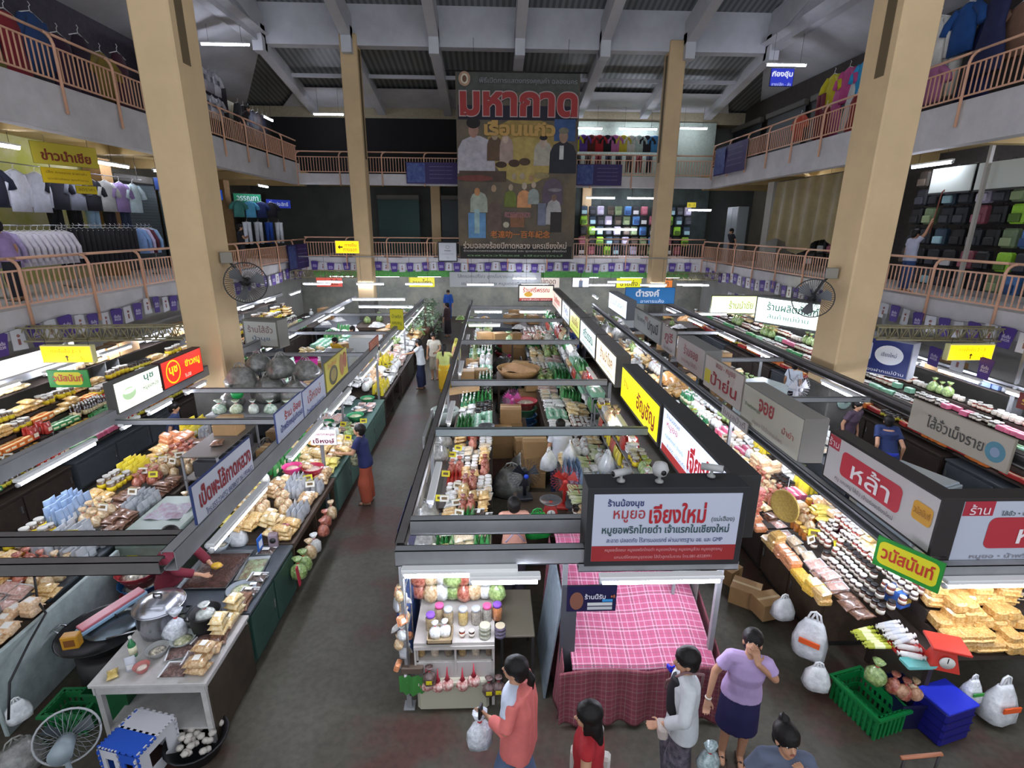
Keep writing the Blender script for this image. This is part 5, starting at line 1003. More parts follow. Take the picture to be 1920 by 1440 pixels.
for i, (k, c, d_) in enumerate(WS):
    hang(k, c, (-11.6, 12.1 + i * .62, 6.2), PI / 2, '%s top on the high rail of the west clothing shop' % d_, None, s=1.25)
for i, (c, d_) in enumerate((('1a1a1e', 'black'), ('18181c', 'long black'), ('9cbcd8', 'light denim'), ('22222a', 'ink black'), ('2c3850', 'denim'))): hang('pants', c, (-11.9, 15.3 + i * .7, 5.45), PI / 2, '%s trousers on the wall of the west clothing shop' % d_, None, s=1.1)
o = thing('clothes_rail', 'high clothes rail hung from the soffit of the west clothing shop', 'clothes rail', (-11.6, 11.6, 6.38)); MB().tube([(0, 0, 0), (0, 7.2, 0)], .015, 6).build('bar', STEEL, o)
for yy in (.2, 3.5, 7): MB().tube([(0, yy, 0), (0, yy, .8)], .01, 5).build('hanger_rod', STEEL, o)
board('shop_sign', 'yellow board with red lettering hung in the west clothing shop', 'sign', (-10.6, 14.4, 6.62), 1.15, 1.45, .5, 'd0c03c', .02, '9a9030', [LM('ข่าวนำเชีย', 0, -.03, 1.1, .26, '8c3a24', .03)], 0, .01)
board('price_sign', 'bright yellow price list under the red lettered board', 'sign', (-10.6, 14.3, 6.12), 1.15, 1.1, .36, 'e0c010', .015, 'a89010', [LM('เสื้อ กางเกง ราคาส่ง', 0, .08, .9, .06, '8c6a10'), LM('ชุดนักเรียน ชุดทำงาน', 0, -.08, .9, .06, '8c6a10')], 0, .01)
board('price_sign', 'small yellow price tag board below the price list', 'sign', (-10.6, 14.85, 5.84), 1.15, .5, .2, 'd8c414', .015, 'a89010', [LM('ลดราคา', 0, 0, .4, .07, '8c6a10')], 0, .01)
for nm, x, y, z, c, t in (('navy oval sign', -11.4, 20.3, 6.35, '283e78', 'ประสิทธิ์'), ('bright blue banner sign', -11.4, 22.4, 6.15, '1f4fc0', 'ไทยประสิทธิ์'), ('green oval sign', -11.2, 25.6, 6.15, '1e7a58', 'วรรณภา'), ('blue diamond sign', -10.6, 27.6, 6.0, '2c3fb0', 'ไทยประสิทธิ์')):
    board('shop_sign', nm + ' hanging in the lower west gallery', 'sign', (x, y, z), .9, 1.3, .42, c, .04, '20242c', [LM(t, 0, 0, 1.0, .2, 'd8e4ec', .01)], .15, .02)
board('shop_sign', 'small red sign hanging on the lower far gallery', 'sign', (-1.2, 27.6, 5.55), '-y', .7, .3, 'c03038', .03, '7c2024', [LM('ป.ประสิทธิ์', 0, 0, .55, .15, 'f0dcdc')], .1, .01)
board('shop_sign', 'small yellow number sign in the lower far east corner', 'sign', (9.8, 26.9, 6.1), '-y', .45, .25, 'e0d040', .03, '8c8430', [LM('B1 - 2', 0, 0, .3, .12, '3c3c20')], .2, .01)
board('shop_sign', 'glowing blue sign with white lettering in the upper east gallery', 'sign', (10.95, 21.9, 10.5), '-y', .9, .62, '26309c', .05, '1c2270', [LM('ก้องอุ้ม', 0, .1, .8, .28, 'f0f4ff', .03), LM('ขายปลีก - ส่ง', 0, -.23, .75, .12, 'c8d0f4')], .5, .02)
# far gallery clothing and west corner clothing
cl = ['c8c820', '6a4aa0', '5a2a24', 'b02c34', '1c1c24', 'c070a8', 'd0c040', 'd8d8d0', 'b0c8c0', '2a2a30', '4a90c8', 'e0e0d8', '7a3a50', 'd0b0a0']
cn = ['yellow', 'violet', 'maroon', 'red', 'black', 'pink', 'mustard', 'white', 'mint', 'charcoal', 'sky blue', 'ivory', 'plum', 'peach']
for i in range(11): hang('shirt', cl[i], (4.3 + i * .42, 29.6, 9.6), 0, '%s top in the upper far gallery shop' % cn[i], None, s=1.15)
for i in range(8): hang('pants', ('1c1c22', '3a2c28', '6c2428', '2c2c38')[i % 4], (4.5 + i * .55, 29.9, 8.7), 0, 'dark lower garment beneath the tops of the upper far shop', 'dark trousers of the upper far shop', s=.9)
wc = ['3f7f78', 'd8dce4', '5cb0dc', 'd0d4dc', '1c2c60', '2048a0', '20202a', 'e4e8f0']
for i in range(8): hang(('shirt', 'pants')[i % 2], wc[i], (-11.2 + .1 * i, 24.6 + i * .35, (6.0, 5.1)[i % 2]), .9, '%s garment beside the green oval sign' % ('teal', 'white', 'cyan', 'silver', 'navy', 'royal blue', 'black', 'snow white')[i], None)
uw = [('dress', '7c7a38', 'olive'), ('dress', '8c2a34', 'red'), ('long', '2c4878', 'blue'), ('dress', '3a1c34', 'dark plum'), ('dress', '2c1a2c', 'aubergine'), ('shirt', '84702c', 'ochre'), ('dress', '401828', 'wine')]
for i, (k, c, d_) in enumerate(uw): hang(k, c, (-11.0, 13.3 + i * .75, 9.75 - .2 * (i % 2)), PI / 2, '%s costume hanging in the upper west gallery' % d_, None, s=1.7)
for i in range(9):
    for j in range(2): hang('shirt', ('aaa6ae', '8e8c94', 'b8b6bc')[(i + j) % 3], (-11.6, 20.6 + i * .55, 11.0 - j * .95), PI / 2, 'grey print shirt in the wall of shirts of the upper west gallery', 'grey shirts of the upper west gallery', '5c5c64', 1.2)
for i in range(7): hang('dress' if i % 2 else 'long', ('16161a', '241a1c', '181a2c')[i % 3], (-11.0, 25.4 + i * .5, 10.0), PI / 2, 'dark garment past the grey shirts of the upper west gallery', 'dark garments of the upper west gallery', s=1.3)
ue = [('long', 'c8b82c', 'mustard'), ('long', '301818', 'dark brown'), ('long', 'dcdad4', 'white'), ('pants', 'd4d2cc', 'white legged'), ('shirt', '1c4c8c', 'blue'), ('dress', '1c2858', 'navy'), ('dress', '242a50', 'indigo'), ('shirt', '7c5c4c', 'brown')]
for i, (k, c, d_) in enumerate(ue): hang(k, c, (11.9 + .2 * (i % 2), 16.6 - i * .45, 10.4 - .45 * (i % 2)), -PI / 2, '%s garment hanging in the near upper east gallery' % d_, None, s=1.6)
for i, (k, c, d_) in enumerate((('shirt', '2c9cd0', 'cyan'), ('dress', 'd0d0cc', 'white'), ('shirt', 'c04c88', 'magenta'), ('dress', 'c05c90', 'pink'), ('shirt', 'c0b41c', 'yellow'), ('pants', '6c2430', 'maroon'))): hang(k, c, (11.6, 18.0 + i * .4, 10.0 - .5 * (i % 2)), -PI / 2, '%s garment past the column in the upper east gallery' % d_, None, s=1.5)
for i, (k, c, d_) in enumerate((('shirt', 'b06c94', 'rose'), ('shirt', 'd08cb0', 'pale pink'), ('dress', '8c2c2c', 'brick red'), ('dress', '6c2020', 'dark red'), ('shirt', 'c84c30', 'orange red'))): hang(k, c, (11.1, 14.4 + i * 1.5, 8.9), -PI / 2, '%s garment just behind the upper east railing' % d_, None, s=1.2)
# bags on the east gallery
def backpack(c, c2):
    o = thing('backpack', 'x', 'bag'); b = MB(); b.rbox(-.17, .17, -.1, .08, 0, .42, .06); b.build('main_compartment', M(c, .6, var=.2, vscale=6), o)
    MB().rbox(-.13, .13, -.16, -.09, .04, .22, .03).build('pocket', M(c2, .6), o); MB().tube([(-.06, .02, .41), (-.05, .02, .47), (.05, .02, .47), (.06, .02, .41)], .01, 6).build('handle', BLACK, o)
    return o
BK = {}
def bag(c, c2, loc, ang, label, group=None, s=1):
    if (c, c2) in BK: o = dup(BK[c, c2])
    else: o = BK[c, c2] = backpack(c, c2)
    o.location = loc; o.rotation_euler = (0, 0, ang); o.scale = (s, s, s); return tag(o, label, 'bag', group)
bc = [('22242a', '3a3c44', 'black'), ('6a7a5a', '8a9a70', 'sage green'), ('8a4a56', 'a05c6a', 'dusty rose'), ('2a3c4c', '9ac0c8', 'teal trimmed'), ('3c342c', '5c5044', 'dark brown'), ('1c1c20', 'c8c8c8', 'white pocketed black'), ('8cc030', '4c6c20', 'lime'), ('9c94a8', 'c0b8cc', 'lilac'), ('4c7ab0', '2c4c7c', 'blue'), ('101014', '1c1c20', 'jet black')]
bx = {'n': 0}
for r, z in enumerate((6.15, 5.65, 5.15, 4.6, 4.05, 3.55)):
    for i in range(9):
        c = bc[(i * 3 + r * 5) % 10] if R_.random() < .55 else bc[9 if R_.random() < .5 else 0]
        bag(c[0], c[1], (12.3 - .07 * (r > 3) * (r - 3), 11.4 + i * .5 + R_.uniform(-.06, .06), z), -PI / 2, '%s backpack in the near east bag shop' % c[2] + (' high rows' if r < 3 else ' low rows'), 'near east bag shop ' + c[2] + (' high' if r < 3 else ' low'), 1.08)
    for i in range(6):
        c = bc[(i * 3 + r * 7 + 1) % 10] if r < 2 or R_.random() < .3 else bc[9]
        bag(c[0], c[1], (12.5, 18.8 + i * .6 + R_.uniform(-.06, .06), z + .1), -PI / 2, '%s backpack past the near column in the east gallery' % c[2] + (' high rows' if r < 3 else ' low rows'), 'far east bag shop ' + c[2] + (' high' if r < 3 else ' low'), 1.15)
    for i in range(13):
        c = bc[(i * 7 + r * 3) % 10]
        if r > 0: bag(c[0], c[1], (4.9 + i * .48 + R_.uniform(-.05, .05), 29.7, z), 0, '%s bag in the lower far gallery shop' % c[2] + (' high rows' if r < 3 else ' low rows'), 'lower far shop ' + c[2] + (' high' if r < 3 else ' low'), 1.1)
# olive tarpaulin, white sheeting, posts
o = thing('hanging_tarpaulin', 'large olive brown tarpaulin covering a closed stall in the east gallery', 'tarpaulin', (11.9, 22.3, 6.85), -PI / 2)
MB().grid(24, 10, lambda u, v: (-.2 - u * 4.6 + 4.4, -.12 * abs(math.sin(u * 17)) * (1 + v), -v * 2.5 * (1 - .12 * math.sin(u * 9)))).build('sheet', M('8c7c54', .5, var=.15, vscale=2), o)
MB().tube([(-.5, 0, .02), (4.3, 0, .02)], .02, 6).build('rod', DARK, o)
for i, (y, L_) in enumerate(((10.2, 1.75), (12.05, 1.3), (13.45, 1.3))):
    o = thing('rolled_awning', 'glossy white awning panel above the near east bag shop, %s from the near end' % ORD[i], 'awning', (11.9, y, 5.95)); MB().rbox(-.02, .02, 0, L_, 0, .62, .015).build('panel', M('c8cfc8', .15, coat=1), o); MB().box(-.03, .03, 0, L_, -.04, 0).build('rail', DARK, o)
post_ = thing('gallery_post', 'pale steel post standing in the near east bag shop', 'post', (11.7, 12.9, 3.4)); MB().box(-.04, .04, -.04, .04, 0, 3.6).build('shaft', M('a8a49c', .5), post_); MB().box(-.08, .08, -.08, .08, 0, .02).build('foot_plate', BEAM, post_)
o = thing('steel_cabinet', 'tall pale locker standing at the far lower east corner', 'cabinet', (11.6, 26.2, 3.4), -PI / 2); MB().rbox(-.6, .6, 0, .5, 0, 2.6, .01).build('body', M('8f9698', .5), o)
for s in (-1, 1): d_ = MB().box(min(.02 * s, .58 * s), max(.02 * s, .58 * s), -.012, 0, .05, 2.55).build('door', M('7c8488', .5), o)
# wall fans on the columns
def wall_fan(loc, ang, label, box, c='2b2b2d'):
    o = thing('wall_fan', label, 'fan', loc, ang); r = .4
    g = MB()
    for k in range(54):
        a = 2 * PI * k / 54; ca, sa = math.cos(a), math.sin(a)
        g.tube([(.05 * ca, -.12, .05 * sa), (r * .6 * ca, -.12, r * .6 * sa), (r * ca, -.02, r * sa), (r * .6 * ca, .1, r * .6 * sa), (.08 * ca, .1, .08 * sa)], .0035, 3)
    g.build('cage', M(c, .4), o); rg = MB(); rg.tube([(r * math.cos(2 * PI * k / 24), -.02, r * math.sin(2 * PI * k / 24)) for k in range(25)], .012, 5); rg.build('cage_rim', M(c, .4), o)
    for k in range(3):
        a0 = 2 * PI * k / 3; b = MB(); b.add([(.05 * math.cos(a0), -.03, .05 * math.sin(a0)), (.34 * math.cos(a0 - .1), -.05, .34 * math.sin(a0 - .1)), (.36 * math.cos(a0 + .35), .0, .36 * math.sin(a0 + .35)), (.3 * math.cos(a0 + .7), .02, .3 * math.sin(a0 + .7)), (.06 * math.cos(a0 + .6), .0, .06 * math.sin(a0 + .6))], [(0, 1, 2, 3, 4)]); b.build('blade', M('6b6e70', .4), o)
    MB().tube([(0, .1, 0), (0, .26, 0)], .09, 12).build('motor', M(c, .4), o); q = Matrix.Rotation(-ang, 3, 'Z') @ (Vector(box) - Vector(loc)); MB().tube([(0, .2, 0), (q.x * .5, .28, q.z * .6), tuple(q)], .025, 6).build('arm', M(c, .4), o)
    MB().rbox(q.x - .11, q.x + .11, q.y - .09, q.y + .09, q.z - .1, q.z + .12, .01).build('wall_box', M('8a8478', .6), o)
    return o
wall_fan((-5.0, 10.85, 3.88), .55, 'black wall fan on the inner face of the near west column', (-5.4, 11.0, 4.35)); wall_fan((6.75, 10.85, 3.6), -.45, 'black wall fan on the inner face of the near east column', (7.16, 11.0, 4.1))
# ---------------- individual things, near west stall ----------------
def simple(name, label, cat, mb, mats, loc=(0, 0, 0), rot=(0, 0, 0), group=None):
    return tag(mb.build(name, mats, None, loc, rot), label, cat, group)
ALU = M('c4c6cf', .22, .9, bump=.15, bscale=6)
def pot(label, loc, r, h, m=ALU, lid=True, name='steamer_pot', rim=True):
    o = thing(name, label, 'pot', loc)
    MB().lathe([(r * .8, 0), (r * .9, .01), (r, h * .5), (r, h), (r * 1.07, h + .01), (r * 1.07, h + .02), (r * .97, h + .02), (r * .95, h * .6), (0, h * .55)], 24).build('body', m, o)
    if lid:
        l = MB().lathe([(r * 1.04, h + .02), (r * 1.04, h + .035), (r * .8, h + .06), (r * .78, h + .07), (r * .4, h + .1), (0, h + .11)], 24).build('lid', m, o)
        MB().tube([(-.04, 0, h + .1), (-.04, 0, h + .14), (.04, 0, h + .14), (.04, 0, h + .1)], .01, 6).build('lid_handle', BLACK, l)
    for s in (-1, 1): MB().tube([(s * r, -.06, h * .75), (s * (r + .06), -.05, h * .78), (s * (r + .06), .05, h * .78), (s * r, .06, h * .75)], .01, 6).build('side_handle', BLACK, o)
    return o
pot('large shiny aluminium steamer pot with domed lid on the white table', (-3.58, 4.78, .8), .235, .3)
pot('black pot filled with a shiny bag beside the aluminium steamer', (-3.08, 4.72, .8), .15, .24, BLACK, False, 'cooking_pot')
put(P('tied', 'tied_bag', 'clear bag', 'food bag', .2, .18, .2, 'a8aca6', 'e8ece6', None), (-3.08, 4.72, .95), (0, 0, .4), 1, 'clear crumpled bag inside the black pot')
put(P('tied', 'tied_bag', 'clear bag', 'food bag', .24, .16, .34, 'b4b8c0', 'e8ecf2', None), (-3.36, 4.6, .82), (0, .15, .8), 1, 'whitish plastic bag hanging beside the steamer pot')
def bowl(label, loc, r, h, c, inner, name='bowl'):
    o = thing(name, label, 'bowl', loc); MB().lathe([(r * .5, 0), (r * .55, .005), (r, h), (r * .94, h), (r * .5, .015), (0, .015)], 20).build('shell', M(c, .35), o)
    MB().lathe([(r * .75, h * .55), (r * .4, h * .7), (0, h * .75)], 16).build('contents', food(inner), o); return o
bowl('metal bowl of dark sauce on the white table', (-3.42, 4.4, .8), .11, .09, '8f8f8c', '2c1c16'); bowl('small red bowl with pale contents at the white table front', (-3.45, 4.2, .8), .075, .07, 'b06a64', 'dcd2c8')
bowl('steel bowl with yellow garnish on the white table', (-3.25, 4.55, .8), .13, .08, '9aa09c', '7a8a48'); bowl('dark bowl of greens beside the black pot', (-3.22, 4.85, .8), .12, .1, '3c4a3c', '6c8248')
put(pal('botg'), (-3.66, 4.4, .8), (0, 0, 0), 1.0, 'clear bottle with lime green cap on the white table'); put(P('pouch', 'glass_cup', 'cup', 'cup', .09, .09, .14, 'b9bcc4', 'dcdcdc'), (-3.58, 4.24, .8), (0, 0, .5), 1, 'clear cup with a straw on the white table front corner')
put(P('pillow', 'yellow_packet', 'yellow packet', 'food bag', .1, .14, .05, 'b99a3c', 'e0c880'), (-3.7, 4.15, .8), (0, 0, .6), 1, 'dull yellow packet at the white table corner')
for i, (x, y, r, l) in enumerate(((-3.12, 4.2, 0, 'front'), (-3.2, 4.42, .3, 'second'), (-2.98, 4.32, .1, 'aisle side'), (-3.0, 4.55, -.2, 'rear'))):
    put(P('tray', 'meat_tray', 'tray', 'food tray', .26, .2, .05, '3c2622', '8a6c64', None), (x, y, .8 + .012 * i), (0, 0, r), 1, 'clear packed tray of dark brown meat on the white table, %s one' % l)
simple('side_panel', 'dark stained wooden panel closing the aisle side of the white table', 'panel', MB().box(-2.8, -2.775, 4.1, 4.95, 0, .7), M('3c3226', .6, var=.25, vscale=4))
# wok burner behind the table
o = thing('wok_stand', 'big blackened wok on a burner drum behind the white table', 'wok', (-4.38, 4.95, 0)); MB().lathe([(.28, 0), (.3, .02), (.3, .4), (.26, .42)], 20).build('burner_drum', M('2c2a2a', .6), o)
MB().lathe([(.1, .42), (.25, .47), (.42, .66), (.44, .67), (.42, .65), (.24, .5), (0, .46)], 28).build('wok', M('2c2b2d', .4, .5), o)
for s in (-1, 1): MB().tube([(s * .42, -.06, .65), (s * .5, -.05, .68), (s * .5, .05, .68), (s * .42, .06, .65)], .012, 6).build('handle', STEEL, o)
o = thing('pan_cover', 'dull steel cover resting on the wok', 'cover', (-4.32, 5.05, .66)); MB().lathe([(.3, 0), (.3, .015), (.15, .05), (0, .06)], 24).build('disc', M('6c7880', .3, .8), o); MB().tube([(-.04, 0, .055), (-.03, 0, .1), (.03, 0, .1), (.04, 0, .055)], .008, 6).build('handle', BLACK, o)
simple('plastic_case', 'long pink and blue plastic case lying across the wok', 'case', MB().rbox(-.35, .35, -.07, .07, 0, .05, .02, 0).rbox(-.33, .33, -.065, .065, .05, .085, .015, 1), [M('8fb0c8', .3), M('c8707c', .3)], (-4.35, 5.1, .74), (.0, -.1, 1.05))
simple('tin_box', 'yellow tea tin with brown print beside the wok', 'tin', MB().rbox(-.08, .08, -.05, .05, 0, .16, .01, 0).box(-.05, .05, -.053, -.05, .04, .12, 1), [M('c08a28', .4), M('7a4a20', .5)], (-4.5, 4.68, .67), (0, 0, .2))
simple('spatula', 'steel spatula handle poking from behind the wok', 'spatula', MB().tube([(0, 0, 0), (.4, .1, .05)], .01, 6).box(.38, .48, .06, .14, .04, .06), STEEL, (-4.2, 4.75, .7))
simple('display_panel', 'long pale panel board with a hanging black cable beside the wok', 'board', MB().rbox(-.025, .025, 0, 1.9, 0, .9, .01), M('a3b0ae', .5, var=.15), (-4.95, 4.2, 0))
simple('power_cable', 'black power cable drooping over the pale panel board', 'cable', MB().tube([(-5.2, 5.2, 1.2), (-5.05, 5.0, 1.0), (-4.9, 4.9, .92), (-4.75, 4.5, .9), (-4.74, 4.2, .7), (-4.7, 4.05, .4)], .012, 6), BLACK)
counter('shop_counter', 'dark counter of tan food packets at the nearest outer corner of the left block', -5.95, -5.0, 4.3, 5.15, .85, DKW, None, '-x', 1, True)
shelf('nearest outer left counter', (-5.02, 4.3), (0, 1), (-1, 0), [(0, .3, .87, .9), (.3, .6, .95, 1.0), (.6, .9, 1.02, 1.06)], 1.0, ['brickp', 'gold', 'trayp', 'tan'], 41, clen=(.3, .5))
o = thing('chest_freezer', 'grey green chest freezer with papers on its lid', 'freezer', (-4.68, 6.75, 0)); MB().rbox(-.36, .36, -.6, .6, .05, .92, .03).build('body', M('6d7a70', .4, var=.1), o); MB().rbox(-.37, .37, -.61, .61, .92, 1.0, .02).build('lid', M('7d8a82', .35), o)
MB().box(-.2, -.06, -.612, -.61, .6, .78).build('energy_label', M('d8d020', .5), o)
simple('newspapers', 'pale newspapers spread on the chest freezer', 'newspaper', MB().grid(6, 6, lambda u, v: (u * .5 - .25, v * .45 - .2, .01 + .015 * math.sin(u * 9 + v * 7)), 0), M('a9a9b4', .7, c2='8a6c78', vscale=9), (-4.7, 6.85, 1.0))
o = thing('wire_rack', 'dark two tier rack of black boxed goods near the west column', 'rack', (-4.75, 8.6, 0))
for z in (.55, 1.0, 1.4): MB().box(-.3, .3, -.75, .75, z, z + .02).build('shelf_board', M('5c5650', .5), o)
for a in (-.28, .28):
    for b_ in (-.73, .73): MB().box(a - .015, a + .015, b_ - .015, b_ + .015, 0, 1.42).build('leg', BEAM, o)
for i in range(5): put(P('box', 'black_case', 'case', 'case', .4, .22, .26, '3c3c40', '8a8a90'), (-4.72, 8.05 + i * .27, 1.02), (0, 0, R_.uniform(-.1, .1)), 1, 'grey glazed case on the upper board of the dark rack', 'cases on the dark rack')
for i, (x, y, z, k, l) in enumerate(((-4.75, 8.9, 1.42, 'boxk', 'open cardboard carton on top of the dark rack'), (-4.7, 8.35, 1.42, 'brown', 'dark packet lying on top of the dark rack'), (-5.4, 9.8, .88, 'boxk', 'cardboard carton behind the dark rack'), (-4.3, 8.2, 0, 'boxk', 'cardboard carton on the floor by the dark rack'))): put(pal(k), (x, y, z), (0, 0, .3 * i), 1.2, l)
o = thing('folding_table', 'brown folding table littered with packets inside the left block', 'table', (-4.6, 7.7, 0)); MB().rbox(-.35, .35, -.3, .3, .68, .72, .01).build('tabletop', WOOD, o)
for a in (-.3, .3):
    for b_ in (-.25, .25): MB().box(a - .02, a + .02, b_ - .02, b_ + .02, 0, .68).build('leg', DARK, o)
for i in range(6): put(pal(('tied', 'pouchy', 'boxw', 'tiedw', 'gold', 'boxb')[i]), (-4.85 + .16 * (i % 4), 7.5 + .2 * (i // 2) * .9, .72), (0, 0, i), 1, 'assorted packet on the brown folding table, %s' % ('tan bag', 'yellow pouch', 'white box', 'white bag', 'golden bag', 'blue packet')[i])
# platform with grey sacks and green crates by the column
o = thing('storage_platform', 'storage platform at header height beside the near west column', 'platform', (-4.5, 10.2, 1.5)); MB().box(-.95, 1.2, -.75, .75, 0, .04).build('deck', BEAM, o)
for a in (-.93, 1.18):
    for b_ in (-.7, .7): MB().box(a - .02, a + .02, b_ - .02, b_ + .02, -1.5, 0).build('leg', BEAM, o)
for i, (x, y, z, s) in enumerate(((-5.1, 10.3, 1.85, 1.1), (-4.6, 10.4, 1.56, 1.3), (-4.05, 10.3, 1.56, 1.2), (-3.6, 10.4, 1.56, 1.0), (-4.4, 10.6, 2.0, 1.1), (-5.2, 10.0, 1.56, .9), (-3.9, 10.6, 1.95, 1.0), (-4.9, 10.7, 2.1, .9))):
    put(pal('sack'), (x, y, z), (0, 0, i), s, 'grey translucent sack piled on the platform beside the near west column', 'sacks by the west column')
for i in range(7): put(P('tied', 'greens_packet', 'packet', 'food bag', .26, .2, .26, ('7fa08a', 'a8b07c', 'b8bcb4')[i % 3], 'dfe8d8', None), (-5.25 + i * .32, 9.6, 1.54), (0, 0, i), 1, 'greenish clear packet along the front of the storage platform', 'greenish packets on the platform')
o = thing('plastic_basket', 'small bright green basket among the grey sacks', 'basket', (-4.95, 9.75, 1.8)); MB().lathe([(.08, 0), (.12, .14), (.125, .14), (.1, .02), (0, .02)], 14).build('tub', M('1f9a4c', .4), o)
# inner left block: pink crate, cartons, steel fridges
def basket(label, loc, w, d, h, c, name='plastic_crate', rz=0, cat='crate'):
    o = thing(name, label, cat, loc, rz); b = MB()
    for z0, z1 in ((0, .03), (h * .35, h * .5), (h * .7, h)):
        k = 1 - .12 * (1 - z0 / h)
        for a in ((-w / 2 * k, w / 2 * k, -d / 2 * k, -d / 2 * k + .015), (-w / 2 * k, w / 2 * k, d / 2 * k - .015, d / 2 * k), (-w / 2 * k, -w / 2 * k + .015, -d / 2 * k, d / 2 * k), (w / 2 * k - .015, w / 2 * k, -d / 2 * k, d / 2 * k)): b.box(*a, z0, z1)
    n = int(w / .06)
    for i in range(n + 1):
        x = -w / 2 * .93 + w * .93 * i / n
        for y in (-d / 2 * .95, d / 2 * .95): b.box(x - .014, x + .014, y - .008, y + .008, 0, h)
    for i in range(int(d / .06) + 1):
        y = -d / 2 * .93 + d * .93 * i / int(d / .06)
        for x in (-w / 2 * .95, w / 2 * .95): b.box(x - .008, x + .008, y - .014, y + .014, 0, h)
    b.build('lattice_walls', M(c, .4), o); MB().box(-w / 2 * .88, w / 2 * .88, -d / 2 * .88, d / 2 * .88, 0, .015).build('floor_panel', M(c, .4), o)
    b = MB(); q = .03
    for a in ((-w / 2 - q, w / 2 + q, -d / 2 - q, -d / 2), (-w / 2 - q, w / 2 + q, d / 2, d / 2 + q), (-w / 2 - q, -w / 2, -d / 2, d / 2), (w / 2, w / 2 + q, -d / 2, d / 2)): b.box(*a, h - .03, h)
    b.build('rim', M(c, .35), o); return o
def solid_tub(label, loc, w, d, h, c, name='storage_box', rz=0, cat='box', lid=None):
    o = thing(name, label, cat, loc, rz); b = MB(); k = .85
    b.loft([[(x * w / 2 * s, y * d / 2 * s, z) for x, y in ((-1, -1), (1, -1), (1, 1), (-1, 1))] for s, z in ((k, 0), (1, h), (1.04, h), (1.04, h - .03), (1, h - .03), (.96, h - .02), (k - .04, .02))], smooth=False)
    b.build('tub', M(c, .4), o)
    if lid: MB().rbox(-w / 2 * 1.05, w / 2 * 1.05, -d / 2 * 1.05, d / 2 * 1.05, h, h + .03, .01).build('lid', M(lid, .35), o)
    return o
solid_tub('bright magenta tub standing inside the left block', (-4.5, 12.3, 1.55), .5, .42, .42, 'd8309a', rz=.4)
o = thing('metal_stand', 'grey stand carrying the magenta tub', 'stand', (-4.5, 12.3, 0)); MB().rbox(-.35, .35, -.3, .3, 1.5, 1.55, .01).build('tabletop', BEAM, o)
for a in (-.32, .32):
    for b_ in (-.27, .27): MB().box(a - .02, a + .02, b_ - .02, b_ + .02, 0, 1.5).build('leg', BEAM, o)
def fridge(label, loc, w, d, h, c='9aa0a2', rz=0, pic=None, name='upright_fridge'):
    o = thing(name, label, 'fridge', loc, rz); MB().rbox(-w / 2, w / 2, -d / 2, d / 2, .05, h, .015).build('cabinet', M(c, .35, .3), o); MB().box(-w / 2 + .03, w / 2 - .03, -d / 2 + .03, d / 2 - .03, 0, .05).build('plinth', DARK, o)
    dr = MB().rbox(-w / 2 + .01, w / 2 - .01, -d / 2 - .04, -d / 2, .12, h - .02, .01).build('door', M(c, .3, .3), o); MB().box(w / 2 - .08, w / 2 - .05, -d / 2 - .07, -d / 2 - .04, h * .45, h * .7).build('handle', STEEL, dr)
    if pic:
        b = MB(); b.box(-w * .3, w * .3, -d / 2 - .045, -d / 2 - .04, h * .62, h * .93); b.build('picture_panel', M('1c4a3c', .4), o)
        MB().grid(10, 10, lambda u, v: ((u - .5) * w * .5 * math.cos((v - .5) * 2.2), -d / 2 - .048, h * .775 + (v - .5) * h * .26), 0).build('printed_food', M('4a7a28', .5, c2='c8d880', vscale=18), o)
    return o
fridge('grey steel fridge inside the left block beside the small cartons', (-4.2, 13.9, 0), .75, .7, 1.75, '7c8285'); fridge('pale fridge behind the grey one in the left block', (-4.0, 16.2, 0), .9, .7, 1.7, 'c4c8c6')
for i, (x, y, z, s) in enumerate(((-5.2, 14.3, 1.2, 1.1), (-4.85, 13.9, 1.2, 1), (-5.0, 15.9, .9, 1.2), (-4.3, 18.3, .9, 1.2), (-5.1, 17.5, .9, 1.2), (-4.2, 19.8, .9, 1.3))): put(pal('boxk'), (x, y, z), (0, 0, .2 * i), s, 'brown carton stacked inside the left block', 'cartons inside the left block')
simple('folding_shelf', 'dark plank table holding cartons inside the left block', 'table', MB().box(-5.5, -4.55, 13.6, 14.7, 1.15, 1.2).box(-5.5, -5.45, 13.6, 13.65, 0, 1.15).box(-4.6, -4.55, 13.6, 13.65, 0, 1.15).box(-5.5, -5.45, 14.65, 14.7, 0, 1.15).box(-4.6, -4.55, 14.65, 14.7, 0, 1.15), DKW)
for i, (y, k) in enumerate(((15.9, 'x'), (17.5, 'x'), (18.3, 'x'), (19.8, 'x'))):
    counter('storage_bench', 'dark storage bench inside the left block, %s from the near end' % ORD[i], -5.15 if i % 2 == 0 else -4.5, -4.0 if i % 2 else -4.75, y - .4, y + .4, .9, DKW, None, '+x', 1, True)
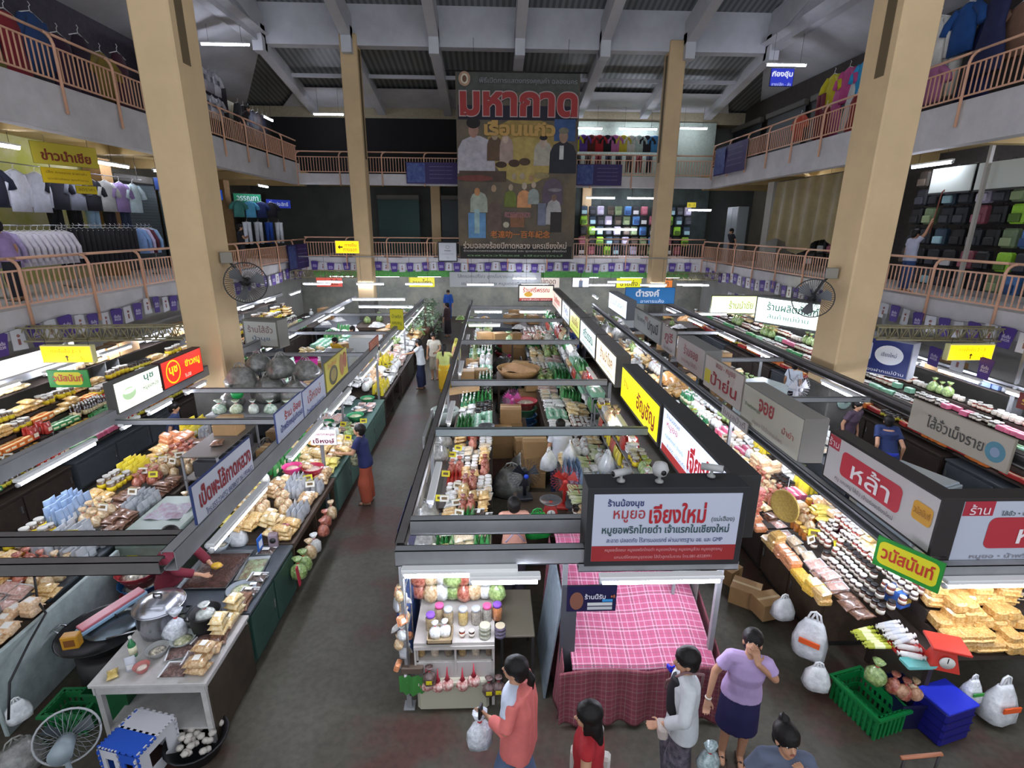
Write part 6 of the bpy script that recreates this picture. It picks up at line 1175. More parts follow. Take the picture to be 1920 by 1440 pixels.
# green cabinet top: tray of dark meats, gloves hand area, scale, clocks
o = thing('serving_tray', 'large rectangular tray heaped with dark braised meat on the green cabinet', 'tray', (-3.5, 5.75, .8)); MB().loft([[(x * s, y * s * 1.3, z) for x, y in ((-.3, -.3), (.3, -.3), (.3, .3), (-.3, .3))] for s, z in ((.9, 0), (1, .05), (.97, .05), (.88, .01))], smooth=False).build('tray', M('7b8084', .3, .7), o)
MB().grid(12, 12, lambda u, v: ((u - .5) * .52, (v - .5) * .7, .02 + .07 * (math.sin(PI * u) * math.sin(PI * v)) ** .5 * (.7 + .3 * math.sin(u * 31 + v * 17)))).build('meat', M('2c1a16', .35, c2='5c3c32', vscale=20, bump=.6), o)
o = thing('serving_tray', 'oblong tray of dressed dark meat slices at the green cabinet edge', 'tray', (-3.05, 5.75, .81), .1); MB().loft([[(x * s, y * s * 1.6, z) for x, y in ((-.15, -.15), (.15, -.15), (.15, .15), (-.15, .15))] for s, z in ((.9, 0), (1, .04), (.96, .04), (.85, .01))], smooth=False).build('tray', M('9ca0a4', .3, .7), o)
MB().grid(10, 12, lambda u, v: ((u - .5) * .24, (v - .5) * .42, .015 + .05 * (math.sin(PI * u) * math.sin(PI * v)) ** .5 * (.7 + .3 * math.sin(u * 21 + v * 27)))).build('slices', M('6c4a38', .4, c2='9ab08a', vscale=14), o)
bowl('round platter of greens on the green cabinet', (-3.02, 5.35, .8), .17, .05, '8c949a', '7a9a50', 'platter'); put(pal('trayd'), (-3.05, 6.15, .8), (0, 0, 0), 1.1, 'dark tray at the far end of the green cabinet')
board('payment_card', 'small blue standing payment card on the green cabinet', 'card', (-3.12, 6.15, .94), '+x', .15, .2, '2c6ac0', .01, '2458a8', (), 0, .005, [(-.05, .05, -.06, .04, 'e8ecf4')])
o = thing('radio', 'grey round faced speaker box with a pink holder on the counter end', 'radio', (-3.0, 6.28, .8), .2); MB().rbox(-.06, .06, -.05, .05, 0, .2, .01).build('case', M('8c7c84', .5), o); MB().tube([(0, -.052, .12), (0, -.06, .12)], .04, 14).build('speaker_cone', DARK, o)
o = thing('bottle_dispenser', 'pink pump holder standing beside the speaker box', 'dispenser', (-2.9, 6.45, .8)); MB().lathe([(.05, 0), (.05, .12), (.03, .15), (.03, .22), (.02, .24)], 12).build('body', M('c8808c', .4), o); MB().box(-.01, .06, -.01, .01, .22, .24).build('spout', M('c8808c', .4), o)
o = thing('kitchen_scale', 'teal green weighing scale at the back of the wooden counter', 'scale', (-3.5, 6.75, .82), .6); MB().lathe([(.1, 0), (.09, .04), (.06, .16), (.05, .2)], 12).build('body', M('1f9480', .4), o); MB().lathe([(.12, .2), (.13, .22), (0, .21)], 16).build('pan', M('1f9480', .35), o)
bowl('steel mixing bowl behind the meat tray', (-3.7, 6.2, .8), .16, .12, '9aa2a8', '4c4a48'); put(pal('sackw'), (-3.5, 6.35, .8), (0, 0, 0), .8, 'white carrier bag standing behind the meat tray')
put(pal('basinp'), (-3.35, 8.0, 1.0), (0, 0, 0), .9, 'bright pink basket on the wooden counter'); put(P('basin', 'red_basket', 'basket', 'basket', .36, .36, .16, 'c8a0a0', 'c02848'), (-3.05, 8.1, .95), (0, 0, 0), 1, 'crimson basket of packets beside the pink one')
# bags hanging on the aisle edge of the wooden counter
HB = [(-2.66, 6.35, .38, 'tiedg', 'green filled bag hanging at the near end of the wooden counter'), (-2.64, 6.55, .42, 'tied', 'tan filled bag hanging below the counter edge'), (-2.66, 6.8, .36, 'tiedw', 'clear bag hanging below the noodle bags'), (-2.64, 7.15, .4, 'tiedr', 'reddish bag hanging lowest under the wooden counter'),
      (-2.66, 7.35, .44, 'tiedr', 'red brown bag hanging under the wooden counter'), (-2.64, 7.6, .44, 'tied', 'brown bag hanging farther along the wooden counter'), (-2.66, 6.15, .4, 'tiedg', 'dark leafy bag hanging at the green cabinet end')]
for x, y, z, k, l in HB: put(pal(k), (x, y, z), (0, 0, y), 1.15, l)
simple('hanging_tag', 'narrow red tag strip hanging by the aisle edge of the green cabinet', 'tag', MB().rbox(-.008, .008, -.03, .03, 0, .32, .005), M('c03048', .5), (-2.62, 6.05, .35), (.15, 0, 0))
# floor: puzzle foam box, pedestal fan, black basin
o = thing('foam_play_box', 'white and blue interlocking foam box with cut out windows on the floor', 'foam box', (-3.36, 3.86, 0), -.25)
FW, FB_ = M('c8c8cc', .8), M('1c50b8', .8)
def foam(x0, x1, y0, y1, z0, z1, m, ax, hole=True, nm='foam_panel'):
    b = MB(); lo = (x0, y0, z0); hi = (x1, y1, z1); o_ax = [a for a in (0, 1, 2) if a != ax]
    def bx(a0, a1, c0, c1):
        q = [None] * 3; q[ax] = (lo[ax], hi[ax]); q[o_ax[0]] = (a0, a1); q[o_ax[1]] = (c0, c1); b.box(q[0][0], q[0][1], q[1][0], q[1][1], q[2][0], q[2][1])
    A0, A1, C0, C1 = lo[o_ax[0]], hi[o_ax[0]], lo[o_ax[1]], hi[o_ax[1]]; w = A1 - A0; h = C1 - C0
    if hole: bx(A0, A0 + w * .28, C0, C1); bx(A1 - w * .28, A1, C0, C1); bx(A0 + w * .28, A1 - w * .28, C0, C0 + h * .3); bx(A0 + w * .28, A1 - w * .28, C1 - h * .25, C1)
    else: bx(A0, A1, C0, C1)
    n = 6
    for i in range(n):
        a = A0 + (i + .25) * w / n; bx(a, a + w / n * .5, C1, C1 + .018); bx(a, a + w / n * .5, C0 - .0, C0 + .01)
        c = C0 + (i + .25) * h / n; bx(A1, A1 + .018, c, c + h / n * .5); bx(A0 - .018, A0, c, c + h / n * .5)
    b.build(nm, m, o)
foam(-.21, .0, -.21, -.195, .03, .42, FW, 1); foam(.0, .21, -.21, -.195, .03, .42, FB_, 1); foam(.195, .21, -.21, .21, .03, .42, FW, 0); foam(-.21, -.195, -.21, .21, .03, .42, FB_, 0); foam(-.21, .21, .195, .21, .03, .42, FW, 1); foam(-.21, .21, -.21, .0, .42, .435, FB_, 2, False); foam(-.21, .21, .0, .21, .42, .435, FW, 2, False)
o = thing('pedestal_fan', 'grey pedestal fan seen from behind at the very front beside the foam box', 'fan', (-3.75, 3.55, 0), .5)
MB().lathe([(.18, 0), (.18, .02), (.04, .05)], 20).build('base', M('5c6468', .5), o); MB().tube([(0, 0, .03), (0, 0, .55)], .022, 8).build('pole', M('7c878c', .4), o); MB().tube([(0, .12, .6), (0, -.1, .66)], [.07, .09], 12).build('motor_housing', M('8b989e', .4), o)
b = MB(); T = Matrix.Translation((0, .16, .6)) @ Matrix.Rotation(-.3, 4, 'X')
b.tube([(.24 * math.cos(2 * PI * k / 28), 0, .24 * math.sin(2 * PI * k / 28)) for k in range(29)], .01, 6, T=T); b.build('cage_rim', M('a4a6a8', .4), o); b = MB()
for k in range(24): a = 2 * PI * k / 24; b.tube([(.05 * math.cos(a), -.08, .05 * math.sin(a)), (.17 * math.cos(a), -.06, .17 * math.sin(a)), (.24 * math.cos(a), 0, .24 * math.sin(a)), (.15 * math.cos(a), .06, .15 * math.sin(a)), (.03 * math.cos(a), .07, .03 * math.sin(a))], .003, 3, T=T)
b.build('cage', M('85898c', .4), o)
for k in range(3): b = MB(); a0 = 2 * PI * k / 3; b.add([(.04 * math.cos(a0), 0, .04 * math.sin(a0)), (.2 * math.cos(a0), -.02, .2 * math.sin(a0)), (.21 * math.cos(a0 + .6), .02, .21 * math.sin(a0 + .6)), (.05 * math.cos(a0 + .9), .02, .05 * math.sin(a0 + .9))], [(0, 1, 2, 3)], T=T); b.build('blade', M('3c4448', .3), o)
o = thing('garlic_basin', 'black basin of pale garlic bulbs on the floor below the white table', 'basin', (-2.93, 4.0, 0)); MB().lathe([(.2, 0), (.27, .18), (.29, .18), (.27, .17), (.18, .02), (0, .02)], 22).build('basin', M('1c1c1e', .4), o)
g = MB(); [g.blob((R_.uniform(-.17, .17), R_.uniform(-.17, .17), .14 + R_.uniform(0, .05)), (.04, .035, .03), 7, 5, .1, seed=i) for i in range(26)]; g.build('garlic_bulbs', M('b9b2a8', .6, var=.2), o); tag(o.children[-1], kind='stuff')
solid_tub('dark green bucket in the shadow behind the white table', (-4.0, 4.55, 0), .45, .45, .4, '1c5a34'); put(pal('sack'), (-4.55, 3.9, 0), (0, 0, 1), .75, 'dark plastic sack in the shadow by the stall post'); put(pal('sackw'), (-4.75, 4.2, .25), (0, 0, 1), .7, 'teal white shopping bag hanging at the near left corner')
basket('green bottle crate low behind the wok', (-4.35, 4.35, 0), .4, .3, .28, '1f6a3a')
# ---------------- middle block ----------------
o = thing('jar_cabinet', 'white display cabinet with shelf and tiled front under the brilliant tubes', 'cabinet', (-.42, 4.72, 0))
CW = M('b9b4ae', .5, var=.08); MB().box(-.42, .42, -.3, .38, .82, .86).build('top_board', CW, o); MB().box(-.42, .42, -.28, .36, .6, .62).build('shelf_board', CW, o)
for s in (-.42, 0, .4): MB().box(s, s + .02, -.3, .36, .45, .82).build('divider', CW, o)
MB().box(-.42, .42, -.31, -.28, .78, .82).build('front_rail', CW, o); MB().box(-.42, .42, -.29, -.27, .38, .6).build('front_panel', M('b8b4b0', .5), o); MB().box(-.42, .42, .34, .36, .1, .82).build('back_panel', M('6c6c68', .6), o)
for a in (-.41, .39):
    for b_ in (-.28, .33): MB().box(a, a + .03, b_, b_ + .03, 0, .82).build('leg', CW, o)
o = thing('foam_cooler', 'pale foam cooler box under the jar cabinet', 'cooler', (-.44, 4.58, 0)); MB().rbox(-.38, .38, -.2, .25, 0, .34, .03).build('body', M('b4b19c', .7), o); MB().rbox(-.39, .39, -.21, .26, .34, .4, .02).build('lid', M('bab8a4', .7), o)
def mjar(x, y, z, r, h, c, lid, label, name='plastic_jar'):
    put(P('jar', name, 'jar', 'jar', r * 2, r * 2, h, c, lid, None), (x, y, z), (0, 0, 0), 1, label)
for x, y, c, lid, l in ((-.68, 4.62, 'a08a68', '8c5ac8', 'purple lidded jar of brown pieces on the jar cabinet'), (-.6, 4.76, 'b09c7c', 'e0609c', 'pink lidded jar behind the purple lidded one'), (-.5, 4.7, '9c8a6c', 'c8ccd0', 'clear lidded jar third from the west on the cabinet'), (-.34, 4.7, 'b49c60', 'c0c4c8', 'clear bag topped jar in the middle of the cabinet'), (-.2, 4.7, '8c8478', 'b4b8bc', 'grey jar with flat lid on the cabinet'), (-.08, 4.74, '8f8a80', 'e85c90', 'pink lidded jar near the east end'), (.03, 4.76, 'a86c44', '7c4cb0', 'purple lidded jar of orange pieces at the east end')):
    mjar(x, y, .86, .055, .2, c, lid, l)
for i in range(3):
    put(P('jar', 'round_tin', 'tin', 'tin', .13, .13, .05, '8c8e7c', 'b8b498', None), (-.1, 4.5, .86 + i * .05), (0, 0, 0), 1, 'round flat container in the west stack at the cabinet front', 'west stack of round containers'); put(P('jar', 'round_tin', 'tin', 'tin', .12, .12, .05, '4c4458', 'a89c84', None), (.06, 4.5, .86 + i * .045), (0, 0, 0), 1, 'dark round container in the east stack at the cabinet front', 'east stack of round containers')
for x, y, k, l in ((-.62, 4.5, 'tiedw', 'bag of white eggs like balls in the cardboard tray'), (-.52, 4.52, 'tiedw', 'second bag of white balls in the cardboard tray'), (-.34, 4.5, 'jarr', 'small brown jar at the cabinet front'), (-.24, 4.5, 'jarb', 'small red labelled jar at the cabinet front')): put(pal(k), (x, y, .87), (0, 0, 0), .75, l)
simple('cardboard_tray', 'shallow cardboard tray holding the white balls on the cabinet', 'tray', MB().box(-.13, .13, -.11, .11, 0, .012).box(-.13, .13, -.11, -.1, 0, .05).box(-.13, .13, .1, .11, 0, .05).box(-.13, -.12, -.11, .11, 0, .05).box(.12, .13, -.11, .11, 0, .05), M('a08c6c', .7), (-.57, 4.51, .862))
for i in range(6): mjar(-.78 + i * .145, 4.52, .62, .045, .13, ('a88a5c', 'c0b09c', '7c6c58')[i % 3], 'c8c4bc', ('tan', 'pale', 'brown', 'light tan', 'cream', 'dark')[i] + ' jar on the lower shelf of the cabinet')
HS = M('8a7a58', .4)
def netbag(x, z, c1, label, name='garlic_net', rr=.07):
    o = thing(name, label, 'net bag', (x, 4.38, z)); b = MB(); b.blob((0, 0, 0), (rr, rr * .8, rr), 12, 9, .06, seed=int(x * 100)); b.build('contents', M(c1, .6, c2='e8d8cc', vscale=22, bump=.5, bscale=30), o)
    MB().tube([(0, 0, rr), (0, 0, rr + .05), (0, .02, rr + .14)], [.03, .012, .004], 7).build('net_neck', M('a82c3c', .5), o)
for i, (x, z) in enumerate(((-.72, .36), (-.6, .34), (-.5, .36), (-.34, .35), (-.22, .4))): netbag(x, z, 'a84c48', 'red net bag of shallots on the cabinet front, %s from the west' % ORD[i])
for i, (x, z) in enumerate(((-.68, .52), (-.06, .36), (.04, .37))):
    put(P('tied', 'dark_bag', 'bag', 'food bag', .15, .12, .22, '3a2420', '7a6460', 'e0d020'), (x, 4.36, z - .12), (0, 0, 0), 1, 'dark bag with a yellow label hanging on the cabinet, %s from the west' % ORD[i])
for i in range(16):
    x = -.85 + (i % 8) * .125; z = 1.32 - (i // 8) * .2
    k = ('tiedr', 'tied', 'tiedw', 'tiedg', 'tan')[i % 4]; put(pal(k), (x, 5.02 + .03 * (i % 3), z - .2), (0, 0, i), 1.1, '%s hanging behind the jars, %s row' % (pal(k)['desc'], 'upper' if i < 8 else 'lower'), 'hanging ' + pal(k)['desc'] + ('upper' if i < 8 else 'lower'))
for i in range(26):
    z = .45 + (i // 3) * .12; k = ('white', 'bricko', 'pouch', 'tied', 'tiedw')[(i * 7) % 5]
    put(pal(k), (-.95 - .04 * (i % 2), 4.42 + (i % 3) * .13, z), (0, PI / 2 * .8 if k in ('white', 'bricko') else 0, i), .62, 'small %s hung on the west side of the jar cabinet' % pal(k)['desc'], 'small %s west of the cabinet' % pal(k)['desc'])
simple('hanging_rack', 'wire rack of small hung packets on the west side of the jar cabinet', 'rack', MB().tube([(-.9, 4.4, .2), (-.9, 4.4, 1.85)], .008, 5).tube([(-.9, 4.75, .2), (-.9, 4.75, 1.85)], .008, 5).tube([(-.9, 4.4, 1.5), (-.9, 4.75, 1.5)], .006, 5).tube([(-.9, 4.4, 1.0), (-.9, 4.75, 1.0)], .006, 5).tube([(-.9, 4.4, .5), (-.9, 4.75, .5)], .006, 5), STEEL)
simple('hanging_rod', 'thin rod carrying hung bags behind the jars', 'rod', MB().tube([(-.92, 5.03, 1.36), (.72, 5.03, 1.36)], .01, 6).tube([(-.92, 5.03, 1.16), (.1, 5.03, 1.16)], .008, 6), STEEL)
simple('green_apron', 'green cloth hanging at the west corner of the jar cabinet', 'cloth', MB().grid(8, 6, lambda u, v: (-1.0 + u * .27, 4.36 + .02 * math.sin(u * 20), .5 - v * .26 * (1 - .4 * abs(u - .5)))), M('3c8038', .8))
simple('wooden_box', 'brown wooden box at the west corner of the jar cabinet', 'box', MB().rbox(-.98, -.75, 4.38, 4.6, .5, .58, .01), M('5c4c40', .7))
o = thing('work_table', 'plain brown topped table in the gap between the cabinet and the pink cloth', 'table', (.24, 5.0, 0)); MB().rbox(-.18, .2, -.38, .38, .72, .75, .008).build('tabletop', M('5a5446', .6), o)
for a in (-.16, .18):
    for b_ in (-.36, .36): MB().box(a - .015, a + .015, b_ - .015, b_ + .015, 0, .72).build('leg', DARK, o)
simple('leaning_board', 'long pale board leaning in the gap beside the pink cloth', 'board', MB().rbox(-.012, .012, 0, .9, 0, 1.3, .004), M('7c8890', .4, var=.2), (.55, 4.5, 0), (0, .12, 0))
# checked cloth over a sloping stall
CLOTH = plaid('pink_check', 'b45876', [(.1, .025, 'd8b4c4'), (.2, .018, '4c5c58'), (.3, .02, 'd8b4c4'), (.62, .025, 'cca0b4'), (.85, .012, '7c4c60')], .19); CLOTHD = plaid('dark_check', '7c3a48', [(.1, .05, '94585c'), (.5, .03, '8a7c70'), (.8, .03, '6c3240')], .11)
def cloth_obj(nx, ny, fn, mat, uvs, name, par):
    b = MB().grid(nx, ny, fn); me = b.mesh(name, mat); uv = me.uv_layers.new(name='UVMap')
    for lp in me.loops:
        i = lp.vertex_index; uv.data[lp.index].uv = ((i % (nx + 1)) / nx * uvs[0], (i // (nx + 1)) / ny * uvs[1])
    o = obj(name, me, par); sm = o.modifiers.new('thick', 'SOLIDIFY'); sm.thickness = .006; return o
pc = thing('covered_stall', 'closed stall draped in pink checked cloth with a maroon skirt', 'covered stall', (0, 0, 0))
def topf(u, v):
    x = .80 + u * 1.52 - .05 * v; y = 4.24 + v * 1.75; z = .66 + .62 * min(1, v * 1.25) + .010 * math.sin(u * 9 + 2 * v) + .006 * math.sin(v * 11 + u * 4) - .25 * max(0, u - .86) - .02 * abs(math.sin(u * 5)) * (1 - v)
    if v < .02: z -= .03
    return (x, y, z)
cloth_obj(60, 50, topf, CLOTH, (1.55, 1.9), 'pink_cloth', pc)
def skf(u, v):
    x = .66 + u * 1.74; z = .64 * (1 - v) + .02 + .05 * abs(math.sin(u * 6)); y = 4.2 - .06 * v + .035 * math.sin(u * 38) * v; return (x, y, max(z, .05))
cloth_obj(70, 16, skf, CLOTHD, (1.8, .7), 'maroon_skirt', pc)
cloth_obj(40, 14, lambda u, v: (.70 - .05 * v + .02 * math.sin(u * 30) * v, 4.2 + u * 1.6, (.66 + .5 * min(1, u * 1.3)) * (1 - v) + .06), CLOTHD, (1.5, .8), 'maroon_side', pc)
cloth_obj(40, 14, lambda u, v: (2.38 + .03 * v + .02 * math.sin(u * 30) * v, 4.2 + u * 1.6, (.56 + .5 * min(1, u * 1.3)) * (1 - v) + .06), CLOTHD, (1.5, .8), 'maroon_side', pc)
MB().box(.8, 2.25, 4.3, 5.9, 0, .6).build('stall_body', DARK, pc)
o = thing('spring_clamp', 'blue spring clamp pinching the cloth at the skirt edge', 'clamp', (1.78, 4.2, .68), .3); MB().rbox(-.012, .012, -.05, .03, 0, .05, .005).build('jaw', M('2030c0', .4), o); MB().tube([(0, -.03, .04), (-.03, -.06, .1)], .01, 6).tube([(0, -.03, .04), (.03, -.06, .1)], .01, 6).build('grip', M('2030c0', .4), o)
board('price_sign', 'narrow dark grey board standing at the west edge of the pink cloth', 'sign', (.76, 4.4, .95), '-y', .16, 1.2, '4c4e54', .02, '3a3a40', (), 0, .005)
# fans, scales, bags inside the middle block
def desk_fan(label, loc, ang, c, r=.2, hub='2a50d0', h=.45):
    o = thing('standing_fan', label, 'fan', loc, ang); MB().rbox(-.12, .12, -.1, .12, 0, .05, .02).build('base', M(c, .4), o); MB().tube([(0, .03, .04), (0, .03, h)], .03, 8).build('neck', M(c, .4), o)
    b = MB()
    for k in range(26): a = 2 * PI * k / 26; b.tube([(.04 * math.cos(a), -.1, h + .04 * math.sin(a)), (r * .8 * math.cos(a), -.09, h + r * .8 * math.sin(a)), (r * math.cos(a), -.03, h + r * math.sin(a)), (r * .6 * math.cos(a), .04, h + r * .6 * math.sin(a))], .0035, 3)
    b.build('cage', M(c, .4), o); MB().tube([(0, -.12, h), (0, -.1, h)], .04, 12).build('hub', M(hub, .4), o); MB().tube([(0, .0, h), (0, .12, h)], .06, 10).build('motor', M(c, .4), o)
    for k in range(3): a0 = 2 * PI * k / 3; b = MB(); b.add([(.03 * math.cos(a0), -.04, h + .03 * math.sin(a0)), (r * .85 * math.cos(a0), -.06, h + r * .85 * math.sin(a0)), (r * .85 * math.cos(a0 + .8), -.02, h + r * .85 * math.sin(a0 + .8)), (.04 * math.cos(a0 + 1), -.03, h + .04 * math.sin(a0 + 1))], [(0, 1, 2, 3)]); b.build('blade', M(c, .35), o)
    return o
desk_fan('black fan with a blue hub in the middle block', (.5, 7.6, .75), .1, '22242c', .26); desk_fan('red fan beside the black one in the middle block', (1.12, 7.4, .7), -.1, 'b8352e', .24, 'c8403a', .5); desk_fan('magenta pink fan farther back in the middle block', (.42, 11.6, .55), .2, 'c84c9c', .24, 'e078b8', .6)
desk_fan('white fan on the east block near the grey boxed board', (6.15, 9.9, 1.4), .3, 'b8b8bc', .3, 'd8d8dc', .5)
def scale_(label, loc, ang, c, round_pan=True):
    o = thing('weighing_scale', label, 'scale', loc, ang); b = MB(); b.loft([[(x * s, y * s * .8, z) for x, y in ((-.12, -.12), (.12, -.12), (.12, .12), (-.12, .12))] for s, z in ((1, 0), (.95, .03), (.6, .2), (.5, .22))], smooth=False); b.build('body', M(c, .35), o)
    MB().tube([(0, -.095, .1), (0, -.085, .1)], .065, 18).build('dial', M('e4e2dc', .4), o); MB().box(-.004, .004, -.098, -.096, .1, .155).build('needle', BLACK, o)
    (MB().lathe([(.13, .25), (.17, .29), (.165, .29), (.12, .26), (0, .255)], 22) if round_pan else MB().rbox(-.16, .16, -.13, .13, .24, .27, .02)).build('pan', STEEL if round_pan else M(c, .35), o)
    MB().tube([(0, 0, .2), (0, 0, .26)], .03, 8).build('stem', M(c, .4), o); return o
scale_('red weighing scale with a steel pan before the red fan', (.85, 6.95, .8), 0, 'b8403a'); scale_('red weighing scale with a flat orange pan at the east corner', (4.45, 4.02, .85), -.35, 'c8362a', False); scale_('steel weighing scale with clear dial on the west counter by the cartons', (-.15, 9.75, .9), .2, '8c9490')
counter('shop_counter', 'low table carrying the fans and red scale in the middle block', .35, 1.35, 6.75, 7.9, .7, BRN, None, '+x', 1, True)
put(P('carrier', 'green_bag', 'bag', 'plastic bag', .45, .35, .4, '1f8a38', '2fa84c', None), (.62, 6.65, .72), (0, 0, .3), 1, 'bright green plastic bag bundle behind the pink shirted vendor')
for x, y, z, s, l in ((.95, 8.3, .95, 1.1, 'west one'), (1.35, 8.5, 1.0, 1.1, 'middle one'), (1.95, 8.1, .95, 1.2, 'east one'), (1.75, 6.4, .85, .7, 'small one over the jars')): put(pal('sackw'), (x, y, z), (0, 0, x), s, 'white carrier bag hanging from the cross beam in the middle block, ' + l)
for i, (x, y, c, l) in enumerate(((-.55, 5.4, 'c8d820', 'yellow green bag on the near west counter'), (-.75, 5.6, 'c0c8c8', 'white bag hanging at the west edge'), (-.6, 5.15, '6ca838', 'lime green bag at the near west corner'))): put(P('carrier', 'coloured_bag', 'bag', 'plastic bag', .24, .2, .3, c, 'f0f4d0', None), (x, y, .95), (0, 0, i), 1, l)
put(pal('boxk'), (1.02, 13.5, .75), (0, 0, .1), 1.0, 'carton beneath the great basket'); o = thing('woven_basket', 'large round woven tray stack of tan cloth in the middle block', 'basket', (.7, 14.2, .95)); MB().lathe([(.45, 0), (.6, .25), (.62, .25), (.5, .05), (0, .03)], 24).build('basket', M('b08858', .7, var=.2, vscale=20), o); MB().grid(10, 10, lambda u, v: ((u - .5) * .95, (v - .5) * .95, .22 + .05 * math.sin(u * 7 + v * 5))).build('cloth', M('c89c70', .8, var=.15), o)
counter('shop_counter', 'low bench carrying the woven basket', .1, 1.3, 13.7, 14.7, .94, BRN, None, '+x', 1, True); counter('shop_counter', 'low bench carrying the pink fan', .15, .75, 11.3, 11.9, .55, BRN, None, '+x', 1, True)
for i, (x, y, z, s) in enumerate(((-.75, 13.9, 1.2, 1.3), (-.35, 14.1, 1.2, 1.2), (.2, 17.2, 1.6, 1.3), (-.3, 17.3, 1.6, 1.3), (.7, 17.3, 1.6, 1.2), (-.6, 16.0, 1.0, 1.3))): put(pal('boxk'), (x, y, z - .3), (0, 0, .15 * i), s, 'brown carton in the middle block beyond the pale cross beam, %s by distance' % ORD[i])
for i, (x, y, z) in enumerate(((1.1, 17.3, 1.3), (1.5, 17.4, 1.3), (.5, 17.2, 1.3), (1.9, 17.3, 1.3))): put(P('tied', 'packed_bag', 'bag', 'plastic bag', .4, .35, .35, ('c03c3c', 'c87838', '88c85c', '9c9c90')[i], 'e8e8d8', None), (x, y, z), (0, 0, i), 1, '%s bag on the cartons of the far middle block' % ('red', 'orange', 'leaf green', 'grey')[i])
simple('storage_shelf', 'dark shelf for cartons across the far middle block', 'shelf', MB().box(-.85, 2.2, 17.0, 17.6, 1.24, 1.28).box(-.85, -.8, 17.0, 17.05, 0, 1.24).box(2.15, 2.2, 17, 17.05, 0, 1.24).box(.6, .65, 17, 17.05, 0, 1.24), DKW)
o = thing('waste_bin', 'grey plastic lined bin at the aisle edge of the middle block', 'bin', (-1.15, 11.6, 0)); MB().lathe([(.22, 0), (.3, .85), (.31, .85), (.29, .8), (.2, .05), (0, .05)], 20).build('drum', M('6c7470', .5, var=.2), o); MB().lathe([(.33, .6), (.34, .88), (.3, .9), (.28, .7)], 20).build('liner', M('9ca49c', .3, coat=.5), o)
simple('flattened_carton', 'flattened cardboard sheets above the grey bin', 'cardboard', MB().grid(4, 4, lambda u, v: (-1.25 + u * .9, 12.2 + v * .8, 1.0 + .15 * u + .05 * math.sin(v * 5))), M('a8875c', .7, var=.1))
put(P('carrier', 'yellow_bag', 'bag', 'plastic bag', .3, .25, .5, 'd8cc28', 'f0ec90', None), (-.95, 12.0, .1), (0, 0, 0), 1, 'yellow bag hanging beside the grey bin'); put(P('carrier', 'yellow_bag', 'bag', 'plastic bag', .3, .3, .7, 'c8bc28', 'e8e070', None), (-1.2, 16.4, .9), (0, 0, 0), 1, 'yellow plastic sheet bundle hanging beyond the yellow apron')
for i, (y0, y1, z0, z1, l) in enumerate(((7.0, 8.15, 1.35, 2.1, 'white printed board seen edge on along the west side of the middle block'), (6.2, 6.8, 1.4, 2.0, 'grey board next to the white edge on board'), (4.75, 5.7, 1.3, 2.0, 'blue tinted board at the front west side of the middle block'))):
    board('shop_sign', l, 'sign', (-1.0, (y0 + y1) / 2, (z0 + z1) / 2), PI / 2 if i == 0 else -PI / 2, y1 - y0, z1 - z0, ('b4b6b4', '7c7870', '3c4a8c')[i], .03, ('8c8c8c', '5c5850', '2c2c4c')[i], [LM('ร้านของฝาก', 0, 0, (y1 - y0) * .7, .2, '4c4c50')], 0, .01)
for i, (y, s) in enumerate(((5.9, 1.1), (6.5, 1.0), (6.0, .8), (8.6, .9), (9.2, .9))): put(pal('sack'), (-1.0, y, 1.0 - .3 * (i == 2)), (0, 0, i), s * .8, 'grey carrier bag hanging on the aisle side of the middle block', 'grey bags on the aisle side of the middle block')
simple('blue_cool_box', 'blue edged box low at the front west side of the middle block', 'box', MB().rbox(-1.1, -.93, 4.9, 5.5, .2, .9, .02), M('2c4478', .5, var=.3))
# cameras on the front sign
def cctv(label, loc, ang, dome=False):
    o = thing('security_camera', label, 'camera', loc, ang); MB().lathe([(.04, 0), (.04, .015), (.015, .03), (.012, .07)], 12).build('mount', M('9c9c98', .5), o)
    if dome: MB().lathe([(.0, .06), (.06, .08), (.08, .13), (.06, .19), (0, .21)], 16).build('housing', M('b8b8b6', .4), o); MB().tube([(0, -.078, .13), (0, -.085, .13)], .025, 12).build('lens', BLACK, o)
    else: MB().tube([(-.1, 0, .09), (.1, 0, .1)], .035, 12).build('housing', M('b0b0ae', .4), o); MB().tube([(.1, 0, .1), (.105, 0, .1)], .028, 12).build('lens', BLACK, o)
cctv('grey bullet camera at the west end of the front sign top', (1.2, 4.42, 2.7), 3.6); cctv('white dome camera in the middle of the front sign top', (1.56, 4.4, 2.7), .1, True); cctv('twin tube camera at the east end of the front sign top', (2.1, 4.5, 2.7), -.5)
# ---------------- east block things ----------------
basket('empty bright green crate on the floor before the east counter', (3.98, 4.22, 0), .38, .55, .3, '0f7a3c', rz=.25, name='plastic_crate')
o = thing('blue_crate', 'deep blue folded lid crate stack on the floor before the east corner', 'crate', (4.62, 4.02, 0), .25); MB().rbox(-.2, .2, -.16, .16, 0, .42, .02).build('body', M('1a1a78', .4), o); MB().rbox(-.21, .21, -.17, .17, .42, .45, .01).build('lid', M('2c3ad0', .35), o)
for i in range(3): MB().box(-.202, .202, -.165, .165, .1 + i * .1, .115 + i * .1).build('rib', M('141460', .4), o)
solid_tub('navy crate in the shadow beside the deep blue one', (4.32, 4.2, 0), .3, .4, .35, '14143c')
def sack_print(label, loc, s, strip='e8602c', rz=0):
    o = put(P('carrier', 'white_sack', 'sack', 'sack', .34, .24, .55, 'c4c8cc', 'f0f2f4', None), loc, (0, 0, rz), s, label, None, False)
    MB().box(-.1, .1, -.135, -.12, .2, .26).build('printed_band', M(strip, .5), o)
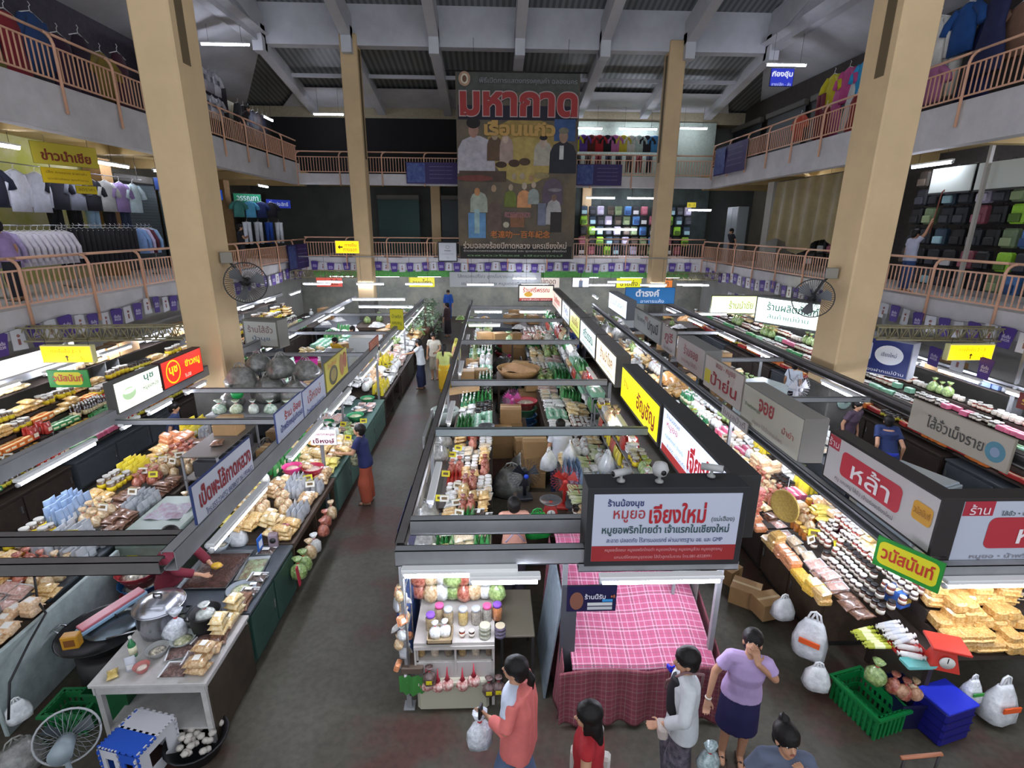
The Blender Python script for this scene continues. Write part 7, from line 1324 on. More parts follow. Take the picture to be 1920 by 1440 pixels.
sack_print('large white carrier bag with an orange printed band hanging at the east counter', (3.62, 4.75, .3), 1.05, rz=-.7); sack_print('white bag with an orange band under the golden snack pile', (5.3, 4.1, .05), 1.0, rz=.1); sack_print('white and green printed bag hanging under the golden snack pile', (4.95, 4.1, .3), .6, '3c9a40', .1)
for x, y, z, k, s, l in ((3.6, 5.3, .35, 'sackw', .9, 'white carrier bag hanging farther along the east counter'), (3.55, 4.45, .15, 'sackw', .9, 'clear white bag low by the green crate'), (3.5, 6.0, .0, 'boxk', 1.1, 'carton on the floor beside the east counter'), (3.45, 6.5, .0, 'boxk', 1.0, 'farther carton on the floor beside the east counter'),
                        (3.62, 5.65, .1, 'boxk', 1.0, 'tall brown parcel against the east counter'), (3.4, 6.9, .3, 'sackw', .9, 'white bag hung by the tied brown bags'), (3.9, 4.12, .55, 'tiedg', 1.0, 'leafy bag hung at the east counter corner'), (4.05, 4.05, .5, 'tiedr', .9, 'purple red bag hung at the east counter corner'),
                        (4.15, 4.02, .45, 'tiedr', .9, 'red packet hung below the roll trays'), (4.25, 4.02, .45, 'tied', .8, 'tan round bag hung below the roll trays'), (3.5, 7.5, .45, 'tiedr', 1.1, 'dark tied bag hung at the middle east counter'), (3.52, 7.2, .5, 'tiedg', 1.1, 'greenish tied bag hung at the middle east counter')):
    put(pal(k), (x, y, z), (0, 0, x * 7), s, l)
simple('onion_heads', 'pair of woven garlic heads hung under the east corner trays', 'garlic', MB().blob((4.1, 4.0, .55), (.07, .05, .07), 10, 8, .05).blob((4.24, 3.98, .52), (.07, .05, .07), 10, 8, .05), M('a06c50', .6, c2='d8b090', vscale=25))
o = thing('woven_fan_tray', 'round woven straw tray in clear wrap hung above the orange packets', 'tray', (4.0, 6.25, 1.35), -PI / 2 + .3, None, rot=(PI / 2, 0, -1.2)); MB().lathe([(0, 0), (.2, .0), (.22, .02), (.23, .0), (.21, -.02), (0, -.02)], 24).build('straw_disc', M('b89c50', .6, var=.25, vscale=30), o); MB().tube([(0, .22, 0), (0, .42, 0)], .004, 4).build('hanging_cord', WHITE, o)
for i in range(6): put(P('brick', 'orange_noodle_packet', 'packet', 'food packet', .18, .14, .1, ('d8602c', 'd84c5c')[i > 2], 'f4b8a0', None), (3.78, 6.7 - .02 * i, .85 + i * .1), (0, .3, 0), 1, 'orange or pink noodle packet in the upright column by the straw tray', 'noodle packet column')
put(P('box', 'blue_tub_pack', 'pack', 'box', .26, .2, .18, '3c6cc0', 'e8d8a0', 'f0c860'), (4.55, 4.75, 1.0), (0, 0, .3), 1, 'blue and yellow printed pack behind the red scale')
for i in range(3): put(P('roll', 'white_roll', 'roll', 'sausage roll', .07, .24, .06, 'e8e4e0', 'd8d4d0'), (4.2 + .03 * i, 4.1 + .09 * i, .86 + .01 * i), (0, 0, PI / 2 - .3), 1, 'white roll in the red and teal baskets beside the red scale', 'rolls beside the red scale')
solid_tub('shallow teal edged basket beside the red scale', (4.22, 4.02, .84), .3, .12, .05, '7cc8c4', 'shallow_basket'); solid_tub('shallow red basket behind the teal edged one', (4.25, 4.22, .84), .3, .16, .05, 'c03030', 'shallow_basket')
fridge('white display fridge with a green vegetable picture inside the east block', (6.0, 6.6, 0), .85, .8, 1.62, 'a9b4ba', .35, True); fridge('white box fridge with lettering on the farther east block', (6.0, 11.0, 0), .8, .7, 1.7, 'c4d0d0', .35)
put(pal('boxk'), (5.5, 6.1, 1.2), (0, 0, .3), 1, 'open carton before the white display fridge')
for i in range(5): put(P('box', 'snack_carton', 'red printed snack box', 'box', .36, .24, .095, 'a83428', 'c86048', 'e8d8b0'), (6.15, 5.75, .8 + i * .097), (0, 0, R_.uniform(-.08, .08)), 1, 'red printed snack box stacked beside the display fridge, %s from the bottom' % ORD[i], 'red boxes by the display fridge')
counter('shop_counter', 'pale counter behind the corner sign of the east block', 5.5, 6.1, 5.3, 6.1, .8, CRM, None, '-x', 1, False)
for i, (x, y, z, s) in enumerate(((6.0, 13.3, 1.5, 1.5), (5.5, 13.6, 1.3, 1.4), (5.8, 15.2, 1.2, 1.4), (5.6, 16.5, 1.2, 1.4), (6.3, 11.9, 1.0, 1.2), (5.6, 9.4, .0, 1.3))):
    put(pal('boxk'), (x, y, z), (0, 0, .3 * i), s, 'brown carton stacked inside the east block, %s listed' % ORD[i])
    if z: simple('storage_bench', 'dark bench under a carton inside the east block, %s listed' % ORD[i], 'bench', MB().box(x - .35, x + .35, y - .3, y + .3, z - .04, z - .005).box(x - .33, x - .29, y - .3, y + .3, 0, z - .04).box(x + .29, x + .33, y - .3, y + .3, 0, z - .04), DKW)
o = thing('wall_clock', 'round pale green clock on the grey plinth of the near east column', 'clock', (7.6, 10.46, 1.4), 0, None, rot=(PI / 2, 0, 0)); MB().lathe([(.15, -.02), (.15, .015), (.13, .02), (0, .018)], 24).build('face', M('8fa49c', .4), o); MB().box(-.005, .005, 0, .1, .021, .023).box(0, .07, -.005, .005, .021, .023).build('hands', BLACK, o)
for i in range(9): put(pal(('sack', 'tiedw', 'tiedg')[i % 3]), (5.0 + (i % 3) * .45, 8.9 + (i // 3) * .8, 0 if i % 2 else .4), (0, 0, i), 1.1, 'bundled bag stored inside the east block', 'bundled bags inside the east block')
# far end of the hall
slab('wall_under_gallery_west', -10.9, -10.8, 5, 30, 0, 2.85, M('b4b2ac', .8, var=.12, vscale=.8)); slab('wall_under_gallery_east', 12.0, 12.1, 5, 30, 0, 2.85, M('b0aeaa', .8, var=.12, vscale=.8))
board('light_box', 'long white lit board with a dark red letter above the west gallery display', 'light box sign', (-9.5, 10.2, 2.28), '+x', 3.4, .36, 'e4e2e0', .06, '8c8a86', [LM('บ', -.4, 0, .2, .2, '9c3040', .02)], .6, .01)
slab('wall_ground_far', -13.6, 15, 30.2, 30.4, 0, 2.9, M('8f9288', .8, c2='b8b4a4', vscale=1.2)); struct('trim_7', MB().box(-9, 10, 26.9, 27.0, 2.55, 2.85), M('58a84c', .6, var=.2))
board('banner_sign', 'long white hall banner with Thai lettering across the far ground floor', 'sign', (.1, 26.6, 2.45), '-y', 4.6, .75, 'b4b6b4', .02, '888888', [LM('ไส้กรอกเปรี้ยว สูตรโบราณแก้วตา', -.3, .15, 3.2, .22, '5c6064'), LM('แม่สาย ควาหวาย หมูแดดเดียว', -.1, -.2, 3.2, .22, '5c6064')], 0, .01)
tv = board('television', 'lit television showing a small figure at the far end', 'television', (4.3, 25.9, 2.4), '-y', .85, .5, 'd8dce4', .05, '1c1c20', (), 1.0, .03, [(-.1, .1, -.22, .1, '4c5464'), (-.04, .04, .08, .18, '8c6c5c', 'disc')])
MB().tube([(0, .25, -.03), (0, .6, -.03)], .015, 6).build('hanger', DARK, tv)
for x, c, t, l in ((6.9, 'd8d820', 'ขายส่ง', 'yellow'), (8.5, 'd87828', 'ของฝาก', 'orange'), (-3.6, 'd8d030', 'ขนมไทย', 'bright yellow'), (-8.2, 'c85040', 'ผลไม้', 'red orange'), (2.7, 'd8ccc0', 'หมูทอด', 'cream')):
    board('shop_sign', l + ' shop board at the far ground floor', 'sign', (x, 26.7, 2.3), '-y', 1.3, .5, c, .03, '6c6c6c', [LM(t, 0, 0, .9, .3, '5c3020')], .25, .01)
for i in range(60):
    x = R_.uniform(-9, 10); y = R_.uniform(22.3, 26.2)
    if -1.8 > x > -2.6: continue
    k = R_.choice(['heapw', 'heapo', 'heapg', 'sack', 'tiedg', 'boxk', 'basinw', 'tiedw']); put(pal(k), (x, y, .8), (0, 0, x), R_.uniform(1.2, 1.9), pal(k)['desc'] + ' on the far cross stalls', 'far cross stalls ' + k, False)
for i, x in enumerate((-8.6, -6.9, -5.2, -3.4, 0, 1.7, 4.2, 5.9, 7.6, 9.3)):
    counter('shop_counter', 'counter of the far cross stalls, %s from the west' % ORD[i], x - .8, x + .8, 22.4, 26.2, .8, (DKW, SLT, BRN)[i % 3], None, '+x', 2, True)
for i in range(40):
    x = 2.9 + R_.uniform(-.3, 1.0); y = 19.5 + i * .12; put(pal(R_.choice(['sack', 'tied', 'tiedg', 'tiedw'])), (x, min(y, 22.2), .9 + R_.uniform(0, .5)), (0, 0, x), 1.2, 'grey or tan bag heaped at the far end of the east aisle', 'bags heaped at the far east aisle', False)
counter('shop_counter', 'long table under the heaped bags at the far east aisle', 2.6, 4.0, 19.3, 22.2, .88, DKW, None, '-x', 1, True)
def potted(label, loc, s):
    o = thing('potted_plant', label, 'plant', loc); MB().lathe([(.12, 0), (.17, .28), (.15, .28), (0, .25)], 14).build('pot', M('6c4a3a', .7), o); b = MB(); rd = random.Random(int(loc[1] * 10))
    for i in range(160):
        a = rd.uniform(0, 2 * PI); z = rd.uniform(.3, 1.2) * s; r = rd.uniform(.05, .4) * (1.2 - z / s * .6); x, y = r * math.cos(a), r * math.sin(a); l_ = .09; b.add([(x, y, z), (x + l_ * math.cos(a + .5), y + l_ * math.sin(a + .5), z + .04), (x + 1.6 * l_ * math.cos(a), y + 1.6 * l_ * math.sin(a), z - .02), (x + l_ * math.cos(a - .5), y + l_ * math.sin(a - .5), z)], [(0, 1, 2, 3)])
    b.build('foliage', M('4c6a4c', .6, c2='8a9a7c', vscale=6), o); MB().tube([(0, 0, .2), (0, 0, 1.0 * s)], .015, 5).build('stem', WOOD, o)
for i, (x, y) in enumerate(((-2.75, 21.0), (-2.6, 22.3), (-2.9, 23.4), (-3.1, 19.9))): potted('dark leafy plant at the far west corner of the main aisle, %s by distance' % ORD[i], (x, y, .8 if i in (0, 3) else 0), 1.1 if i in (0, 3) else 1.6)
# push cart at the bottom edge
o = thing('push_cart', 'orange sided push cart with a wooden handle at the bottom edge', 'cart', (3.28, 2.9, 0)); MB().rbox(-.3, .3, -.25, .2, .35, .75, .05).build('tray', M('c8581c', .5), o); MB().tube([(-.05, .1, .98), (.3, .12, .98)], .016, 8).build('handle', M('b87858', .5), o); MB().tube([(-.02, .1, .7), (-.02, .1, .98)], .012, 6).tube([(.26, .1, .7), (.26, .1, .98)], .012, 6).build('handle_post', DARK, o)
for a in (-.22, .22):
    for b_ in (-.18, .13): MB().tube([(a - .02, b_, .1), (a + .02, b_, .1)], .1, 14).build('wheel', BLACK, o)
MB().box(-.25, .25, -.2, .15, .2, .35).build('frame', DARK, o)

# small price cards stuck among the goods
for i in range(70):
    x, (a, b2), z = R_.choice(((-2.85, (6.4, 12), .98), (-2.95, (13, 17), 1.02), (4.2, (5, 11), 1.06), (9.3, (7, 14), 1.05), (-8.3, (7.5, 14), 1.05), (-.6, (5.3, 9), 1.0), (-5.4, (5.6, 9), 1.12)))
    y = R_.uniform(a, b2); yl = R_.random() < .55; ft = -.2 if x > -1 else .2
    MBc = P('box', 'yellow_price_card' if yl else 'white_price_card', 'card', 'price card', .14, .012, .1, 'e0d42c' if yl else 'e6e4d8', '9c8c40', '6c5430')
    put(MBc, (x + R_.uniform(-.1, .3) * (1 if x > 0 else -1), y, z + .02), (-.35, 0, R_.uniform(-.4, .4)), 1, ('yellow' if yl else 'white') + ' price card stuck upright among the goods on the counters', ('yellow' if yl else 'white') + ' price cards', False)
# ---------------- people ----------------
def capsule(b, p, q, r0, r1, n=12):
    p, q = Vector(p), Vector(q); d = (q - p); L = d.length; d.normalize()
    pts = [p - d * r0 * .98, p - d * r0 * .7, p, q, q + d * r1 * .7, q + d * r1 * .98]; rs = [r0 * .15, r0 * .72, r0, r1, r1 * .72, r1 * .15]
    b.tube(pts, rs, n)
def rings_loft(b, rows, n=20):
    """rows: (centre, half width, half depth, sideways unit vector)"""
    R = []
    for c, hw, hd, sx in rows:
        c = Vector(c); sx = Vector(sx).normalized(); fy = Vector((0, 0, 1)).cross(sx).normalized()
        R.append([tuple(c + sx * hw * math.cos(2 * PI * k / n) + fy * hd * math.sin(2 * PI * k / n)) for k in range(n)])
    b.loft(R)
def remesh(b, vox, smooth=3):
    me = b.mesh('tmp', []); o = bpy.data.objects.new('tmp', me); TS.collection.objects.link(o)
    m = o.modifiers.new('r', 'REMESH'); m.mode = 'VOXEL'; m.voxel_size = vox; m.use_smooth_shade = True
    if smooth: s = o.modifiers.new('s', 'SMOOTH'); s.iterations = smooth; s.factor = .5
    dg = scratch_dg()
    r = bpy.data.meshes.new_from_object(o.evaluated_get(dg)); bpy.data.objects.remove(o); bpy.data.meshes.remove(me)
    r.polygons.foreach_set('use_smooth', [True] * len(r.polygons)); return r
SKIN = M('b98a6c', .5, var=.06, vscale=6); HAIR = M('120e0c', .55, var=.3, vscale=70, spec=.3); EYEW = M('e0dcd6', .3); LIP = M('8c4a44', .5)
def person(label, loc, heading, h=1.58, lean=.0, side=0.0, twist=0.0, larm=None, rarm=None, lleg=None, rleg=None, head=(0, 0), vox=.011, hair='short', top='c8c8c8', sleeve=.5, bottom='22243c', kind='pants', longtop=0, shoes='3a2c24', extra=None, sit=False, skin=None, topm=None, botm=None, detail=True, female=True):
    """larm / rarm = (elbow, wrist, hand direction) in local units for a 1.6 m body; facing local +Y; heading = degrees about Z"""
    k = h / 1.6; root = thing('person', label, 'person', loc, math.radians(heading)); sk = skin or SKIN
    V3 = lambda *a: Vector(a)
    hipz = .84; pel = V3(0, 0, hipz + .04); chest = V3(side * .6, lean * .65, 1.18); nk = V3(side, lean, 1.36); hd = V3(side + head[0] * .05, lean + .02 + head[1] * .05, 1.475 + (0 if lean < .25 else -.03))
    tw = Vector((math.cos(twist), math.sin(twist), 0)); sw = .155 if female else .18
    shl = nk - tw * sw + V3(0, 0, -.05); shr = nk + tw * sw + V3(0, 0, -.05)
    larm = larm or (V3(-.22, .02, 1.06), V3(-.23, .08, .83), V3(0, .1, -1)); rarm = rarm or (V3(.22, .02, 1.06), V3(.23, .08, .83), V3(0, .1, -1))
    larm = [Vector(a) for a in larm]; rarm = [Vector(a) for a in rarm]
    lleg = [Vector(a) for a in (lleg or ((-.085, .03, .45), (-.085, 0, .07)))]; rleg = [Vector(a) for a in (rleg or ((.085, .03, .45), (.085, 0, .07)))]
    hl, hr = V3(-.08, 0, hipz), V3(.08, 0, hipz)
    b = MB()
    wst = V3(side * .25, lean * .3, 1.02)
    rings_loft(b, [(V3(0, 0, .76), .10, .08, (1, 0, 0)), (V3(0, 0, .84), .165, .11, (1, 0, 0)), (V3(0, 0, .92), .155, .105, (1, 0, 0)), (wst, .122, .088, (1, 0, 0)), (chest - V3(0, 0, .04), .145, .105, tw), (chest + V3(0, 0, .08), .15, .1, tw), (nk + V3(0, -.005, -.045), .12, .06, tw), (nk, .05, .048, tw)])
    capsule(b, shl + V3(0, 0, 0), shr, .052, .052); capsule(b, nk - V3(0, 0, .04), hd - V3(0, 0, .03), .05, .046)
    def limb(ps, rs):
        for i in range(len(ps) - 1): capsule(b, ps[i], ps[i + 1], rs[i], rs[i + 1])
    for s_, e_ in ((shl, larm), (shr, rarm)): limb([s_, e_[0], e_[1]], [.046, .037, .024])
    for s_, e_ in ((hl, lleg), (hr, rleg)):
        limb([s_, e_[0], e_[1]], [.082, .055, .037]); foot = e_[1]; capsule(b, foot + V3(0, -.03, -.035), foot + V3(0, .13, -.045), .035, .026)
        m_ = e_[0].lerp(e_[1], .3); capsule(b, m_ + V3(0, -.015, .04), m_ + V3(0, -.015, -.06), .046, .042)
    # head: skull, jaw, nose, ears
    rot = Matrix.Rotation(math.radians(head[0] * 45 if isinstance(head[0], (int, float)) else 0), 4, 'Z') @ Matrix.Rotation(math.radians(-head[1] * 35), 4, 'X'); HT = Matrix.Translation(hd) @ rot
    b.blob((0, -.005, .03), (.073, .088, .088), 16, 10, T=HT); b.blob((0, .022, -.035), (.052, .06, .062), 14, 8, T=HT); b.blob((0, .05, -.072), (.026, .024, .022), 10, 6, T=HT)
    b.add([(-.014, .082, .015 - .03), (.014, .082, -.015), (0, .085, .02), (0, .108, -.018), (0, .08, -.028)], [(0, 3, 2), (3, 1, 2), (0, 4, 3), (4, 1, 3), (0, 2, 1, 4)], T=HT); b.blob((0, .088, -.014), (.014, .02, .016), 8, 5, T=HT)
    for s in (-1, 1): b.blob((s * .074, -.003, -.005), (.012, .022, .032), 8, 6, T=HT)
    # hands: palm, four fingers of different length with a bend, thumb from the side of the palm
    for sgn, arm in ((-1, larm), (1, rarm)):
        d = (arm[2] if len(arm) > 2 else (arm[1] - arm[0])).normalized(); w_ = arm[1]
        u = d.cross(V3(0, 1, 0.001)); u = (V3(1, 0, 0) if u.length < .2 else u.normalized()); nrm = u.cross(d).normalized()
        if len(arm) > 3: u = arm[3].normalized(); nrm = u.cross(d).normalized()
        pc_ = w_ + d * .055
        for q in (-.022, -.007, .008, .022): capsule(b, w_ + d * .01 + u * q * .7, w_ + d * .085 + u * q, .014, .012, 8)
        for q, L in ((-.030, .052), (-.011, .064), (.009, .069), (.029, .06)):
            a0 = w_ + d * .088 + u * q; a1 = a0 + d * L * .5 + nrm * L * .12; a2 = a1 + d * L * .42 + nrm * L * .3; capsule(b, a0, a1, .0085, .008, 7); capsule(b, a1, a2, .008, .0065, 7)
        t0 = w_ + d * .03 - u * sgn * .02 * -1; t0 = w_ + d * .03 + u * (.022 if sgn < 0 else -.022); t1 = t0 + (u if sgn < 0 else -u) * .03 + d * .03 + nrm * .01; t2 = t1 + d * .028 + nrm * .012; capsule(b, t0, t1, .011, .009, 7); capsule(b, t1, t2, .009, .007, 7)
    body = remesh(b, vox, 2 if vox < .009 else 1); body.materials.append(sk); obj('body', body, root, scale=(k,) * 3)
    # eyes and mouth
    if detail:
        ey = MB(); pu = MB(); br = MB()
        for s in (-1, 1):
            ey.blob((s * .029, .0665, .006), (.012, .009, .005), 8, 5, T=HT); pu.blob((s * .029, .0735, .006), (.006, .0045, .0055), 8, 5, T=HT); br.tube([(s * .014, .085, .026), (s * .03, .082, .031), (s * .044, .07, .027)], .0032, 5, T=HT)
        ob = ey.build('eyes', EYEW, root); ob.scale = (k,) * 3; ob = pu.build('pupils', BLACK, root); ob.scale = (k,) * 3; ob = br.build('eyebrows', HAIR, root); ob.scale = (k,) * 3
        ob = MB().blob((0, .083, -.044), (.02, .006, .006), 8, 5, T=HT).build('mouth', LIP, root); ob.scale = (k,) * 3
    # hair
    b = MB(); b.blob((0, -.02, .045), (.094, .108, .095), 18, 12, .03, seed=4, T=HT); b.blob((0, -.055, -.005), (.086, .066, .09), 14, 8, .03, T=HT); b.blob((0, .05, .068), (.066, .036, .032), 12, 6, T=HT)
    if hair == 'fringe': b.blob((0, .045, .075), (.06, .04, .028), 12, 6, T=HT)
    if hair == 'bob': b.blob((0, -.045, -.035), (.088, .06, .09), 14, 8, T=HT); [b.blob((s * .07, .0, -.02), (.02, .04, .08), 10, 6, T=HT) for s in (-1, 1)]
    if hair == 'long':
        b.blob((0, -.06, -.08), (.1, .065, .18), 14, 10, T=HT); b.blob((0, -.09, -.22), (.1, .05, .19), 12, 8, T=HT); [b.blob((s * .068, -.0, -.05), (.022, .04, .11), 10, 6, T=HT) for s in (-1, 1)]
    if hair == 'ponytail': b.blob((0, -.115, .0), (.03, .035, .03), 10, 6, T=HT); b.tube([(0, -.12, .01), (0, -.155, -.05), (0, -.15, -.15), (0, -.13, -.24)], [.025, .035, .033, .008], 10, T=HT)
    if hair == 'bun': b.blob((0, -.06, .135), (.042, .042, .04), 12, 8, T=HT); b.tube([(0, -.05, .16), (.02, -.05, .2)], [.02, .004], 6, T=HT)
    hm = remesh(b, max(vox, .009), 2); hm.materials.append(HAIR); obj('hair', hm, root, scale=(k,) * 3)
    # top
    b = MB(); g = .017; zb = .80 - longtop
    rings_loft(b, [(V3(0, 0, zb), .172 + g + longtop * .12, .118 + g + longtop * .1, (1, 0, 0)), (V3(0, 0, .88), .168 + g, .112 + g, (1, 0, 0)), (wst, .14 + g, .10 + g, (1, 0, 0)), (chest - V3(0, 0, .04), .152 + g, .112 + g, tw), (chest + V3(0, 0, .08), .15 + g, .104 + g, tw), (nk + V3(0, -.005, -.055), .125 + g, .068 + g * .6, tw), (nk + V3(0, -.005, -.02), .075, .062, tw)])
    capsule(b, shl + V3(0, 0, .0), shr, .052 + g * .8, .052 + g * .8)
    for s_, e_ in ((shl, larm), (shr, rarm)):
        if sleeve <= 0: continue
        if sleeve <= 1: b.tube([s_, s_.lerp(e_[0], sleeve * .6), s_.lerp(e_[0], sleeve)], [.046 + g, .046 + g, .05 + g], 12)
        else: capsule(b, s_, e_[0], .046 + g, .04 + g); b.tube([e_[0], e_[0].lerp(e_[1], (sleeve - 1) * .6), e_[0].lerp(e_[1], sleeve - 1)], [.04 + g, .038 + g, .036 + g], 12)
    tm = remesh(b, max(vox, .011), 3); tm.materials.append(topm or M(top, .85, var=.07, vscale=7, bump=.25, bscale=9)); obj('top', tm, root, scale=(k,) * 3)
    b = MB()
    if kind in ('skirt', 'dress'):
        zk = .42 if kind == 'skirt' else .5
        rings_loft(b, [(V3(0, .01, zk), .2, .15, (1, 0, 0)), (V3(0, .01, .62), .19, .145, (1, 0, 0)), (V3(0, 0, .84), .178, .122, (1, 0, 0)), (V3(0, 0, .95), .15, .1, (1, 0, 0))])
    elif kind == 'longskirt':
        mid = (lleg[1] + rleg[1]) / 2; rings_loft(b, [(V3(mid.x, mid.y, .16), .19, .15, (1, 0, 0)), (V3(mid.x * .6, mid.y * .6, .5), .185, .14, (1, 0, 0)), (V3(0, 0, .84), .178, .122, (1, 0, 0)), (V3(0, 0, .95), .15, .1, (1, 0, 0))])
    else:
        rings_loft(b, [(V3(0, 0, .74), .16, .1, (1, 0, 0)), (V3(0, 0, .84), .175, .12, (1, 0, 0)), (V3(0, 0, .95), .15, .1, (1, 0, 0))])
        end = 1 if kind in ('pants', 'wide') else .3; wd = .05 if kind == 'wide' else .015
        for s_, e_ in ((hl, lleg), (hr, rleg)):
            b.tube([s_, s_.lerp(e_[0], .5), e_[0], e_[0].lerp(e_[1], end * .5), e_[0].lerp(e_[1], end * .95)], [.085 + g, .075 + g, .058 + g + wd, .05 + g + wd, .048 + g * .7 + wd], 12)
    bm = remesh(b, max(vox, .012), 3); bm.materials.append(botm or M(bottom, .85, var=.08, vscale=6)); obj('bottom_garment', bm, root, scale=(k,) * 3)
    for e_ in (lleg, rleg):
        b = MB(); b.rbox(-.042, .042, -.07, .17, -.072, -.055, .006, T=Matrix.Translation(e_[1])); b.tube([e_[1] + V3(-.043, .07, -.06), e_[1] + V3(0, .09, -.015), e_[1] + V3(.043, .07, -.06)], .012, 6); ob = b.build('sandal', M(shoes, .6), root); ob.scale = (k,) * 3
    if extra: extra(root, k, HT)
    return root
def ex(root, k, mb, name, mat):
    o = mb.build(name, mat, root); o.scale = (k,) * 3; return o
def held(root, k, label, cat, parts):
    """something carried or held: a thing of its own, standing where the person has it"""
    o = None
    for nm, mb, mat in parts:
        c = mb.build(nm, mat, o)
        if o is None: o = c; o.location = root.location; o.rotation_euler = root.rotation_euler; o.scale = (k,) * 3; tag(o, label, cat)
# 1 coral jacket
def e1(r, k, HT):
    b = MB(); 
    for s in (-1, 1): rings_loft(b, [(Vector((s * .105, -.01, .66)), .095, .14, (1, 0, 0)), (Vector((s * .1, -.01, .9)), .085, .135, (1, 0, 0)), (Vector((s * .095, -.015, 1.15)), .08, .132, (1, 0, 0)), (Vector((s * .1, -.02, 1.33)), .07, .085, (1, 0, 0))])
    rings_loft(b, [(Vector((0, -.075, .64)), .19, .075, (1, 0, 0)), (Vector((0, -.07, 1.0)), .165, .07, (1, 0, 0)), (Vector((0, -.06, 1.36)), .14, .06, (1, 0, 0))])
    for sh, e_, w_ in (((-.155, 0, 1.31), (-.24, .03, 1.08), (-.12, .22, 1.02)), ((.155, 0, 1.31), (.23, -.02, 1.07), (.24, .06, .86))):
        b.tube([sh, e_], [.07, .062], 12); b.tube([e_, Vector(e_).lerp(Vector(w_), .8)], [.062, .052], 12)
    m = remesh(b, .012, 3); m.materials.append(M('d4706a', .8, var=.08)); o = obj('jacket', m, r, scale=(k,) * 3)
    held(r, k, 'black phone held by the person in the coral jacket', 'phone', [('mobile_phone', MB().rbox(-.16, -.09, .29, .31, 1.0, 1.13, .008), BLACK)])
person('person in coral jacket over white shirt with a long ponytail holding a black phone', (.2, 3.45, 0), 68, 1.58, .03, head=(.2, -.1), larm=((-.24, .03, 1.08), (-.12, .22, 1.02), (.3, .9, .1)), rarm=((.23, -.02, 1.07), (.24, .06, .86), (0, .1, -1)), vox=.0075, hair='ponytail', top='c4ccdc', sleeve=.5, bottom='5a6a88', extra=e1, lleg=((-.085, .1, .46), (-.09, .12, .07)), rleg=((.085, -.02, .45), (.09, -.14, .09)))
put(P('tied', 'white_carrier_bag', 'bag', 'carrier bag', .3, .22, .42, 'b4b9c0', 'e4e8ee', None), (-.13, 3.5, .62), (0, 0, .5), .85, 'white carrier bag held by the person in the coral jacket')
# 2 red top, long hair, tote
def e2(r, k, HT):
    held(r, k, 'cream cloth tote bag on the shoulder of the person in red', 'bag', [('tote_bag', MB().rbox(.16, .26, -.17, .17, .55, .88, .03), M('c4c0b8', .8, var=.06)), ('strap', MB().tube([(.18, .06, .86), (.2, .05, 1.2), (.16, .0, 1.39), (.17, -.08, 1.2), (.18, -.06, .86)], .018, 8), M('c8c4bc', .8))])
person('person in red sleeveless top with long black hair and a cream tote bag', (.74, 3.03, 0), 75, 1.55, .02, head=(.25, 0), vox=.0075, hair='long', top='a01c24', sleeve=.1, bottom='24242c', extra=e2)
# 3 white open shirt, short hair
def e3(r, k, HT):
    b = MB(); rings_loft(b, [(Vector((-.01, .07, .94)), .1, .085, (1, 0, 0)), (Vector((-.01, .08, 1.15)), .1, .085, (1, 0, 0)), (Vector((-.01, .065, 1.31)), .075, .07, (1, 0, 0))]); m = remesh(b, .012, 2); m.materials.append(M('141418', .8)); obj('black_vest', m, r, scale=(k,) * 3)
    held(r, k, 'small pale pouch with a brown strap worn by the white shirted person', 'bag', [('shoulder_pouch', MB().rbox(-.2, -.06, .16, .24, .8, .92, .04), M('b4a8a0', .7)), ('strap', MB().tube([(-.05, .04, 1.41), (.05, .16, 1.2), (.19, .13, .98), (.2, 0, .93), (.12, -.16, 1.1), (-.04, -.11, 1.39), (-.05, .04, 1.41)], .012, 6), M('7c5c5c', .6))])
person('person in loose white shirt with short black hair and a slanted bag strap', (1.66, 3.5, 0), 82, 1.6, .02, head=(.1, -.05), vox=.0075, hair='short', top='c6cacc', sleeve=1.75, bottom='3c3a40', kind='wide', longtop=.06, extra=e3, botm=M('2a2a32', .85, c2='6c6470', vscale=16), larm=((-.25, .06, 1.1), (-.12, .2, .9), (.3, .6, -.5)), rarm=((.26, -.03, 1.06), (.27, .03, .82), (0, .1, -1)))
put(P('tied', 'clear_carrier_bag', 'bag', 'carrier bag', .24, .2, .32, '7c9494', 'c4d4d4', None), (1.83, 3.28, .52), (0, 0, .5), .9, 'greenish clear carrier bag hanging from the white shirted person')
# 4 purple top, navy skirt, hand to face
def e4(r, k, HT): ex(r, k, MB().lathe([(.03, -.008), (.033, 0), (.03, .008)], 12, (.31, .2, .86)), 'wrist_band', M('d8d0c0', .4))
person('person in lilac short sleeved top and navy skirt with a hand over her face', (2.33, 3.8, 0), 160, 1.56, .1, head=(-.2, -.9), vox=.0075, hair='fringe', top='b49cc8', sleeve=.6, bottom='1e1a48', kind='skirt', extra=e4, larm=((-.24, .1, 1.16), (-.06, .2, 1.36), (.25, -.35, .9)), rarm=((.27, .1, 1.09), (.31, .2, .86), (.1, .5, -.8)))
# 5 bun, grey blue shirt
person('person in grey blue shirt with a topknot bun eating with fingers at the mouth', (2.14, 2.86, 0), 170, 1.56, .06, head=(.15, -.35), vox=.0075, hair='bun', top='5a6276', sleeve=.7, bottom='24242c', larm=((-.24, .08, 1.12), (-.1, .2, 1.3), (.5, -.25, .7)), rarm=((.25, .06, 1.1), (.08, .22, 1.2), (-.6, -.1, .7)))
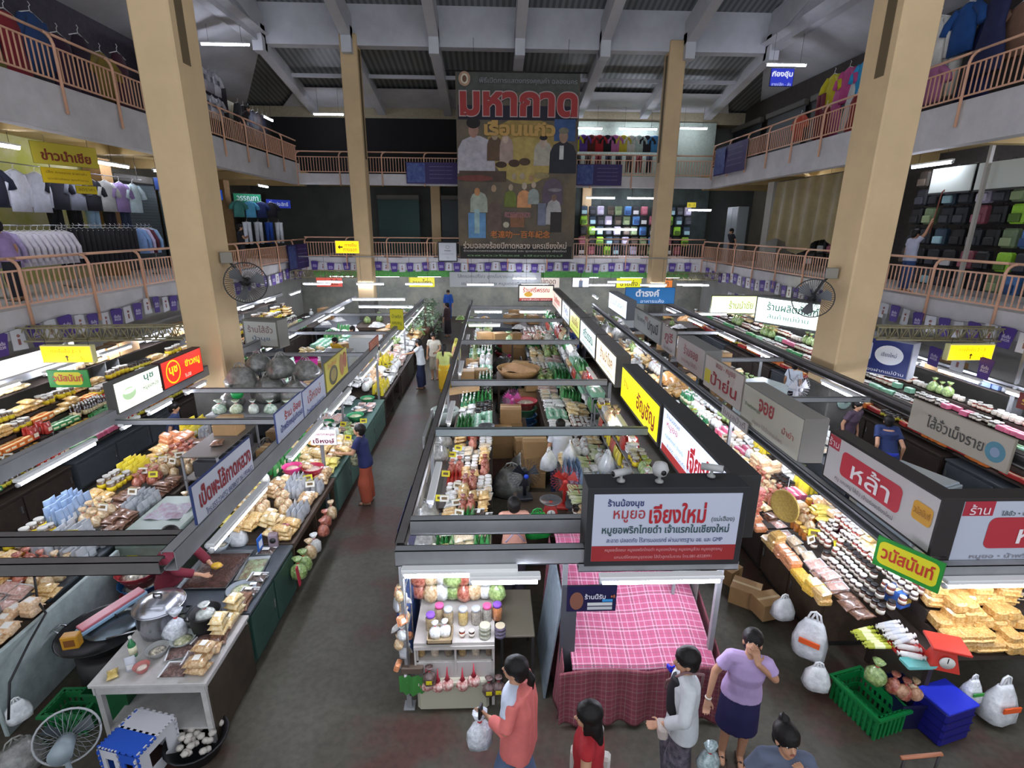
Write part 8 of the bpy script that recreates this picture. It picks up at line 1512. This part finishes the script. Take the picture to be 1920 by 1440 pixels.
# 6 pink shirted vendor
def e6(r, k, HT):
    ex(r, k, MB().tube([(-.13, -.105, 1.0), (0, -.135, 1.18), (.12, -.085, 1.35)], .012, 6).tube([(.13, -.105, 1.0), (0, -.135, 1.18), (-.12, -.085, 1.35)], .012, 6), 'apron_straps', M('c0b0c8', .8))
person('vendor seen from behind in a peach pink shirt with crossed apron straps', (.27, 6.15, 0), 5, 1.56, .06, head=(0, -.4), vox=.009, hair='short', top='d8a08c', sleeve=.75, bottom='4c4450', extra=e6, larm=((-.25, .14, 1.1), (-.2, .34, 1.0), (.2, 1, -.1)), rarm=((.25, .14, 1.1), (.2, .34, 1.0), (-.2, 1, -.1)))
# 7 navy shirt shopper
def e7(r, k, HT): held(r, k, 'pale patterned handbag at the hip of the navy shirted shopper', 'bag', [('handbag', MB().rbox(.02, .26, .16, .3, .74, .92, .05), M('b8b894', .7, c2='3c4434', vscale=14)), ('strap', MB().tube([(.06, .2, .9), (.1, .12, 1.1), (.14, .05, 1.4)], .01, 5), M('8c8c70', .7))])
person('shopper in navy short sleeved shirt and rust orange trousers holding a packet', (-2.36, 8.85, 0), 88, 1.58, .08, head=(.1, -.35), vox=.009, hair='short', top='1a2250', sleeve=.6, bottom='a04c34', kind='wide', extra=e7, larm=((-.23, .16, 1.12), (-.14, .38, 1.08), (.2, 1, 0)), rarm=((.22, .16, 1.1), (.1, .38, 1.08), (-.2, 1, 0)))
put(pal('gold'), (-2.72, 8.85, 1.06), (.3, 0, 1.3), 1.0, 'golden packet in the hands of the navy shirted shopper')
# 8-12 shoppers in the main aisle
person('shopper in white T-shirt and navy trousers reaching over the counter', (-2.3, 16.1, 0), 80, 1.62, .05, vox=.012, top='d4dae0', bottom='1c2444', kind='wide', sleeve=.6, larm=((-.2, .2, 1.2), (-.12, .45, 1.12), (0, 1, 0)), detail=False)
person('shopper in cream top and pale shorts facing the near end of the aisle', (-2.0, 17.2, 0), 175, 1.6, .03, vox=.012, top='cfcabb', bottom='a8a090', kind='shorts', sleeve=.55, head=(.2, -.2), larm=((-.24, .1, 1.1), (-.1, .2, .96), (.5, .5, 0)), detail=False)
def e9(r, k, HT): b = MB(); rings_loft(b, [(Vector((0, .02, .2)), .2, .15, (1, 0, 0)), (Vector((0, .01, .6)), .2, .15, (1, 0, 0)), (Vector((0, 0, .95)), .18, .13, (1, 0, 0)), (Vector((0, .03, 1.1)), .13, .1, (1, 0, 0))]); m = remesh(b, .014, 2); m.materials.append(M('c8a020', .8, var=.1)); obj('apron', m, r, scale=(k,) * 3)
person('person in green and yellow shirt with a long mustard apron walking away', (-1.5, 15.4, 0), -10, 1.6, vox=.012, top='b8c070', bottom='b89020', sleeve=.6, hair='ponytail', extra=e9, rarm=((.2, .14, 1.22), (.22, .3, 1.35), (.2, .5, .8)), detail=False)
person('person in dark dress and red scarf farther down the main aisle', (-2.15, 24.3, 0), 60, 1.6, vox=.013, top='3a2428', bottom='241c20', kind='longskirt', sleeve=1.4, hair='short', detail=False)
person('distant person in bright blue at the end of the main aisle', (-2.5, 29.0, 0), 180, 1.65, vox=.014, top='1c4c9c', bottom='1c3c7c', sleeve=1.6, detail=False)
# vendors inside the blocks
VN = [((-3.98, 5.55, .0), -95, 'vendor in maroon sleeves and blue apron leaning over the meat tray', '6c1c2c', '1c3c9c', 1.7, .14, ((-.2, .3, 1.12), (-.12, .5, 1.0), (0, 1, -.2))), ((-6.55, 10.1, 0), -70, 'vendor in dark blue shirt beside the near west column', '2c3c64', '20242c', .6, .1, None), ((-5.0, 16.9, 0), 150, 'vendor in yellow and black shirt in the far outer left block', 'c8a020', '1c1c20', .5, .25, None), ((-4.85, 18.6, 0), 120, 'vendor in pale shirt beside the yellow and black shirt', 'b4bccc', '2c2c34', .6, .2, None),
      ((-3.9, 18.9, 0), -60, 'dark haired vendor bending beside the pale fridge', '8c6c70', '2c2c34', .6, .25, None), ((1.25, 9.0, 0), 10, 'vendor in white shirt behind the hanging carrier bags', 'ccd0d8', '24304c', .6, .05, None), ((3.0, 18.6, 0), 100, 'vendor in navy shirt holding a white plate at the far east aisle', '1c2c60', '1c1c28', .6, .15, None), ((3.4, 19.0, 0), 80, 'vendor in dark shirt beside the white plate', '2c2c3c', '24242c', .6, .1, None),
      ((8.1, 13.3, 0), -60, 'shopper in white T-shirt with a crossing bag strap in the east aisle', 'c8d0dc', '1c1c28', .6, .05, None), ((7.55, 8.9, 0), -20, 'shopper in dark blue shirt leaning over a table in the east aisle', '1c2c58', '2438b0', .6, .35, None), ((7.6, 10.2, 0), 200, 'dark haired shopper farther behind the near east column', '4c3c4c', '2c2c34', .6, .1, None), ((6.6, 26.0, 0), 180, 'person in dark clothes below the yellow far shop board', '2c2c34', '24242c', .6, 0, None), ((8.9, 26.2, 0), 170, 'person in red brown shirt below the orange far shop board', '7c3428', '24242c', .6, 0, None)]
for p, a, l, t, bt, sl, ln, ar in VN:
    d = dict(larm=ar, rarm=((.2, .3, 1.12), (.1, .5, 1.02), (0, 1, -.2))) if ar else {}
    def exv(r, k, HT, l=l):
        if 'maroon' in l: ex(r, k, MB().blob((-.12, .56, .99), (.05, .07, .04), 10, 6, .1), 'yellow_glove', M('c8a030', .5))
        if 'strap' in l: ex(r, k, MB().tube([(-.12, .06, 1.38), (.12, .14, 1.1), (.19, .0, .95), (0, -.14, 1.15), (-.12, -.06, 1.38)], .01, 5), 'bag_strap', BLACK)
    person(l, p, a, 1.58, ln, vox=.013, top=t, bottom=bt, sleeve=sl, hair='short', detail=False, extra=exv, **d)
# people on the galleries
person('shopper in lilac shirt at the low rail of white shirts', (-10.15, 11.6, 3.4), 90, 1.65, .1, vox=.012, top='9c84b4', bottom='24242c', sleeve=.7, larm=((-.2, .25, 1.15), (-.15, .45, 1.05), (0, 1, 0)), detail=False)
person('man in black shirt with folded arms on the lower west gallery', (-10.0, 21.8, 3.4), -60, 1.62, vox=.012, top='1c1c24', bottom='24242c', sleeve=.6, larm=((-.24, .08, 1.1), (.02, .2, 1.12), (1, .2, .2)), rarm=((.24, .08, 1.08), (-.02, .2, 1.08), (-1, .2, .1)), detail=False, female=False)
def ep(r, k, HT): held(r, k, 'long reddish wooden pole held up in the east bag shop', 'pole', [('hooked_pole', MB().tube([(.19, .22, 1.5), (.22, .28, 2.5), (.25, .3, 2.54), (.27, .28, 2.5)], .014, 6), M('8c4c34', .5))])
person('person in white T-shirt reaching up with a long pole in the east bag shop', (11.1, 13.9, 3.4), -95, 1.62, 0, vox=.011, top='b4b8cc', bottom='2c4878', sleeve=.6, rarm=((.24, .08, 1.48), (.2, .18, 1.72), (0, .2, 1)), larm=((-.28, .05, 1.12), (-.42, .12, .98), (-.8, .4, -.2)), extra=ep, detail=False)
person('person in black leaning on the lower east railing at the far end', (10.9, 24.2, 3.4), 100, 1.6, .15, vox=.013, top='1c1c22', bottom='2c2c34', sleeve=.6, detail=False)
person('person in dark clothes bending over the upper west railing', (-9.7, 22.4, 7.8), -80, 1.6, .3, vox=.013, top='241c20', bottom='24242c', sleeve=1.5, detail=False)
bpy.data.scenes.remove(TS)
